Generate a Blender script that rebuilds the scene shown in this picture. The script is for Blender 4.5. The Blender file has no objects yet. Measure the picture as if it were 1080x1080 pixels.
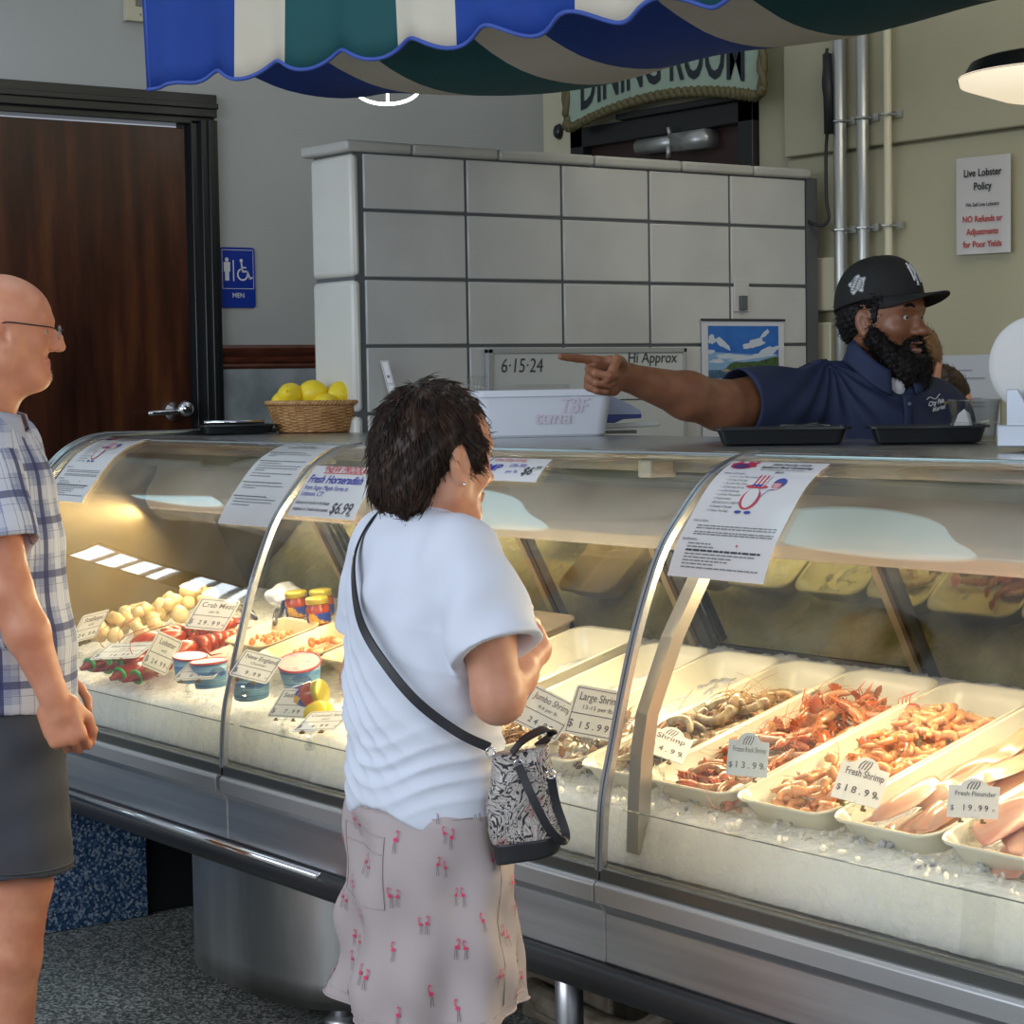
import bpy, bmesh, math, random
import numpy as np
from mathutils import Vector, Matrix, Euler, noise

random.seed(7)
RNG = np.random.default_rng(11)
SC = bpy.context.scene
COL = SC.collection
PI = math.pi

# ------------------------------------------------------------------ materials
MATS = {}


def _new(name):
    m = bpy.data.materials.new(name)
    m.use_nodes = True
    nt = m.node_tree
    return m, nt, nt.nodes['Principled BSDF']


def rgb(c, a=1.0):
    return (c[0], c[1], c[2], a)


def M(name, col, rough=0.5, metal=0.0, col2=None, nscale=8.0, ndetail=4.0, bump=0.0, bscale=60.0,
      trans=0.0, emit=None, estr=0.0, coat=0.0, spec=None, sss=0.0, stretch=None, lo=0.35, hi=0.65,
      rough2=None, bdist=0.002):
    """One principled material; optional noise mottling and bump in object space."""
    if name in MATS:
        return MATS[name]
    m, nt, b = _new(name)
    N = nt.nodes
    L = nt.links
    b.inputs['Base Color'].default_value = rgb(col)
    b.inputs['Roughness'].default_value = rough
    b.inputs['Metallic'].default_value = metal
    if trans:
        b.inputs['Transmission Weight'].default_value = trans
    if coat:
        b.inputs['Coat Weight'].default_value = coat
        b.inputs['Coat Roughness'].default_value = 0.12
    if spec is not None:
        b.inputs['Specular IOR Level'].default_value = spec
    if sss:
        b.inputs['Subsurface Weight'].default_value = sss
        b.inputs['Subsurface Radius'].default_value = (0.02, 0.008, 0.004)
        b.inputs['Subsurface Scale'].default_value = 0.4
    if emit:
        b.inputs['Emission Color'].default_value = rgb(emit)
        b.inputs['Emission Strength'].default_value = estr
    tc = N.new('ShaderNodeTexCoord')
    vec = tc.outputs['Object']
    if stretch:
        mp = N.new('ShaderNodeMapping')
        mp.inputs['Scale'].default_value = stretch
        L.new(vec, mp.inputs['Vector'])
        vec = mp.outputs['Vector']
    if col2 is not None:
        nz = N.new('ShaderNodeTexNoise')
        nz.inputs['Scale'].default_value = nscale
        nz.inputs['Detail'].default_value = ndetail
        L.new(vec, nz.inputs['Vector'])
        cr = N.new('ShaderNodeValToRGB')
        cr.color_ramp.elements[0].position = lo
        cr.color_ramp.elements[0].color = rgb(col)
        cr.color_ramp.elements[1].position = hi
        cr.color_ramp.elements[1].color = rgb(col2)
        L.new(nz.outputs['Fac'], cr.inputs['Fac'])
        L.new(cr.outputs['Color'], b.inputs['Base Color'])
        if rough2 is not None:
            mr = N.new('ShaderNodeMapRange')
            mr.inputs['To Min'].default_value = rough
            mr.inputs['To Max'].default_value = rough2
            L.new(nz.outputs['Fac'], mr.inputs['Value'])
            L.new(mr.outputs['Result'], b.inputs['Roughness'])
    if bump:
        nb = N.new('ShaderNodeTexNoise')
        nb.inputs['Scale'].default_value = bscale
        nb.inputs['Detail'].default_value = 3
        L.new(vec, nb.inputs['Vector'])
        bp = N.new('ShaderNodeBump')
        bp.inputs['Strength'].default_value = bump
        bp.inputs['Distance'].default_value = bdist
        L.new(nb.outputs['Fac'], bp.inputs['Height'])
        L.new(bp.outputs['Normal'], b.inputs['Normal'])
    MATS[name] = m
    return m


def glassy(name, tint=(1, 1, 1), ior=1.45, rough=0.0, haze=0.0, hazecol=(.8, .8, .75), refl=1.0):
    """Thin clear sheet: see-through plus a fresnel reflection, with optional smears of dust."""
    m, nt, b = _new(name)
    N, L = nt.nodes, nt.links
    N.remove(b)
    out = [n for n in N if n.type == 'OUTPUT_MATERIAL'][0]
    tr = N.new('ShaderNodeBsdfTransparent')
    tr.inputs['Color'].default_value = rgb(tint)
    gl = N.new('ShaderNodeBsdfGlossy')
    gl.inputs['Roughness'].default_value = rough
    gl.inputs['Color'].default_value = (refl, refl, refl, 1)
    lw = N.new('ShaderNodeLayerWeight')
    lw.inputs['Blend'].default_value = .5
    pw = N.new('ShaderNodeMath')
    pw.operation = 'POWER'
    pw.inputs[1].default_value = 5
    L.new(lw.outputs['Facing'], pw.inputs[0])
    fr = N.new('ShaderNodeMapRange')
    f0 = ((ior - 1) / (ior + 1)) ** 2
    fr.inputs['To Min'].default_value = f0
    L.new(pw.outputs[0], fr.inputs['Value'])
    mx = N.new('ShaderNodeMixShader')
    L.new(fr.outputs[0], mx.inputs['Fac'])
    L.new(tr.outputs[0], mx.inputs[1])
    L.new(gl.outputs[0], mx.inputs[2])
    res = mx
    if haze:
        df = N.new('ShaderNodeBsdfDiffuse')
        df.inputs['Color'].default_value = rgb(hazecol)
        tc = N.new('ShaderNodeTexCoord')
        nz = N.new('ShaderNodeTexNoise')
        nz.inputs['Scale'].default_value = 9
        nz.inputs['Detail'].default_value = 6
        L.new(tc.outputs['Object'], nz.inputs['Vector'])
        vo = N.new('ShaderNodeTexVoronoi')
        vo.inputs['Scale'].default_value = 55
        L.new(tc.outputs['Object'], vo.inputs['Vector'])
        sp = N.new('ShaderNodeMapRange')
        sp.inputs['From Min'].default_value = 0.10
        sp.inputs['From Max'].default_value = 0.04
        sp.inputs['To Max'].default_value = haze * 5
        L.new(vo.outputs['Distance'], sp.inputs['Value'])
        mr = N.new('ShaderNodeMapRange')
        mr.inputs['From Min'].default_value = 0.42
        mr.inputs['From Max'].default_value = 0.8
        mr.inputs['To Max'].default_value = haze * 3
        L.new(nz.outputs['Fac'], mr.inputs['Value'])
        ml = N.new('ShaderNodeMath')
        ml.operation = 'MULTIPLY_ADD'
        L.new(sp.outputs[0], ml.inputs[0])
        L.new(nz.outputs['Fac'], ml.inputs[1])
        L.new(mr.outputs[0], ml.inputs[2])
        m2 = N.new('ShaderNodeMixShader')
        L.new(ml.outputs[0], m2.inputs['Fac'])
        L.new(mx.outputs[0], m2.inputs[1])
        L.new(df.outputs[0], m2.inputs[2])
        res = m2
    L.new(res.outputs[0], out.inputs['Surface'])
    MATS[name] = m
    return m


# ------------------------------------------------------------------ tags, empties, copies
def tag(o, label=None, cat=None, group=None, kind=None):
    if label:
        o['label'] = label
    if cat:
        o['category'] = cat
    if group:
        o['group'] = group
    if kind:
        o['kind'] = kind
    return o


def thing(name, label, cat, loc=(0, 0, 0), rz=0.0, group=None, kind=None):
    o = bpy.data.objects.new(name, None)
    COL.objects.link(o)
    o.location = loc
    o.rotation_euler = (0, 0, rz)
    o.empty_display_size = 0.05
    return tag(o, label, cat, group, kind)


def local_matrix(o):
    return Matrix.LocRotScale(o.location, o.rotation_euler, o.scale)


def world_of(o):
    m = local_matrix(o)
    while o.parent:
        o = o.parent
        m = local_matrix(o) @ m
    return m


def copy_tree(o, parent=None):
    c = o.copy()
    COL.objects.link(c)
    c.parent = parent
    for ch in list(o.children):
        copy_tree(ch, c)
    return c


def rotm(ax=0, ay=0, az=0):
    return np.array(Euler((ax, ay, az)).to_matrix())


# ------------------------------------------------------------------ mesh builder
class MB:
    def __init__(s):
        s.v = []
        s.f = []
        s.m = []
        s.uv = None

    def add(s, vs, fs, mi=0):
        n = len(s.v)
        s.v.extend([tuple(map(float, p)) for p in vs])
        s.f.extend([tuple(int(i) + n for i in f) for f in fs])
        s.m.extend([mi] * len(fs))
        return s

    def box(s, lo, hi, mi=0):
        x0, y0, z0 = lo
        x1, y1, z1 = hi
        vs = [(x0, y0, z0), (x1, y0, z0), (x1, y1, z0), (x0, y1, z0), (x0, y0, z1), (x1, y0, z1), (x1, y1, z1), (x0, y1, z1)]
        fs = [(0, 3, 2, 1), (4, 5, 6, 7), (0, 1, 5, 4), (1, 2, 6, 5), (2, 3, 7, 6), (3, 0, 4, 7)]
        return s.add(vs, fs, mi)

    def obox(s, c, h, R=None, mi=0):
        """box with centre c, half sizes h, rotation matrix R"""
        R = np.eye(3) if R is None else np.array(R)
        c = np.array(c, float)
        vs = []
        for dz in (-1, 1):
            for dx, dy in ((-1, -1), (1, -1), (1, 1), (-1, 1)):
                vs.append(c + R @ np.array([dx * h[0], dy * h[1], dz * h[2]]))
        fs = [(0, 3, 2, 1), (4, 5, 6, 7), (0, 1, 5, 4), (1, 2, 6, 5), (2, 3, 7, 6), (3, 0, 4, 7)]
        return s.add(vs, fs, mi)

    def grid(s, fn, nu, nv, mi=0, closeu=False, capv=False, mif=None):
        vs = []
        for j in range(nv + 1):
            for i in range(nu if closeu else nu + 1):
                vs.append(fn(i / nu, j / nv))
        W = nu if closeu else nu + 1
        fs = []
        for j in range(nv):
            for i in range(nu):
                a = j * W + i
                b = j * W + (i + 1) % W
                fs.append((a, b, b + W, a + W))
        n0 = len(s.m)
        s.add(vs, fs, mi)
        if mif:
            k = n0
            for j in range(nv):
                for i in range(nu):
                    s.m[k] = mif((i + .5) / nu, (j + .5) / nv)
                    k += 1
        if capv:
            n = len(s.v) - len(vs)
            s.f.append(tuple(n + i for i in range(W))[::-1])
            s.m.append(mi)
            s.f.append(tuple(n + nv * W + i for i in range(W)))
            s.m.append(mi)
        return s

    def tube(s, pts, r, n=10, mi=0, closed=False, caps=True):
        P = [np.array(p, float) for p in pts]
        K = len(P)
        rs = r if hasattr(r, '__len__') else [r] * K
        up = None
        rings = []
        for i in range(K):
            if closed:
                t = P[(i + 1) % K] - P[i - 1]
            else:
                t = P[min(i + 1, K - 1)] - P[max(i - 1, 0)]
            t = t / (np.linalg.norm(t) + 1e-12)
            if up is None:
                a = np.array([0, 0, 1.]) if abs(t[2]) < .9 else np.array([1., 0, 0])
                up = a - t * (a @ t)
            else:
                up = up - t * (up @ t)
            up = up / (np.linalg.norm(up) + 1e-12)
            sd = np.cross(t, up)
            rings.append([P[i] + rs[i] * (math.cos(2 * PI * k / n) * up + math.sin(2 * PI * k / n) * sd) for k in range(n)])
        vs = [p for rg in rings for p in rg]
        fs = []
        for i in range(K if closed else K - 1):
            for k in range(n):
                a = i * n + k
                b = i * n + (k + 1) % n
                c = ((i + 1) % K) * n
                fs.append((a, b, c + (k + 1) % n, c + k))
        if caps and not closed:
            fs.append(tuple(range(n))[::-1])
            fs.append(tuple((K - 1) * n + k for k in range(n)))
        return s.add(vs, fs, mi)

    def lathe(s, prof, c=(0, 0, 0), n=24, R=None, mi=0, sx=1, sy=1, cap=True):
        """prof: list of (radius, z)"""
        R = np.eye(3) if R is None else np.array(R)
        c = np.array(c, float)
        vs = []
        for r, z in prof:
            for k in range(n):
                a = 2 * PI * k / n
                vs.append(c + R @ np.array([r * sx * math.cos(a), r * sy * math.sin(a), z]))
        fs = []
        for i in range(len(prof) - 1):
            for k in range(n):
                fs.append((i * n + k, i * n + (k + 1) % n, (i + 1) * n + (k + 1) % n, (i + 1) * n + k))
        if cap:
            fs.append(tuple(range(n))[::-1])
            fs.append(tuple((len(prof) - 1) * n + k for k in range(n)))
        return s.add(vs, fs, mi)

    def ell(s, c, r, R=None, n=16, mi=0, fn=None):
        R = np.eye(3) if R is None else np.array(R)
        c = np.array(c, float)
        m = n // 2
        vs = [c + R @ np.array([0, 0, -r[2]])]
        for j in range(1, m):
            t = PI * j / m - PI / 2
            for k in range(n):
                a = 2 * PI * k / n
                p = np.array([r[0] * math.cos(t) * math.cos(a), r[1] * math.cos(t) * math.sin(a), r[2] * math.sin(t)])
                vs.append(c + R @ p)
        vs.append(c + R @ np.array([0, 0, r[2]]))
        fs = []
        for k in range(n):
            fs.append((0, 1 + (k + 1) % n, 1 + k))
        for j in range(m - 2):
            for k in range(n):
                a = 1 + j * n
                fs.append((a + k, a + (k + 1) % n, a + n + (k + 1) % n, a + n + k))
        a = 1 + (m - 2) * n
        e = len(vs) - 1
        for k in range(n):
            fs.append((a + k, a + (k + 1) % n, e))
        return s.add(vs, fs, mi)

    def extrude(s, poly, fn, t0, t1, mi=0):
        """poly: 2D points; fn(u, v, t) -> 3D"""
        n = len(poly)
        vs = [fn(p[0], p[1], t0) for p in poly] + [fn(p[0], p[1], t1) for p in poly]
        fs = [tuple(range(n))[::-1], tuple(range(n, 2 * n))]
        for i in range(n):
            j = (i + 1) % n
            fs.append((i, j, n + j, n + i))
        return s.add(vs, fs, mi)

    def merge(s, o, mi=None):
        n = len(s.v)
        s.v.extend(o.v)
        s.f.extend([tuple(i + n for i in f) for f in o.f])
        s.m.extend(o.m if mi is None else [mi] * len(o.f))
        return s

    def xf(s, R=None, t=(0, 0, 0), sc=1.0):
        R = np.eye(3) if R is None else np.array(R)
        t = np.array(t, float)
        s.v = [tuple(R @ (np.array(p) * sc) + t) for p in s.v]
        return s

    def map(s, fn):
        s.v = [tuple(fn(np.array(p))) for p in s.v]
        return s

    def build(s, name, mats, parent=None, smooth=False, bevel=0, local=False, base=True, solid=0, sub=0, seg=2):
        """vertices are world coordinates unless local=True (then they are the parent's coordinates)"""
        me = bpy.data.meshes.new(name)
        vs = np.array(s.v, float)
        o = bpy.data.objects.new(name, me)
        if parent is None and base and not local:
            org = np.array([(vs[:, 0].min() + vs[:, 0].max()) / 2, (vs[:, 1].min() + vs[:, 1].max()) / 2, vs[:, 2].min()])
            vs = vs - org
            o.location = org
        elif parent is not None and not local:
            iv = np.array(world_of(parent).inverted())
            vs = vs @ iv[:3, :3].T + iv[:3, 3]
        me.from_pydata([tuple(p) for p in vs], [], s.f)
        if not isinstance(mats, (list, tuple)):
            mats = [mats]
        for m in mats:
            me.materials.append(m)
        me.polygons.foreach_set('material_index', s.m)
        if smooth:
            me.polygons.foreach_set('use_smooth', [True] * len(me.polygons))
        if s.uv is not None:
            ul = me.uv_layers.new(name='UVMap')
            idx = np.zeros(len(me.loops), int)
            me.loops.foreach_get('vertex_index', idx)
            ul.data.foreach_set('uv', np.array(s.uv, float)[idx].ravel())
        bm = bmesh.new()
        bm.from_mesh(me)
        bmesh.ops.recalc_face_normals(bm, faces=bm.faces)
        bm.to_mesh(me)
        bm.free()
        me.update()
        COL.objects.link(o)
        if parent is not None:
            o.parent = parent
        if solid:
            md = o.modifiers.new('solid', 'SOLIDIFY')
            md.thickness = solid
            md.offset = 0
        if bevel:
            md = o.modifiers.new('bevel', 'BEVEL')
            md.width = bevel
            md.segments = seg
            md.limit_method = 'ANGLE'
            md.angle_limit = 0.6
            if smooth is False:
                me.polygons.foreach_set('use_smooth', [True] * len(me.polygons))
                me.set_sharp_from_angle(angle=0.6)
        if sub:
            md = o.modifiers.new('sub', 'SUBSURF')
            md.levels = sub
            md.render_levels = sub
        return o


# ------------------------------------------------------------------ lettering
_TX = {}


def text_geo(body, size=1.0, bold=0.0, ital=0.0, align='LEFT'):
    """flat filled letters in the xy plane: (verts, faces, width)"""
    key = (body, bold, ital, align)
    if key not in _TX:
        cu = bpy.data.curves.new('lettering', 'FONT')
        cu.body = body
        cu.size = 1.0
        cu.align_x = align
        cu.shear = ital
        cu.offset = bold
        cu.resolution_u = 3
        cu.fill_mode = 'FRONT'
        ob = bpy.data.objects.new('lettering', cu)
        COL.objects.link(ob)
        dg = bpy.context.evaluated_depsgraph_get()
        me = bpy.data.meshes.new_from_object(ob.evaluated_get(dg))
        vs = [(v.co.x, v.co.y) for v in me.vertices]
        fs = [tuple(p.vertices) for p in me.polygons]
        bpy.data.objects.remove(ob)
        bpy.data.curves.remove(cu)
        bpy.data.meshes.remove(me)
        _TX[key] = (vs, fs)
    vs, fs = _TX[key]
    return [(x * size, y * size) for x, y in vs], fs


def put_text(mb, body, size, fn, u=0, v=0, mi=0, bold=0.0, ital=0.0, align='LEFT', sx=1.0):
    vs, fs = text_geo(body, size, bold, ital, align)
    if vs:
        mb.add([fn(u + x * sx, v + y) for x, y in vs], fs, mi)


# ------------------------------------------------------------------ smooth implicit bodies
class SDF:
    def __init__(s):
        s.p = []

    def ell(s, c, r, R=None, k=.02, m=0, neg=False):
        s.p.append(('e', np.array(c, float), np.array(r, float), None if R is None else np.array(R), k, m, neg))
        return s

    def cap(s, a, b, ra, rb=None, k=.02, m=0, neg=False, flat=None):
        """tapered capsule; flat=(sx) squash factor handled by ell instead"""
        s.p.append(('c', np.array(a, float), np.array(b, float), (ra, ra if rb is None else rb), k, m, neg, bool(flat)))
        return s

    def box(s, c, h, R=None, rd=.005, k=.01, m=0, neg=False):
        s.p.append(('b', np.array(c, float), np.array(h, float), None if R is None else np.array(R), k, m, neg, rd))
        return s

    def chain(s, pts, rs, k=.02, m=0):
        for i in range(len(pts) - 1):
            s.cap(pts[i], pts[i + 1], rs[i], rs[i + 1], k, m)
        return s

    def bbox(s):
        lo = np.full(3, 1e9)
        hi = -lo
        for p in s.p:
            if p[6]:
                continue
            a, b = s._bb(p)
            lo = np.minimum(lo, a)
            hi = np.maximum(hi, b)
        return lo, hi

    def _bb(s, p):
        if p[0] == 'e' or p[0] == 'b':
            h = p[2]
            if p[3] is not None:
                h = np.abs(p[3]) @ h
            return p[1] - h, p[1] + h
        r = max(p[3])
        return np.minimum(p[1], p[2]) - r, np.maximum(p[1], p[2]) + r

    def mesh(s, res=.004, warp=None, clip=None, mat_fn=None):
        lo, hi = s.bbox()
        lo = lo - 3 * res
        hi = hi + 3 * res
        n = np.ceil((hi - lo) / res).astype(int) + 1
        D = np.full(n, .5, np.float32)
        MI = np.zeros(n, np.int16)
        for p in s.p:
            a, b = s._bb(p)
            k = p[4]
            pad = k + 3 * res
            i0 = np.maximum(np.floor((a - pad - lo) / res).astype(int), 0)
            i1 = np.minimum(np.ceil((b + pad - lo) / res).astype(int) + 1, n)
            if np.any(i1 <= i0):
                continue
            ax = [lo[q] + res * np.arange(i0[q], i1[q]) for q in range(3)]
            X, Y, Z = np.meshgrid(*ax, indexing='ij')
            P = np.stack([X, Y, Z], -1)
            if p[0] == 'e':
                q = P - p[1]
                if p[3] is not None:
                    q = q @ p[3]
                k0 = np.linalg.norm(q / p[2], axis=-1)
                k1 = np.linalg.norm(q / p[2] ** 2, axis=-1) + 1e-9
                d = k0 * (k0 - 1) / k1
            elif p[0] == 'c':
                ab = p[2] - p[1]
                L2 = ab @ ab + 1e-12
                tr = ((P - p[1]) @ ab) / L2
                t = np.clip(tr, 0, 1.3 if p[7] else 1)
                q = P - p[1] - t[..., None] * ab
                d = np.linalg.norm(q, axis=-1) - (p[3][0] + (p[3][1] - p[3][0]) * t)
                if p[7]:
                    d = np.maximum(d, (tr - 1) * math.sqrt(L2))
            else:
                q = P - p[1]
                if p[3] is not None:
                    q = q @ p[3]
                rd = p[7]
                w = np.abs(q) - (p[2] - rd)
                d = np.linalg.norm(np.maximum(w, 0), axis=-1) + np.minimum(w.max(-1), 0) - rd
            sl = tuple(slice(i0[q], i1[q]) for q in range(3))
            d0 = D[sl]
            k = max(k, 1e-5)
            if p[6]:
                h = np.clip(.5 - .5 * (d0 + d) / k, 0, 1)
                D[sl] = d0 * (1 - h) + (-d) * h + k * h * (1 - h)
            else:
                MI[sl] = np.where(d < d0, p[5], MI[sl])
                h = np.clip(.5 + .5 * (d0 - d) / k, 0, 1)
                D[sl] = d0 * (1 - h) + d * h - k * h * (1 - h)
        if warp or clip:
            ax = [lo[q] + res * np.arange(n[q]) for q in range(3)]
            X, Y, Z = np.meshgrid(*ax, indexing='ij')
            if warp:
                D = D + warp(X, Y, Z)
            if clip:
                D = np.maximum(D, clip(X, Y, Z))
        S = D < 0
        # surface nets
        cnt = np.zeros(n - 1, np.int8)
        for dx in (0, 1):
            for dy in (0, 1):
                for dz in (0, 1):
                    cnt += S[dx:n[0] - 1 + dx, dy:n[1] - 1 + dy, dz:n[2] - 1 + dz]
        mixed = (cnt > 0) & (cnt < 8)
        C = np.argwhere(mixed)
        vid = np.full(n - 1, -1, np.int64)
        vid[mixed] = np.arange(len(C))
        acc = np.zeros((len(C), 3))
        num = np.zeros(len(C))
        for axis in range(3):
            oth = [q for q in range(3) if q != axis]
            for e1 in (0, 1):
                for e2 in (0, 1):
                    o0 = np.zeros(3, int)
                    o0[oth[0]] = e1
                    o0[oth[1]] = e2
                    o1 = o0.copy()
                    o1[axis] = 1
                    A = C + o0
                    B = C + o1
                    da = D[A[:, 0], A[:, 1], A[:, 2]]
                    db = D[B[:, 0], B[:, 1], B[:, 2]]
                    cr = (da < 0) != (db < 0)
                    t = np.where(cr, da / (da - db + 1e-12), 0)
                    pt = A + t[:, None] * (B - A)
                    acc += np.where(cr[:, None], pt, 0)
                    num += cr
        V = lo + res * acc / num[:, None]
        F = []
        for axis in range(3):
            o1, o2 = [(1, 2), (2, 0), (0, 1)][axis]
            sl0 = [slice(None)] * 3
            sl1 = [slice(None)] * 3
            sl0[axis] = slice(0, n[axis] - 1)
            sl1[axis] = slice(1, n[axis])
            a = S[tuple(sl0)]
            b = S[tuple(sl1)]
            E = np.argwhere(a != b)
            E = E[(E[:, o1] > 0) & (E[:, o2] > 0) & (E[:, o1] < n[o1] - 1) & (E[:, o2] < n[o2] - 1)]
            ins = a[E[:, 0], E[:, 1], E[:, 2]]
            u = np.zeros(3, int)
            w = np.zeros(3, int)
            u[o1] = 1
            w[o2] = 1
            c00 = E - u - w
            c10 = E - w
            c11 = E
            c01 = E - u
            q = np.stack([vid[tuple(c.T)] for c in (c00, c10, c11, c01)], 1)
            q[~ins] = q[~ins][:, ::-1]
            F.append(q)
        F = np.concatenate(F)
        F = F[(F >= 0).all(1)]
        g = np.round((V - lo) / res).astype(int)
        vm = MI[g[:, 0], g[:, 1], g[:, 2]]
        if mat_fn:
            vm = mat_fn(V, vm)
        return V, F, vm

    def build(s, name, mats, parent=None, res=.004, warp=None, clip=None, smooth_it=1, disp=None, mat_fn=None,
              uvfn=None, local=True, base=False):
        V, F, vm = s.mesh(res, warp, clip, mat_fn)
        for _ in range(smooth_it):
            V = laplace(V, F)
        if disp:
            N_ = vnormals(V, F)
            V = V + N_ * disp(V, N_)[:, None]
        mb = MB()
        mb.v = [tuple(p) for p in V]
        mb.f = [tuple(int(i) for i in f) for f in F]
        mb.m = [int(x) for x in vm[F[:, 0]]]
        if uvfn:
            mb.uv = uvfn(V)
        return mb.build(name, mats, parent, smooth=True, local=local, base=base)


def laplace(V, F, w=.5):
    A = np.zeros_like(V)
    c = np.zeros(len(V))
    for i in range(4):
        a = F[:, i]
        for j in (1, 3):
            b = F[:, (i + j) % 4]
            np.add.at(A, a, V[b])
            np.add.at(c, a, 1)
    return V * (1 - w) + w * A / np.maximum(c, 1)[:, None]


def vnormals(V, F):
    n = np.cross(V[F[:, 2]] - V[F[:, 0]], V[F[:, 3]] - V[F[:, 1]])
    A = np.zeros_like(V)
    for i in range(4):
        np.add.at(A, F[:, i], n)
    return A / (np.linalg.norm(A, axis=1)[:, None] + 1e-12)


def crv(pts, n=8, closed=False):
    """Catmull-Rom through pts"""
    P = [np.array(p, float) for p in pts]
    K = len(P)
    out = []
    rng = range(K) if closed else range(K - 1)
    for i in rng:
        p0 = P[(i - 1) % K] if closed or i > 0 else P[0]
        p1 = P[i]
        p2 = P[(i + 1) % K]
        p3 = P[(i + 2) % K] if closed or i + 2 < K else P[-1]
        for k in range(n):
            t = k / n
            out.append(.5 * ((2 * p1) + (-p0 + p2) * t + (2 * p0 - 5 * p1 + 4 * p2 - p3) * t * t + (-p0 + 3 * p1 - 3 * p2 + p3) * t ** 3))
    if not closed:
        out.append(P[-1])
    return out


def nz3(X, Y, Z, f, seed=0.0):
    """cheap smooth pseudo-noise from sines, about -1..1"""
    s = seed
    return (np.sin(f * (1.0 * X + .7 * Y + .3 * Z) + s) * np.cos(f * (.4 * X - 1.1 * Y + .6 * Z) + 1.7 * s + 1)
            + .6 * np.sin(f * 1.9 * (.3 * X + .5 * Y - 1.2 * Z) + 2.3 * s + 2)) / 1.6
# ------------------------------------------------------------------ camera and render settings
cam_d = bpy.data.cameras.new('camera')
cam_o = bpy.data.objects.new('camera', cam_d)
COL.objects.link(cam_o)
SC.camera = cam_o
cam_d.sensor_width = 36.0
cam_d.lens = 75.0
cam_d.clip_start = 0.05
cam_d.clip_end = 100
_yaw, _p, _r = math.radians(36.75), math.radians(3.45), math.radians(0.95)
_f0 = Vector((-math.cos(_yaw), math.sin(_yaw), 0))
_r0 = Vector((_f0.y, -_f0.x, 0))
_u0 = Vector((0, 0, 1))
_f = _f0 * math.cos(_p) - _u0 * math.sin(_p)
_u1 = _u0 * math.cos(_p) + _f0 * math.sin(_p)
_rt = _r0 * math.cos(_r) - _u1 * math.sin(_r)
_up = _u1 * math.cos(_r) + _r0 * math.sin(_r)
_m = Matrix((_rt, _up, -_f)).transposed().to_4x4()
_m.translation = Vector((0, 0, 1.56))
cam_o.matrix_world = _m
cam_d.dof.use_dof = False
SC.view_settings.view_transform = 'Standard'
SC.view_settings.look = 'None'
SC.view_settings.gamma = 1
SC.view_settings.exposure = 0.0
SC.view_settings.use_curve_mapping = False

# ------------------------------------------------------------------ materials of the room
m_wallgrey = M('wall paint grey', (.43, .44, .42), .6, col2=(.46, .47, .45), nscale=1.5, bump=.15, bscale=90)
m_cream = M('painted masonry cream', (.40, .375, .25), .45, col2=(.45, .42, .29), nscale=2.2, bump=.35, bscale=14, bdist=.004)
m_creamtrim = M('cream trim paint', (.60, .56, .40), .4)
m_black = M('black satin paint', (.014, .016, .017), .28)
m_marble = M('grey marble', (.26, .29, .30), .25, col2=(.42, .45, .46), nscale=7, ndetail=8, stretch=(1, 1, 1))
m_mahog = M('mahogany trim', (.075, .02, .012), .25, col2=(.13, .035, .018), nscale=10, stretch=(1, 1, 8), coat=.3)
m_block = M('glazed block', (.50, .50, .49), .30, col2=(.58, .58, .565), nscale=3, bump=.2, bscale=22, bdist=.002, coat=.2)
m_blockend = M('glazed block end', (.62, .61, .56), .30, col2=(.68, .66, .60), nscale=4, bump=.2, bscale=22)
m_grout = M('dark grout', (.10, .11, .115), .7, bump=.3, bscale=120)
m_steel = M('brushed steel', (.60, .61, .63), .32, 1.0, col2=(.60, .61, .63), nscale=30, stretch=(1, 1, .05), rough2=.38)
m_steelH = M('brushed steel long grain', (.56, .57, .60), .34, 1.0, col2=(.70, .71, .73), nscale=40, stretch=(.03, 1, 1), rough2=.42)
m_chrome = M('chrome', (.8, .8, .82), .1, 1.0)
m_galv = M('galvanised conduit', (.45, .46, .44), .35, .7)


def door_wood():
    m, nt, b = _new('door veneer')
    N, L = nt.nodes, nt.links
    tc = N.new('ShaderNodeTexCoord')
    mp = N.new('ShaderNodeMapping')
    mp.inputs['Scale'].default_value = (5, 5, .55)
    L.new(tc.outputs['Object'], mp.inputs['Vector'])
    nz = N.new('ShaderNodeTexNoise')
    nz.inputs['Scale'].default_value = 2.2
    nz.inputs['Detail'].default_value = 9
    nz.inputs['Roughness'].default_value = .62
    L.new(mp.outputs[0], nz.inputs['Vector'])
    cr = N.new('ShaderNodeValToRGB')
    e = cr.color_ramp.elements
    e[0].position, e[0].color = .30, (.016, .0045, .0025, 1)
    e[1].position, e[1].color = .75, (.14, .045, .014, 1)
    k = e.new(.52)
    k.color = (.06, .017, .008, 1)
    L.new(nz.outputs['Fac'], cr.inputs['Fac'])
    L.new(cr.outputs[0], b.inputs['Base Color'])
    b.inputs['Roughness'].default_value = .3
    return m


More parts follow.
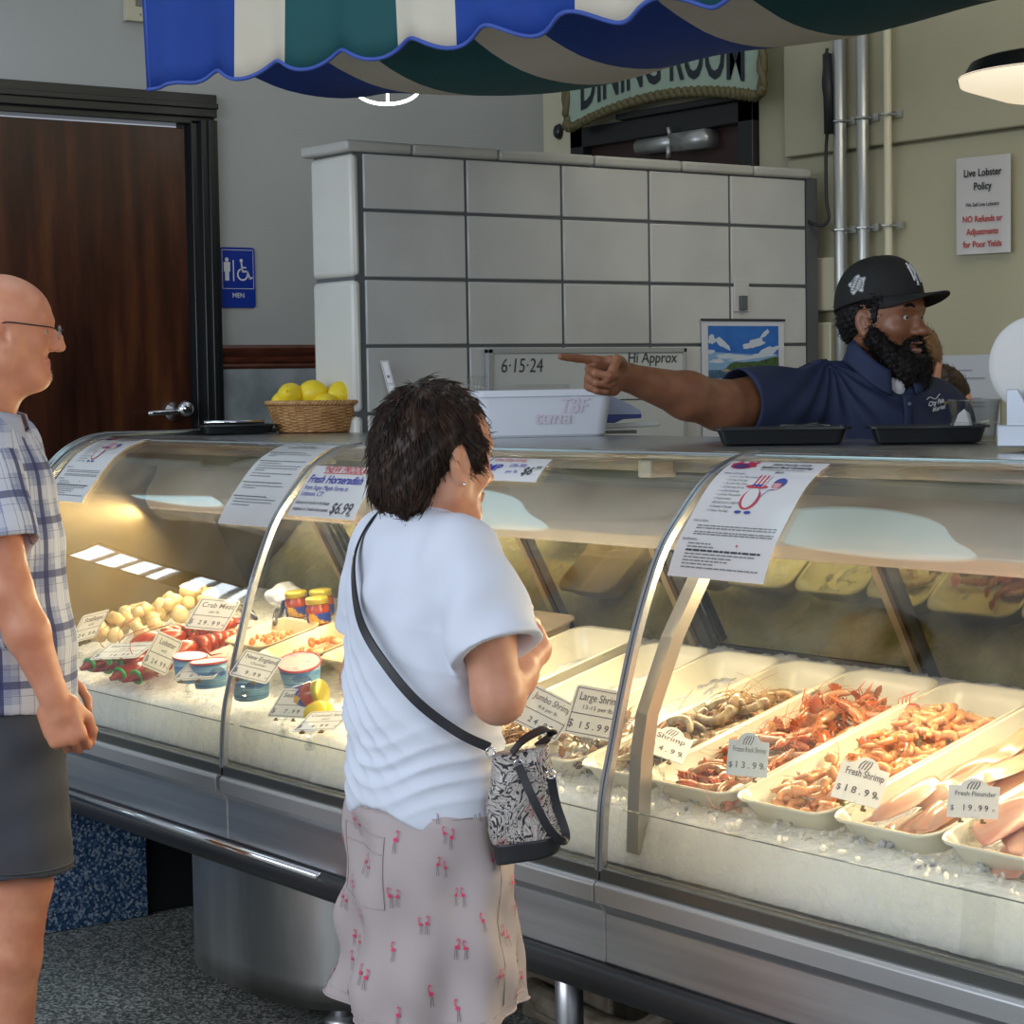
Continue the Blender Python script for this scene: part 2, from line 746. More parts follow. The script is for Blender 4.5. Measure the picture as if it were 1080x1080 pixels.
def terrazzo(name, c1, c2, c3, sc=130):
    m, nt, b = _new(name)
    N, L = nt.nodes, nt.links
    tc = N.new('ShaderNodeTexCoord')
    vo = N.new('ShaderNodeTexVoronoi')
    vo.inputs['Scale'].default_value = sc
    L.new(tc.outputs['Object'], vo.inputs['Vector'])
    sp = N.new('ShaderNodeSeparateColor')
    L.new(vo.outputs['Color'], sp.inputs[0])
    cr = N.new('ShaderNodeValToRGB')
    e = cr.color_ramp.elements
    e[0].position, e[0].color = .25, rgb(c1)
    e[1].position, e[1].color = .9, rgb(c3)
    e.new(.6).color = rgb(c2)
    L.new(sp.outputs[0], cr.inputs['Fac'])
    nz = N.new('ShaderNodeTexNoise')
    nz.inputs['Scale'].default_value = 2.5
    nz.inputs['Detail'].default_value = 5
    L.new(tc.outputs['Object'], nz.inputs['Vector'])
    mr = N.new('ShaderNodeMapRange')
    mr.inputs['To Min'].default_value = .55
    mr.inputs['To Max'].default_value = 1.4
    L.new(nz.outputs['Fac'], mr.inputs['Value'])
    mx = N.new('ShaderNodeMix')
    mx.data_type = 'RGBA'
    mx.blend_type = 'MULTIPLY'
    mx.inputs['Factor'].default_value = 1
    L.new(cr.outputs[0], mx.inputs['A'])
    L.new(mr.outputs[0], mx.inputs['B'])
    L.new(mx.outputs['Result'], b.inputs['Base Color'])
    b.inputs['Roughness'].default_value = .38
    return m


m_door = door_wood()
m_floor = terrazzo('terrazzo floor', (.08, .09, .08), (.20, .21, .19), (.42, .42, .38), 150)
m_blueterr = terrazzo('blue terrazzo', (.012, .04, .10), (.04, .10, .20), (.30, .36, .42), 150)

# ------------------------------------------------------------------ floor and platform
mb = MB().box((-12, -3.5, -.1), (3, 6.2, 0))
tag(mb.build('floor', m_floor), kind='structure')
mb = MB().box((-12, -3.5, .0), (-5.70, 5.6, .46))
o = tag(mb.build('floor', m_floor), kind='structure')
mb = MB().box((-5.70, 1.2, .0), (-5.665, 2.86, .45)).box((-5.70, 2.86, 0), (-5.69, 3.4, .45), 1)
tag(mb.build('baseboard_platform', [m_blueterr, m_black], bevel=.004), kind='structure')

# ------------------------------------------------------------------ left wall (x = -7.14), its door opening y 2.95..3.88, z .46..2.55
XL = -7.14
mb = MB()
mb.box((XL - .15, 2.3, 0), (XL, 2.94, 4.0))
mb.box((XL - .15, 3.93, 0), (XL, 5.55, 4.0))
mb.box((XL - .15, 2.94, 2.63), (XL, 3.93, 4.0))
tag(mb.build('wall_left', m_wallgrey), kind='structure')
tag(MB().box((XL, 3.96, .46), (XL + .012, 5.55, 1.64)).build('trim_1', m_marble), kind='structure')
# chair rail, moulded profile run along y
prof = [(0, 0), (.014, 0), (.020, .010), (.014, .020), (.022, .028), (.022, .040), (.016, .046), (.030, .062), (.034, .078), (.026, .090), (0, .092)]
mb = MB().extrude(prof, lambda u, v, t: (XL + u, t, 1.632 + v), 3.96, 5.55)
tag(mb.build('trim_2', m_mahog), kind='structure')
# door set in a black metal frame with stepped jambs
dr = thing('door_1', None, None, (XL, 3.4, .46), kind='structure')
MB().box((XL - .055, 2.90, .46), (XL - .01, 3.845, 2.53)).build('door_leaf', m_door, dr, bevel=.003)
mb = MB()
for (a, b, x0, x1) in ((3.86, 3.895, -.09, .012), (3.89, 3.96, -.05, .035), (3.915, 3.935, -.02, .047)):
    mb.box((XL + x0, a, .46), (XL + x1, b, 2.56))
for (z0, z1, x0, x1) in ((2.545, 2.585, -.09, .012), (2.57, 2.655, -.05, .035), (2.60, 2.622, -.02, .047)):
    mb.box((XL + x0, 2.80, z0), (XL + x1, 3.96, z1))
mb.box((XL - .06, 3.835, .46), (XL - .02, 3.87, 2.56))
mb.build('door_frame', m_black, dr, bevel=.003)
mb = MB().lathe([(.001, 0), (.036, 0), (.036, .008), (.012, .014), (.012, .045), (.0, .045)], (XL - .01, 3.765, 1.475), 20, R=rotm(0, PI / 2, 0))
mb.tube(crv([(XL + .04, 3.765, 1.475), (XL + .05, 3.73, 1.475), (XL + .048, 3.66, 1.472), (XL + .04, 3.64, 1.47)], 5), .011, 10)
mb.lathe([(.012, 0), (.030, .004), (.034, .02), (.022, .036), (.001, .04)], (XL + .03, 3.79, 1.485), 20, R=rotm(0, PI / 2, 0))
mb.build('door_handle', m_chrome, dr, smooth=True)

# far wall beyond the doorway side, with the high windows whose light falls on the counter glass
mb = MB()
mb.box((-11.65, -3.5, .46), (-11.5, 3.0, 2.5)).box((-11.65, -3.5, 2.90), (-11.5, 3.0, 4.0))
mb.box((-11.65, .02, 2.5), (-11.5, 3.0, 2.90)).box((-11.65, -3.5, 2.5), (-11.5, -1.3, 2.90))
tag(mb.build('wall_far', m_wallgrey), kind='structure')
m_sky = M('daylight pane', (.8, .88, 1), .2, emit=(.80, .90, 1.0), estr=7.0)
wn = thing('window_1', None, None, (-11.5, -1.2, 2.5), kind='structure')
MB().box((-11.62, -1.30, 2.52), (-11.60, -.0, 2.88)).build('pane', m_sky, wn)
mb = MB()
for y in (-.0, -.19, -.38, -.57, -.72, -.80, -1.0, -1.18, -1.30):
    w = .010 if y not in (-.72, -.80) else .03
    mb.box((-11.60, y - w, 2.5), (-11.52, y + w, 2.90))
mb.box((-11.60, -.80, 2.5), (-11.53, -.72, 2.90))
mb.box((-11.6, -1.3, 2.5), (-11.52, 0, 2.535)).box((-11.6, -1.3, 2.87), (-11.52, 0, 2.90))
mb.build('window_frame', m_black, wn)

# ------------------------------------------------------------------ back wall (y = 5.55)
YB = 5.55
mb = MB()
mb.box((XL - .15, YB, 0), (-6.95, YB + .2, 4.0)).box((-5.86, YB, 0), (3, YB + .2, 4.0)).box((-6.95, YB, 2.60), (-5.86, YB + .2, 4.0))
mb.box((-5.69, YB - .035, 2.365), (3, YB, 4.0))
mb.box((-5.69, YB - .018, .0), (3, YB, 2.36))
tag(mb.build('wall_back', m_cream, bevel=.006), kind='structure')
tag(MB().box((XL, YB - .02, .46), (-6.955, YB, 4.0)).build('trim_3', m_creamtrim), kind='structure')
mb = MB().lathe([(.001, 0), (.026, .004), (.020, .02), (.001, .026)], (-7.03, YB - .02, 2.60), 14, R=rotm(PI / 2, 0, 0), sy=1.3)
tag(mb.build('wall_hook', m_black, smooth=True), 'small dark oval knob on the cream post left of the dining room sign', 'hook')
d2 = thing('door_2', None, None, (-6.4, YB, .46), kind='structure')
m_door2 = M('dark brown door paint', (.030, .012, .010), .4, col2=(.045, .018, .014), nscale=5)
MB().box((-6.88, YB + .02, .46), (-5.93, YB + .07, 2.53)).build('door_leaf', m_door2, d2)
mb = MB().box((-6.95, YB - .03, .46), (-6.87, YB + .09, 2.60)).box((-5.94, YB - .03, .46), (-5.86, YB + .09, 2.60)).box((-6.95, YB - .03, 2.52), (-5.86, YB + .09, 2.60))
mb.box((-6.62, YB - .06, 2.60), (-5.86, YB - .02, 2.625))
mb.build('door_frame', m_black, d2, bevel=.003)
mb = MB().tube([(-6.52, YB - .02, 2.485), (-6.28, YB - .02, 2.485)], .032, 14).box((-6.30, YB - .055, 2.445), (-6.10, YB + .02, 2.515))
mb.tube([(-6.3, YB - .05, 2.50), (-6.3, YB - .06, 2.54)], .008, 8).tube([(-6.3, YB - .06, 2.47), (-6.3, YB - .06, 2.42)], .010, 8)
mb.build('door_closer', m_galv, d2, smooth=True)
tag(MB().box((XL - .15, YB + .2, 0), (3, YB + .3, 4.0)).build('wall_behind', m_wallgrey), kind='structure')

# DINING ROOM sign: arched board with a rope border
ds = thing('dining_room_sign', 'green arched dining room sign with a twisted rope border above the brown door', 'sign', (-6.4, YB - .1, 2.6))
SX0, SX1 = -6.885, -5.735


def sg(u, v, t=0.0):      # u 0..1 along, v 0..1 up the board, arched
    x = SX0 + (SX1 - SX0) * u
    arch = .075 * (1 - (2 * u - 1) ** 2)
    return (x, YB - .075 - t, 2.585 + arch + v * .26)


pu = [.0 + .5 * (1 - math.cos(PI * i / 40)) for i in range(41)]


def edge_v(u, top):
    r = .035
    d = max(0, r - min(u, 1 - u)) / r
    k = (1 - math.sqrt(max(0, 1 - d * d))) * .16
    return 1 - k if top else k


poly = [(u, edge_v(u, False)) for u in pu] + [(u, edge_v(u, True)) for u in reversed(pu)]
m_sgn = M('sign green', (.30, .40, .31), .5, col2=(.36, .46, .36), nscale=6)
MB().extrude(poly, lambda u, v, t: sg(u, v, t), 0, .02).build('sign_board', m_sgn, ds)
rope = MB()
path = [sg(u, v, .02) for u, v in poly]
path = crv(path[::2], 3, closed=True)
for ph in (0, PI):
    pts = []
    K = len(path) * 2
    for i in range(K):
        a = i / K * 2 * PI * 46 + ph
        j = i / K * len(path)
        p = path[int(j) % len(path)] * (1 - j % 1) + path[(int(j) + 1) % len(path)] * (j % 1)
        pts.append(p + np.array([.010 * math.cos(a), -.006 * math.sin(a) - .002, .010 * math.cos(a)]))
    rope.tube(pts, .014, 6, closed=True)
rope.build('rope_border', M('rope gold', (.13, .11, .045), .6), ds, smooth=True)
mb = MB()
_w = max(p[0] for p in text_geo('DINING ROOM', 1.0, .018)[0])
put_text(mb, 'DINING ROOM', 1.0, lambda x, y: sg(.075 + x * .845 / _w, .20 + y * .98, .024), bold=.018)
mb.build('lettering', M('sign letters', (.012, .02, .03), .5), ds)

# ------------------------------------------------------------------ glazed block partition (x = -5.47)
XP = -5.47
pt = thing('wall_partition', None, None, (XP, 4.4, 0), kind='structure')
y0, y1, ztop = 3.498, 5.41, 2.30
MB().box((XP - .225, y0 + .012, 0), (XP - .007, y1, ztop - .02)).build('grout_core', m_grout, pt)
# dark unfinished right-hand end
MB().box((XP - .26, y1, 0), (XP + .004, y1 + .05, ztop - .03)).build('end_trim', M('dark end trim', (.09, .10, .10), .6), pt)
seams = [3.541, 3.9258, 4.3076, 4.6787, 5.0433, 5.41]
rows = [ztop - .034]
for z in (2.092, 1.886, 1.680, 1.474, 1.268, 1.062, .856, .65, .444, .238, .0):
    rows.append(z)
blk = MB()
for r in range(len(rows) - 1):
    z1, z0 = rows[r] - .005, rows[r + 1] + .005
    for c in range(len(seams) - 1):
        a, b = seams[c] + .005, seams[c + 1] - .005
        if r == 3 and c == 1:
            pass
        blk.box((XP - .03, a, z0), (XP, b, z1))
blk.build('glazed_blocks', m_block, pt, bevel=.004)
en = MB()
rz = [ztop - .034, 1.886, 1.474, 1.062, .65, .238, 0]
for r in range(len(rz) - 1):
    en.box((XP - .235, y0, rz[r + 1] + .005), (XP - .0, 3.531, rz[r] - .005))
en.build('bullnose_blocks', m_blockend, pt, bevel=.018, seg=4)
cp = MB()
cs = [y0 - .02, 3.72, 4.05, 4.44, 4.82, 5.15, y1 + .02]
for i in range(len(cs) - 1):
    cp.box((XP - .26, cs[i] + .002, ztop - .034), (XP + .012, cs[i + 1] - .002, ztop))
cp.build('coping', M('coping glaze', (.42, .42, .39), .35, col2=(.5, .49, .45), nscale=5), pt, bevel=.010, seg=3)
# outlet on the block wall
mb = MB().box((XP, 5.055, 1.795), (XP + .006, 5.125, 1.905)).box((XP + .006, 5.075, 1.80), (XP + .02, 5.105, 1.85), 1)
tag(mb.build('wall_switch', [m_block, m_grout], bevel=.002), 'grey cover plate with a black plug above the wall calendar', 'outlet')

# ------------------------------------------------------------------ small fittings on the walls
m_blue = M('sign blue', (.006, .035, .33), .35)
m_white = M('sign white', (.75, .76, .78), .5)
sgn = thing('restroom_sign', 'blue mens restroom sign with wheelchair symbol beside the door frame', 'sign', (XL + .006, 4.045, 1.87))


def rs(u, v, t=0.0):   # u to the right (y), v up
    return (XL + .001 + t, 3.972 + u, 1.864 + v)


def rrect(w, h, r, n=5, cx=0, cy=0):
    out = []
    for (sx, sy, a0) in ((1, -1, -PI / 2), (1, 1, 0), (-1, 1, PI / 2), (-1, -1, PI)):
        for i in range(n + 1):
            a = a0 + PI / 2 * i / n
            out.append((cx + sx * (w / 2 - r) + r * math.cos(a), cy + sy * (h / 2 - r) + r * math.sin(a)))
    return out


MB().extrude(rrect(.150, .228, .012, cx=.075, cy=.114), rs, 0, .006).build('plate', m_blue, sgn)
mb = MB()


def arcband(mb, fn, cx, cy, r, w, a0, a1, n=20, mi=0, t=.0068):
    vs = []
    for i in range(n + 1):
        a = a0 + (a1 - a0) * i / n
        vs.append(fn(cx + (r - w / 2) * math.cos(a), cy + (r - w / 2) * math.sin(a), t))
        vs.append(fn(cx + (r + w / 2) * math.cos(a), cy + (r + w / 2) * math.sin(a), t))
    mb.add(vs, [(2 * i, 2 * i + 1, 2 * i + 3, 2 * i + 2) for i in range(n)], mi)


def polyline(mb, fn, pts, w, mi=0, t=.0068):
    for i in range(len(pts) - 1):
        a, b = np.array(pts[i], float), np.array(pts[i + 1], float)
        d = (b - a) / (np.linalg.norm(b - a) + 1e-9)
        n_ = np.array([-d[1], d[0]]) * w / 2
        a = a - d * w * .3
        b = b + d * w * .3
        mb.add([fn(*(a + n_), t), fn(*(b + n_), t), fn(*(b - n_), t), fn(*(a - n_), t)], [(0, 1, 2, 3)], mi)


# frame line, man figure, bar, wheelchair, word
polyline(mb, rs, [(.008, .072), (.142, .072), (.142, .218), (.008, .218), (.008, .072)], .0018)
arcband(mb, rs, .028, .181, .004, .008, 0, 2 * PI)
mb.add([rs(*p, .0068) for p in ((.014, .172), (.042, .172), (.042, .136), (.037, .136), (.037, .102), (.019, .102), (.019, .136), (.014, .136))], [tuple(range(8))])
polyline(mb, rs, [(.056, .178), (.056, .102)], .005)
arcband(mb, rs, .095, .126, .021, .006, PI * .62, PI * 2.05)
arcband(mb, rs, .090, .178, .0035, .007, 0, 2 * PI)
polyline(mb, rs, [(.091, .168), (.095, .137), (.116, .137), (.126, .111), (.136, .114)], .007)
polyline(mb, rs, [(.094, .152), (.110, .152)], .005)
put_text(mb, 'MEN', .026, lambda x, y: rs(x, y, .0068), .075, .038, align='CENTER', bold=.01)
mb.build('symbols', m_white, sgn)

mb = MB().box((XL, 3.60, 2.902), (XL + .03, 3.705, 3.06)).box((XL + .03, 3.635, 2.955), (XL + .034, 3.675, 3.0), 1).box((XL + .03, 3.652, 2.922), (XL + .033, 3.658, 2.93), 1)
tag(mb.build('wall_thermostat', [m_creamtrim, M('dim display', (.18, .18, .15), .4)], bevel=.004), 'cream wall thermostat high on the grey wall above the wooden door', 'thermostat')

# conduits
for x, r, nm, lb in ((-5.375, .024, 'conduit_pipe', 'thick grey conduit with a cable tied along it, nearest the block partition'),
                     (-5.265, .022, 'conduit_pipe', 'middle grey conduit, plain and without cable, on the cream wall'),
                     (-5.148, .014, 'conduit_pipe', 'thin cream painted conduit, rightmost of the three on the cream wall')):
    c = thing(nm, lb, 'pipe', (x, YB - .06, .0))
    MB().tube([(x, YB - .065, .0), (x, YB - .065, 3.9)], r, 14).build('tube', m_galv if r > .02 else m_creamtrim, c, smooth=True)
    for z in (2.07, 2.45, 3.0):
        mb = MB()
        mb.box((x - r - .03, YB - .045, z), (x + r + .03, YB - .036, z + .025)).tube([(x - r - .004, YB - .04, z + .012), (x - r - .004, YB - .08, z + .012), (x, YB - .094, z + .012), (x + r + .004, YB - .08, z + .012), (x + r + .004, YB - .04, z + .012)], .004, 6)
        mb.build('strap', m_galv, c)
mb = MB().tube(crv([(-5.41, YB - .09, 2.72), (-5.42, YB - .10, 2.6), (-5.40, YB - .10, 2.48), (-5.42, YB - .09, 2.36), (-5.41, YB - .1, 2.2), (-5.40, YB - .1, 2.12), (-5.43, YB - .12, 2.10), (-5.50, YB - .14, 2.14), (-5.53, YB - .13, 2.19)], 8), .006, 8)
mb.tube([(-5.405, YB - .095, 2.70), (-5.40, YB - .095, 2.42)], .017, 8)
mb.tube([(-5.53, YB - .14, 2.185), (-5.575, YB - .16, 2.13)], .020, 10)
tag(mb.build('hanging_cable', M('black rubber', (.012, .013, .015), .5), smooth=True), 'black cable with a dangling connector taped to the conduit', 'cable')
mb = MB().box((-5.545, YB - .06, 1.80), (-5.40, YB - .018, 1.99)).box((-5.53, YB - .055, 1.45), (-5.44, YB - .018, 1.76))
tag(mb.build('electrical_box', m_creamtrim, bevel=.006), 'cream electrical box on the cream wall behind the black cap', 'box')

# policy notice
nt_ = thing('policy_notice', 'clear sleeve notice reading live lobster policy on the cream wall', 'notice', (-4.74, YB - .04, 1.96))


def pn(u, v, t=0.0):   # u right 0..1 (.235 m) v up 0..1 (.33)
    return (-4.862 + u * .232, YB - .041 - t - .003 * math.sin(u * 9) * (1 - v), 1.965 + v * .32 - u * .004)


MB().grid(lambda u, v: pn(u, v), 16, 12).build('paper', M('notice paper', (.58, .56, .54), .45), nt_, smooth=True)
MB().grid(lambda u, v: pn(u * 1.08 - .04, v * 1.10 - .08 if v < .5 else v * 1.10 - .0, .003), 16, 12).build('plastic_sleeve', glassy('notice sleeve', rough=.12), nt_, smooth=True)
mb = MB()
F_ = lambda x, y: pn(x, y, .0045)
for s, v, sz, mi in (('Live Lobster', .80, .150, 0), ('Policy', .66, .150, 0), ('We Sell Live Lobsters', .49, .075, 0), ('NO Refunds or', .33, .125, 1), ('Adjustments', .20, .125, 1), ('for Poor Yields', .07, .125, 1)):
    put_text(mb, s, sz, lambda x, y: pn(x, v + (y - v) * .72, .0045), .5, v, mi, bold=.02, align='CENTER', sx=.92)
mb.build('lettering', [M('ink black', (.02, .02, .025), .6), M('ink red', (.45, .03, .03), .6)], nt_)

# second sheet low on the back wall
mb = MB().grid(lambda u, v: (-4.94 + .25 * u, YB - .025, 1.36 + .27 * v), 2, 2)
for i, (w, v) in enumerate(((.5, .8), (.75, .70), (.7, .45), (.75, .40), (.74, .35), (.6, .2), (.7, .15))):
    mb.box((-4.92, YB - .0262, 1.36 + .27 * v), (-4.92 + .22 * w, YB - .0255, 1.365 + .27 * v), 1)
tag(mb.build('posted_sheet', [M('sheet paper', (.50, .52, .55), .6), M('faint print', (.28, .29, .31), .6)]), 'pale typed sheet taped low on the cream wall behind the clear cups', 'sheet')

# whiteboard on the block wall
wb = thing('whiteboard', 'whiteboard marked 6-15-24 leaning on the block partition behind the pointing hand', 'whiteboard', (XP + .01, 4.4, 1.34))
m_wb = M('whiteboard enamel', (.56, .58, .57), .22)
MB().box((XP + .004, 4.005, 1.33), (XP + .016, 4.81, 1.665)).build('panel', m_wb, wb)
MB().box((XP + .002, 3.985, 1.655), (XP + .022, 4.82, 1.672)).box((XP + .002, 3.985, 1.32), (XP + .022, 4.005, 1.67)).box((XP + .002, 4.805, 1.32), (XP + .022, 4.82, 1.67)).build('frame', M('board frame', (.36, .37, .36), .4), wb, bevel=.002)
mb = MB()
wf = lambda x, y: (XP + .0175, x, y)
put_text(mb, '6·15·24', .064, wf, 4.035, 1.595, ital=.15, sx=.88)
put_text(mb, 'Hi Approx', .050, wf, 4.56, 1.622, bold=.01, ital=.1)
put_text(mb, 'H', .06, wf, 4.375, 1.52, ital=.1)
put_text(mb, 'NO27Z', .03, wf, 4.50, 1.338)
mb.box((XP + .0165, 4.25, 1.498), (XP + .0175, 4.805, 1.502))
mb.build('marker_writing', M('dry marker', (.05, .055, .06), .5), wb)

# calendar: seascape photograph above a month sheet
cl = thing('wall_calendar', 'wall calendar with a seascape picture hanging on the block partition', 'calendar', (XP + .01, 5.09, 1.33))
cf = lambda u, v, t=.0: (XP + .006 + t, 4.90 + u * .386, 1.33 + v * .435)
MB().extrude([(0, 0), (1, 0), (1, 1), (0, 1)], cf, 0, .003).build('sheet', M('calendar paper', (.62, .63, .68), .4), cl)
pc = MB()
c_sky, c_cl, c_sea, c_tree, c_rock, c_sand = 0, 1, 2, 3, 4, 5


def pic(u, v):
    return cf(.07 + .86 * u, .42 + .535 * v, .0035)


def pic2(u, v, t):
    return cf(.07 + .86 * u, .42 + .535 * v, t)


pc.add([pic(0, .35), pic(1, .35), pic(1, 1), pic(0, 1)], [(0, 1, 2, 3)], 0)
pc.add([pic2(0, .35, .0036), pic2(1, .35, .0036), pic2(1, .55, .0036), pic2(0, .62, .0036)], [(0, 1, 2, 3)], 6)
pc.add([pic2(0, 0, .0037), pic2(1, 0, .0037), pic2(1, .35, .0037), pic2(0, .35, .0037)], [(0, 1, 2, 3)], 2)


def blob(cu, cv, ru, rv, mi, t, seed, n=26, rot=0.0, rough=.25):
    rr = random.Random(seed)
    ph = [rr.random() * 6.28 for _ in range(4)]
    pts = []
    for i in range(n):
        a = 2 * PI * i / n
        k = 1 + rough * (.5 * math.sin(3 * a + ph[0]) + .35 * math.sin(5 * a + ph[1]) + .3 * math.sin(8 * a + ph[2]))
        x, y = ru * k * math.cos(a), rv * k * math.sin(a)
        x, y = x * math.cos(rot) - y * math.sin(rot), x * math.sin(rot) + y * math.cos(rot)
        pts.append(pic2(min(1, max(0, cu + x)), min(1, max(0, cv + y)), t))
    pc.add(pts, [tuple(range(n))], mi)


for k, q in enumerate([(.20, .74, .13, .045, -.7), (.55, .70, .07, .04, .1), (.66, .74, .14, .06, .3), (.80, .88, .09, .03, .8), (.85, .62, .16, .06, .4), (.3, .55, .2, .035, 0), (.05, .8, .05, .07, 0), (.12, .48, .1, .03, 0), (.5, .52, .2, .03, .1), (.75, .56, .2, .03, .1), (.04, .62, .05, .03, .2)]):
    blob(q[0], q[1], q[2], q[3], 1, .0039 + k * .00002, k + 3, rot=q[4])
hd_ = [(.18, .34), (.25, .38), (.30, .44), (.38, .47), (.48, .46), (.6, .47), (.7, .47), (.80, .50), (.9, .53), (1, .54), (1, .28), (.8, .28), (.5, .31), (.3, .31)]
pc.add([pic2(a, b, .0042) for a, b in hd_], [tuple(range(len(hd_)))], 3)
rk = [(.17, .34), (.25, .37), (.34, .33), (.5, .34), (.8, .32), (1, .29), (1, .24), (.8, .27), (.5, .30), (.28, .31)]
pc.add([pic2(a, b, .0044) for a, b in rk], [tuple(range(len(rk)))], 5)
sf = [(.1, .22), (.35, .24), (.55, .21), (.75, .25), (.55, .19), (.3, .2)]
pc.add([pic2(a, b, .0043) for a, b in sf], [tuple(range(len(sf)))], 1)
for q in ((.8, .17, .13, .07, 4), (.66, .10, .15, .06, 5), (.92, .22, .08, .06, 4), (.5, .04, .2, .04, 5), (.7, .02, .15, .04, 4)):
    blob(q[0], q[1], q[2], q[3], q[4], .0047, int(q[0] * 100))
pc.build('picture', [M('pic sky', (.012, .10, .45), .35, col2=(.03, .17, .55), nscale=9), M('pic cloud', (.55, .62, .72), .35), M('pic sea', (.03, .09, .16), .35, col2=(.06, .15, .22), nscale=60), M('pic trees', (.03, .07, .025), .35, col2=(.07, .13, .045), nscale=70), M('pic rock', (.33, .17, .11), .35), M('pic sand', (.38, .31, .22), .35), M('pic haze', (.22, .38, .62), .35)], cl)
mb = MB()
put_text(mb, 'Gulf', .045, lambda x, y: (XP + .0125, x, y), 4.955, 1.448, ital=.15, bold=.02)
put_text(mb, 'Harvest', .034, lambda x, y: (XP + .0125, x, y), 4.965, 1.418, ital=.15, bold=.02)
for i in range(5):
    mb.box((XP + .0095, 4.98 + i * .06, 1.345), (XP + .0105, 4.985 + i * .06, 1.352))
mb.box((XP + .009, 4.895, 1.762), (XP + .013, 5.29, 1.770))
mb.build('print', M('print dark', (.03, .03, .04), .5), cl)

# ------------------------------------------------------------------ striped awning over the counter
aw = thing('striped_awning', 'blue, cream and green striped cloth awning with a scalloped edge', 'awning', (-4.6, 3.3, 2.4))
A0 = np.array([-5.56, 2.86, 2.43])
A1 = np.array([-3.40, 3.35, 2.43])
ad = (A1 - A0) / np.linalg.norm(A1 - A0)
AL = 3.1
an = np.array([-ad[1], ad[0], 0])
m_ab = M('awning blue', (.004, .040, .27), .75, col2=(.005, .046, .30), nscale=5, bump=.2, bscale=300)
m_ac = M('awning cream', (.62, .55, .44), .8, col2=(.66, .59, .48), nscale=5, bump=.2, bscale=300)
m_ag = M('awning green', (.003, .070, .078), .75, col2=(.003, .080, .085), nscale=5, bump=.2, bscale=300)
m_ap = M('awning piping', (.05, .10, .42), .6)
stripes = [(.0, .0)]
bounds = []
x = .0
widths = [(.405, 0), (.200, 1), (.382, 2), (.205, 1), (.405, 0), (.23, 1), (.40, 2), (.215, 1), (.40, 0)]
for w, c in widths:
    bounds.append((x, x + w, c))
    x += w
AL = x


def stripe_at(s):
    for a, b, c in bounds:
        if a <= s < b:
            return c
    return bounds[-1][2]


def scal(s):
    per = .238 + .012 * s
    base = .019 * math.cos(2 * PI * (s - .42) / per)
    if s < .18:
        base = .002
    elif s < .27:
        t = (s - .18) / .09
        base = (1 - t) * .002 + t * base
    return -base


nU = 180


def val(u, v):
    s = u * AL
    zb = scal(s) - .01
    zt = .42
    z = zb + (zt - zb) * v
    wob = .020 * math.sin(s * 2 * PI / .238 + .8) * (1 - v)
    p = A0 + ad * s + an * wob
    return (p[0], p[1], A0[2] + z)


edges = sorted(set([b for a, b, c in bounds] + [0.0]))
us = sorted(set([i / nU for i in range(nU + 1)] + [e / AL for e in edges]))


def fabric(fn, us, nv, mats_at):
    mb = MB()
    for j in range(nv + 1):
        for u in us:
            mb.v.append(tuple(fn(u, j / nv)))
    W = len(us)
    for j in range(nv):
        for i in range(W - 1):
            a = j * W + i
            mb.f.append((a, a + 1, a + 1 + W, a + W))
            mb.m.append(mats_at((us[i] + us[i + 1]) / 2))
    return mb


fabric(val, us, 8, lambda u: stripe_at(u * AL)).build('valance', [m_ab, m_ac, m_ag], aw, smooth=True, solid=.003)
mb = MB().tube([val(u, 0) for u in us], .006, 6)
mb.tube([tuple(np.array(val(.004, v)) + [0, 0, 0]) for v in (0, .5, 1)], .004, 6)
mb.build('piping', m_ap, aw, smooth=True)


def top(u, v):
    s = u * AL
    # cloth runs back from the front bar and sags
    R0 = A0 + ad * s + an * .03
    dep = 1.2
    p = R0 + an * dep * v
    z = A0[2] + float(np.interp(dep * v, TY, TZ)) + (.11 * math.exp(-(s / .42) ** 2) + .05 * (s - .95)) * min(1, v * 3) - .015 * math.cos(s * 7) * v
    return (p[0], p[1], z)


_tt = np.array(crv([(0, .42), (.10, .20), (.25, .07), (.48, -.01), (.75, -.02), (1.0, .03), (1.2, .14)], 8))
TY, TZ = _tt[:, 0], _tt[:, 1]
fabric(top, us, 20, lambda u: stripe_at(u * AL)).build('canopy', [m_ab, m_ac, m_ag], aw, smooth=True, solid=.003)
mb = MB().tube([A0 + [0, 0, .42], A0 + ad * AL + [0, 0, .42]], .016, 10)
mb.tube([top(0, 1), top(1, 1)], .012, 10)
for s in (.02, AL - .02):
    p = A0 + ad * s
    mb.tube([p + [0, 0, .42], p + [0, 0, 1.5]], .012, 8)
mb.build('frame', m_galv, aw, smooth=True)

# ------------------------------------------------------------------ lamps
m_shade = M('lamp shade dark', (.02, .022, .022), .4)
m_lampglow = M('lamp glow', (.9, .85, .7), .4, emit=(1.0, .84, .58), estr=.75)
m_lampdisc = M('lamp disc cool', (.8, .9, .92), .4, emit=(.50, .80, .90), estr=2.6)


def dish_lamp(x, y, z, r, label, glow, tilt=0.0, dp=1.0):
    t = thing('pendant_lamp', label, 'lamp', (x, y, z))
    R = rotm(0, tilt, 0)
    MB().lathe([(.02, .07), (.03, .065), (r * .78, .045), (r * .86, .036), (r * .93, .004), (r * .98, -.004), (r * .8, .02), (.02, .055)], (x, y, z), 40, R).build('shade', m_shade, t, smooth=True)
    MB().lathe([(r * .97, .0), (r * .95, -.02 * dp), (r * .6, -.055 * dp), (r * .2, -.066 * dp), (.001, -.067 * dp)], (x, y, z), 40, R, cap=False).build('diffuser', glow, t, smooth=True)
    MB().tube([(x, y, z + .1), (x, y, 4.0)], .022, 10).build('stem', m_shade, t, smooth=True)
    return t


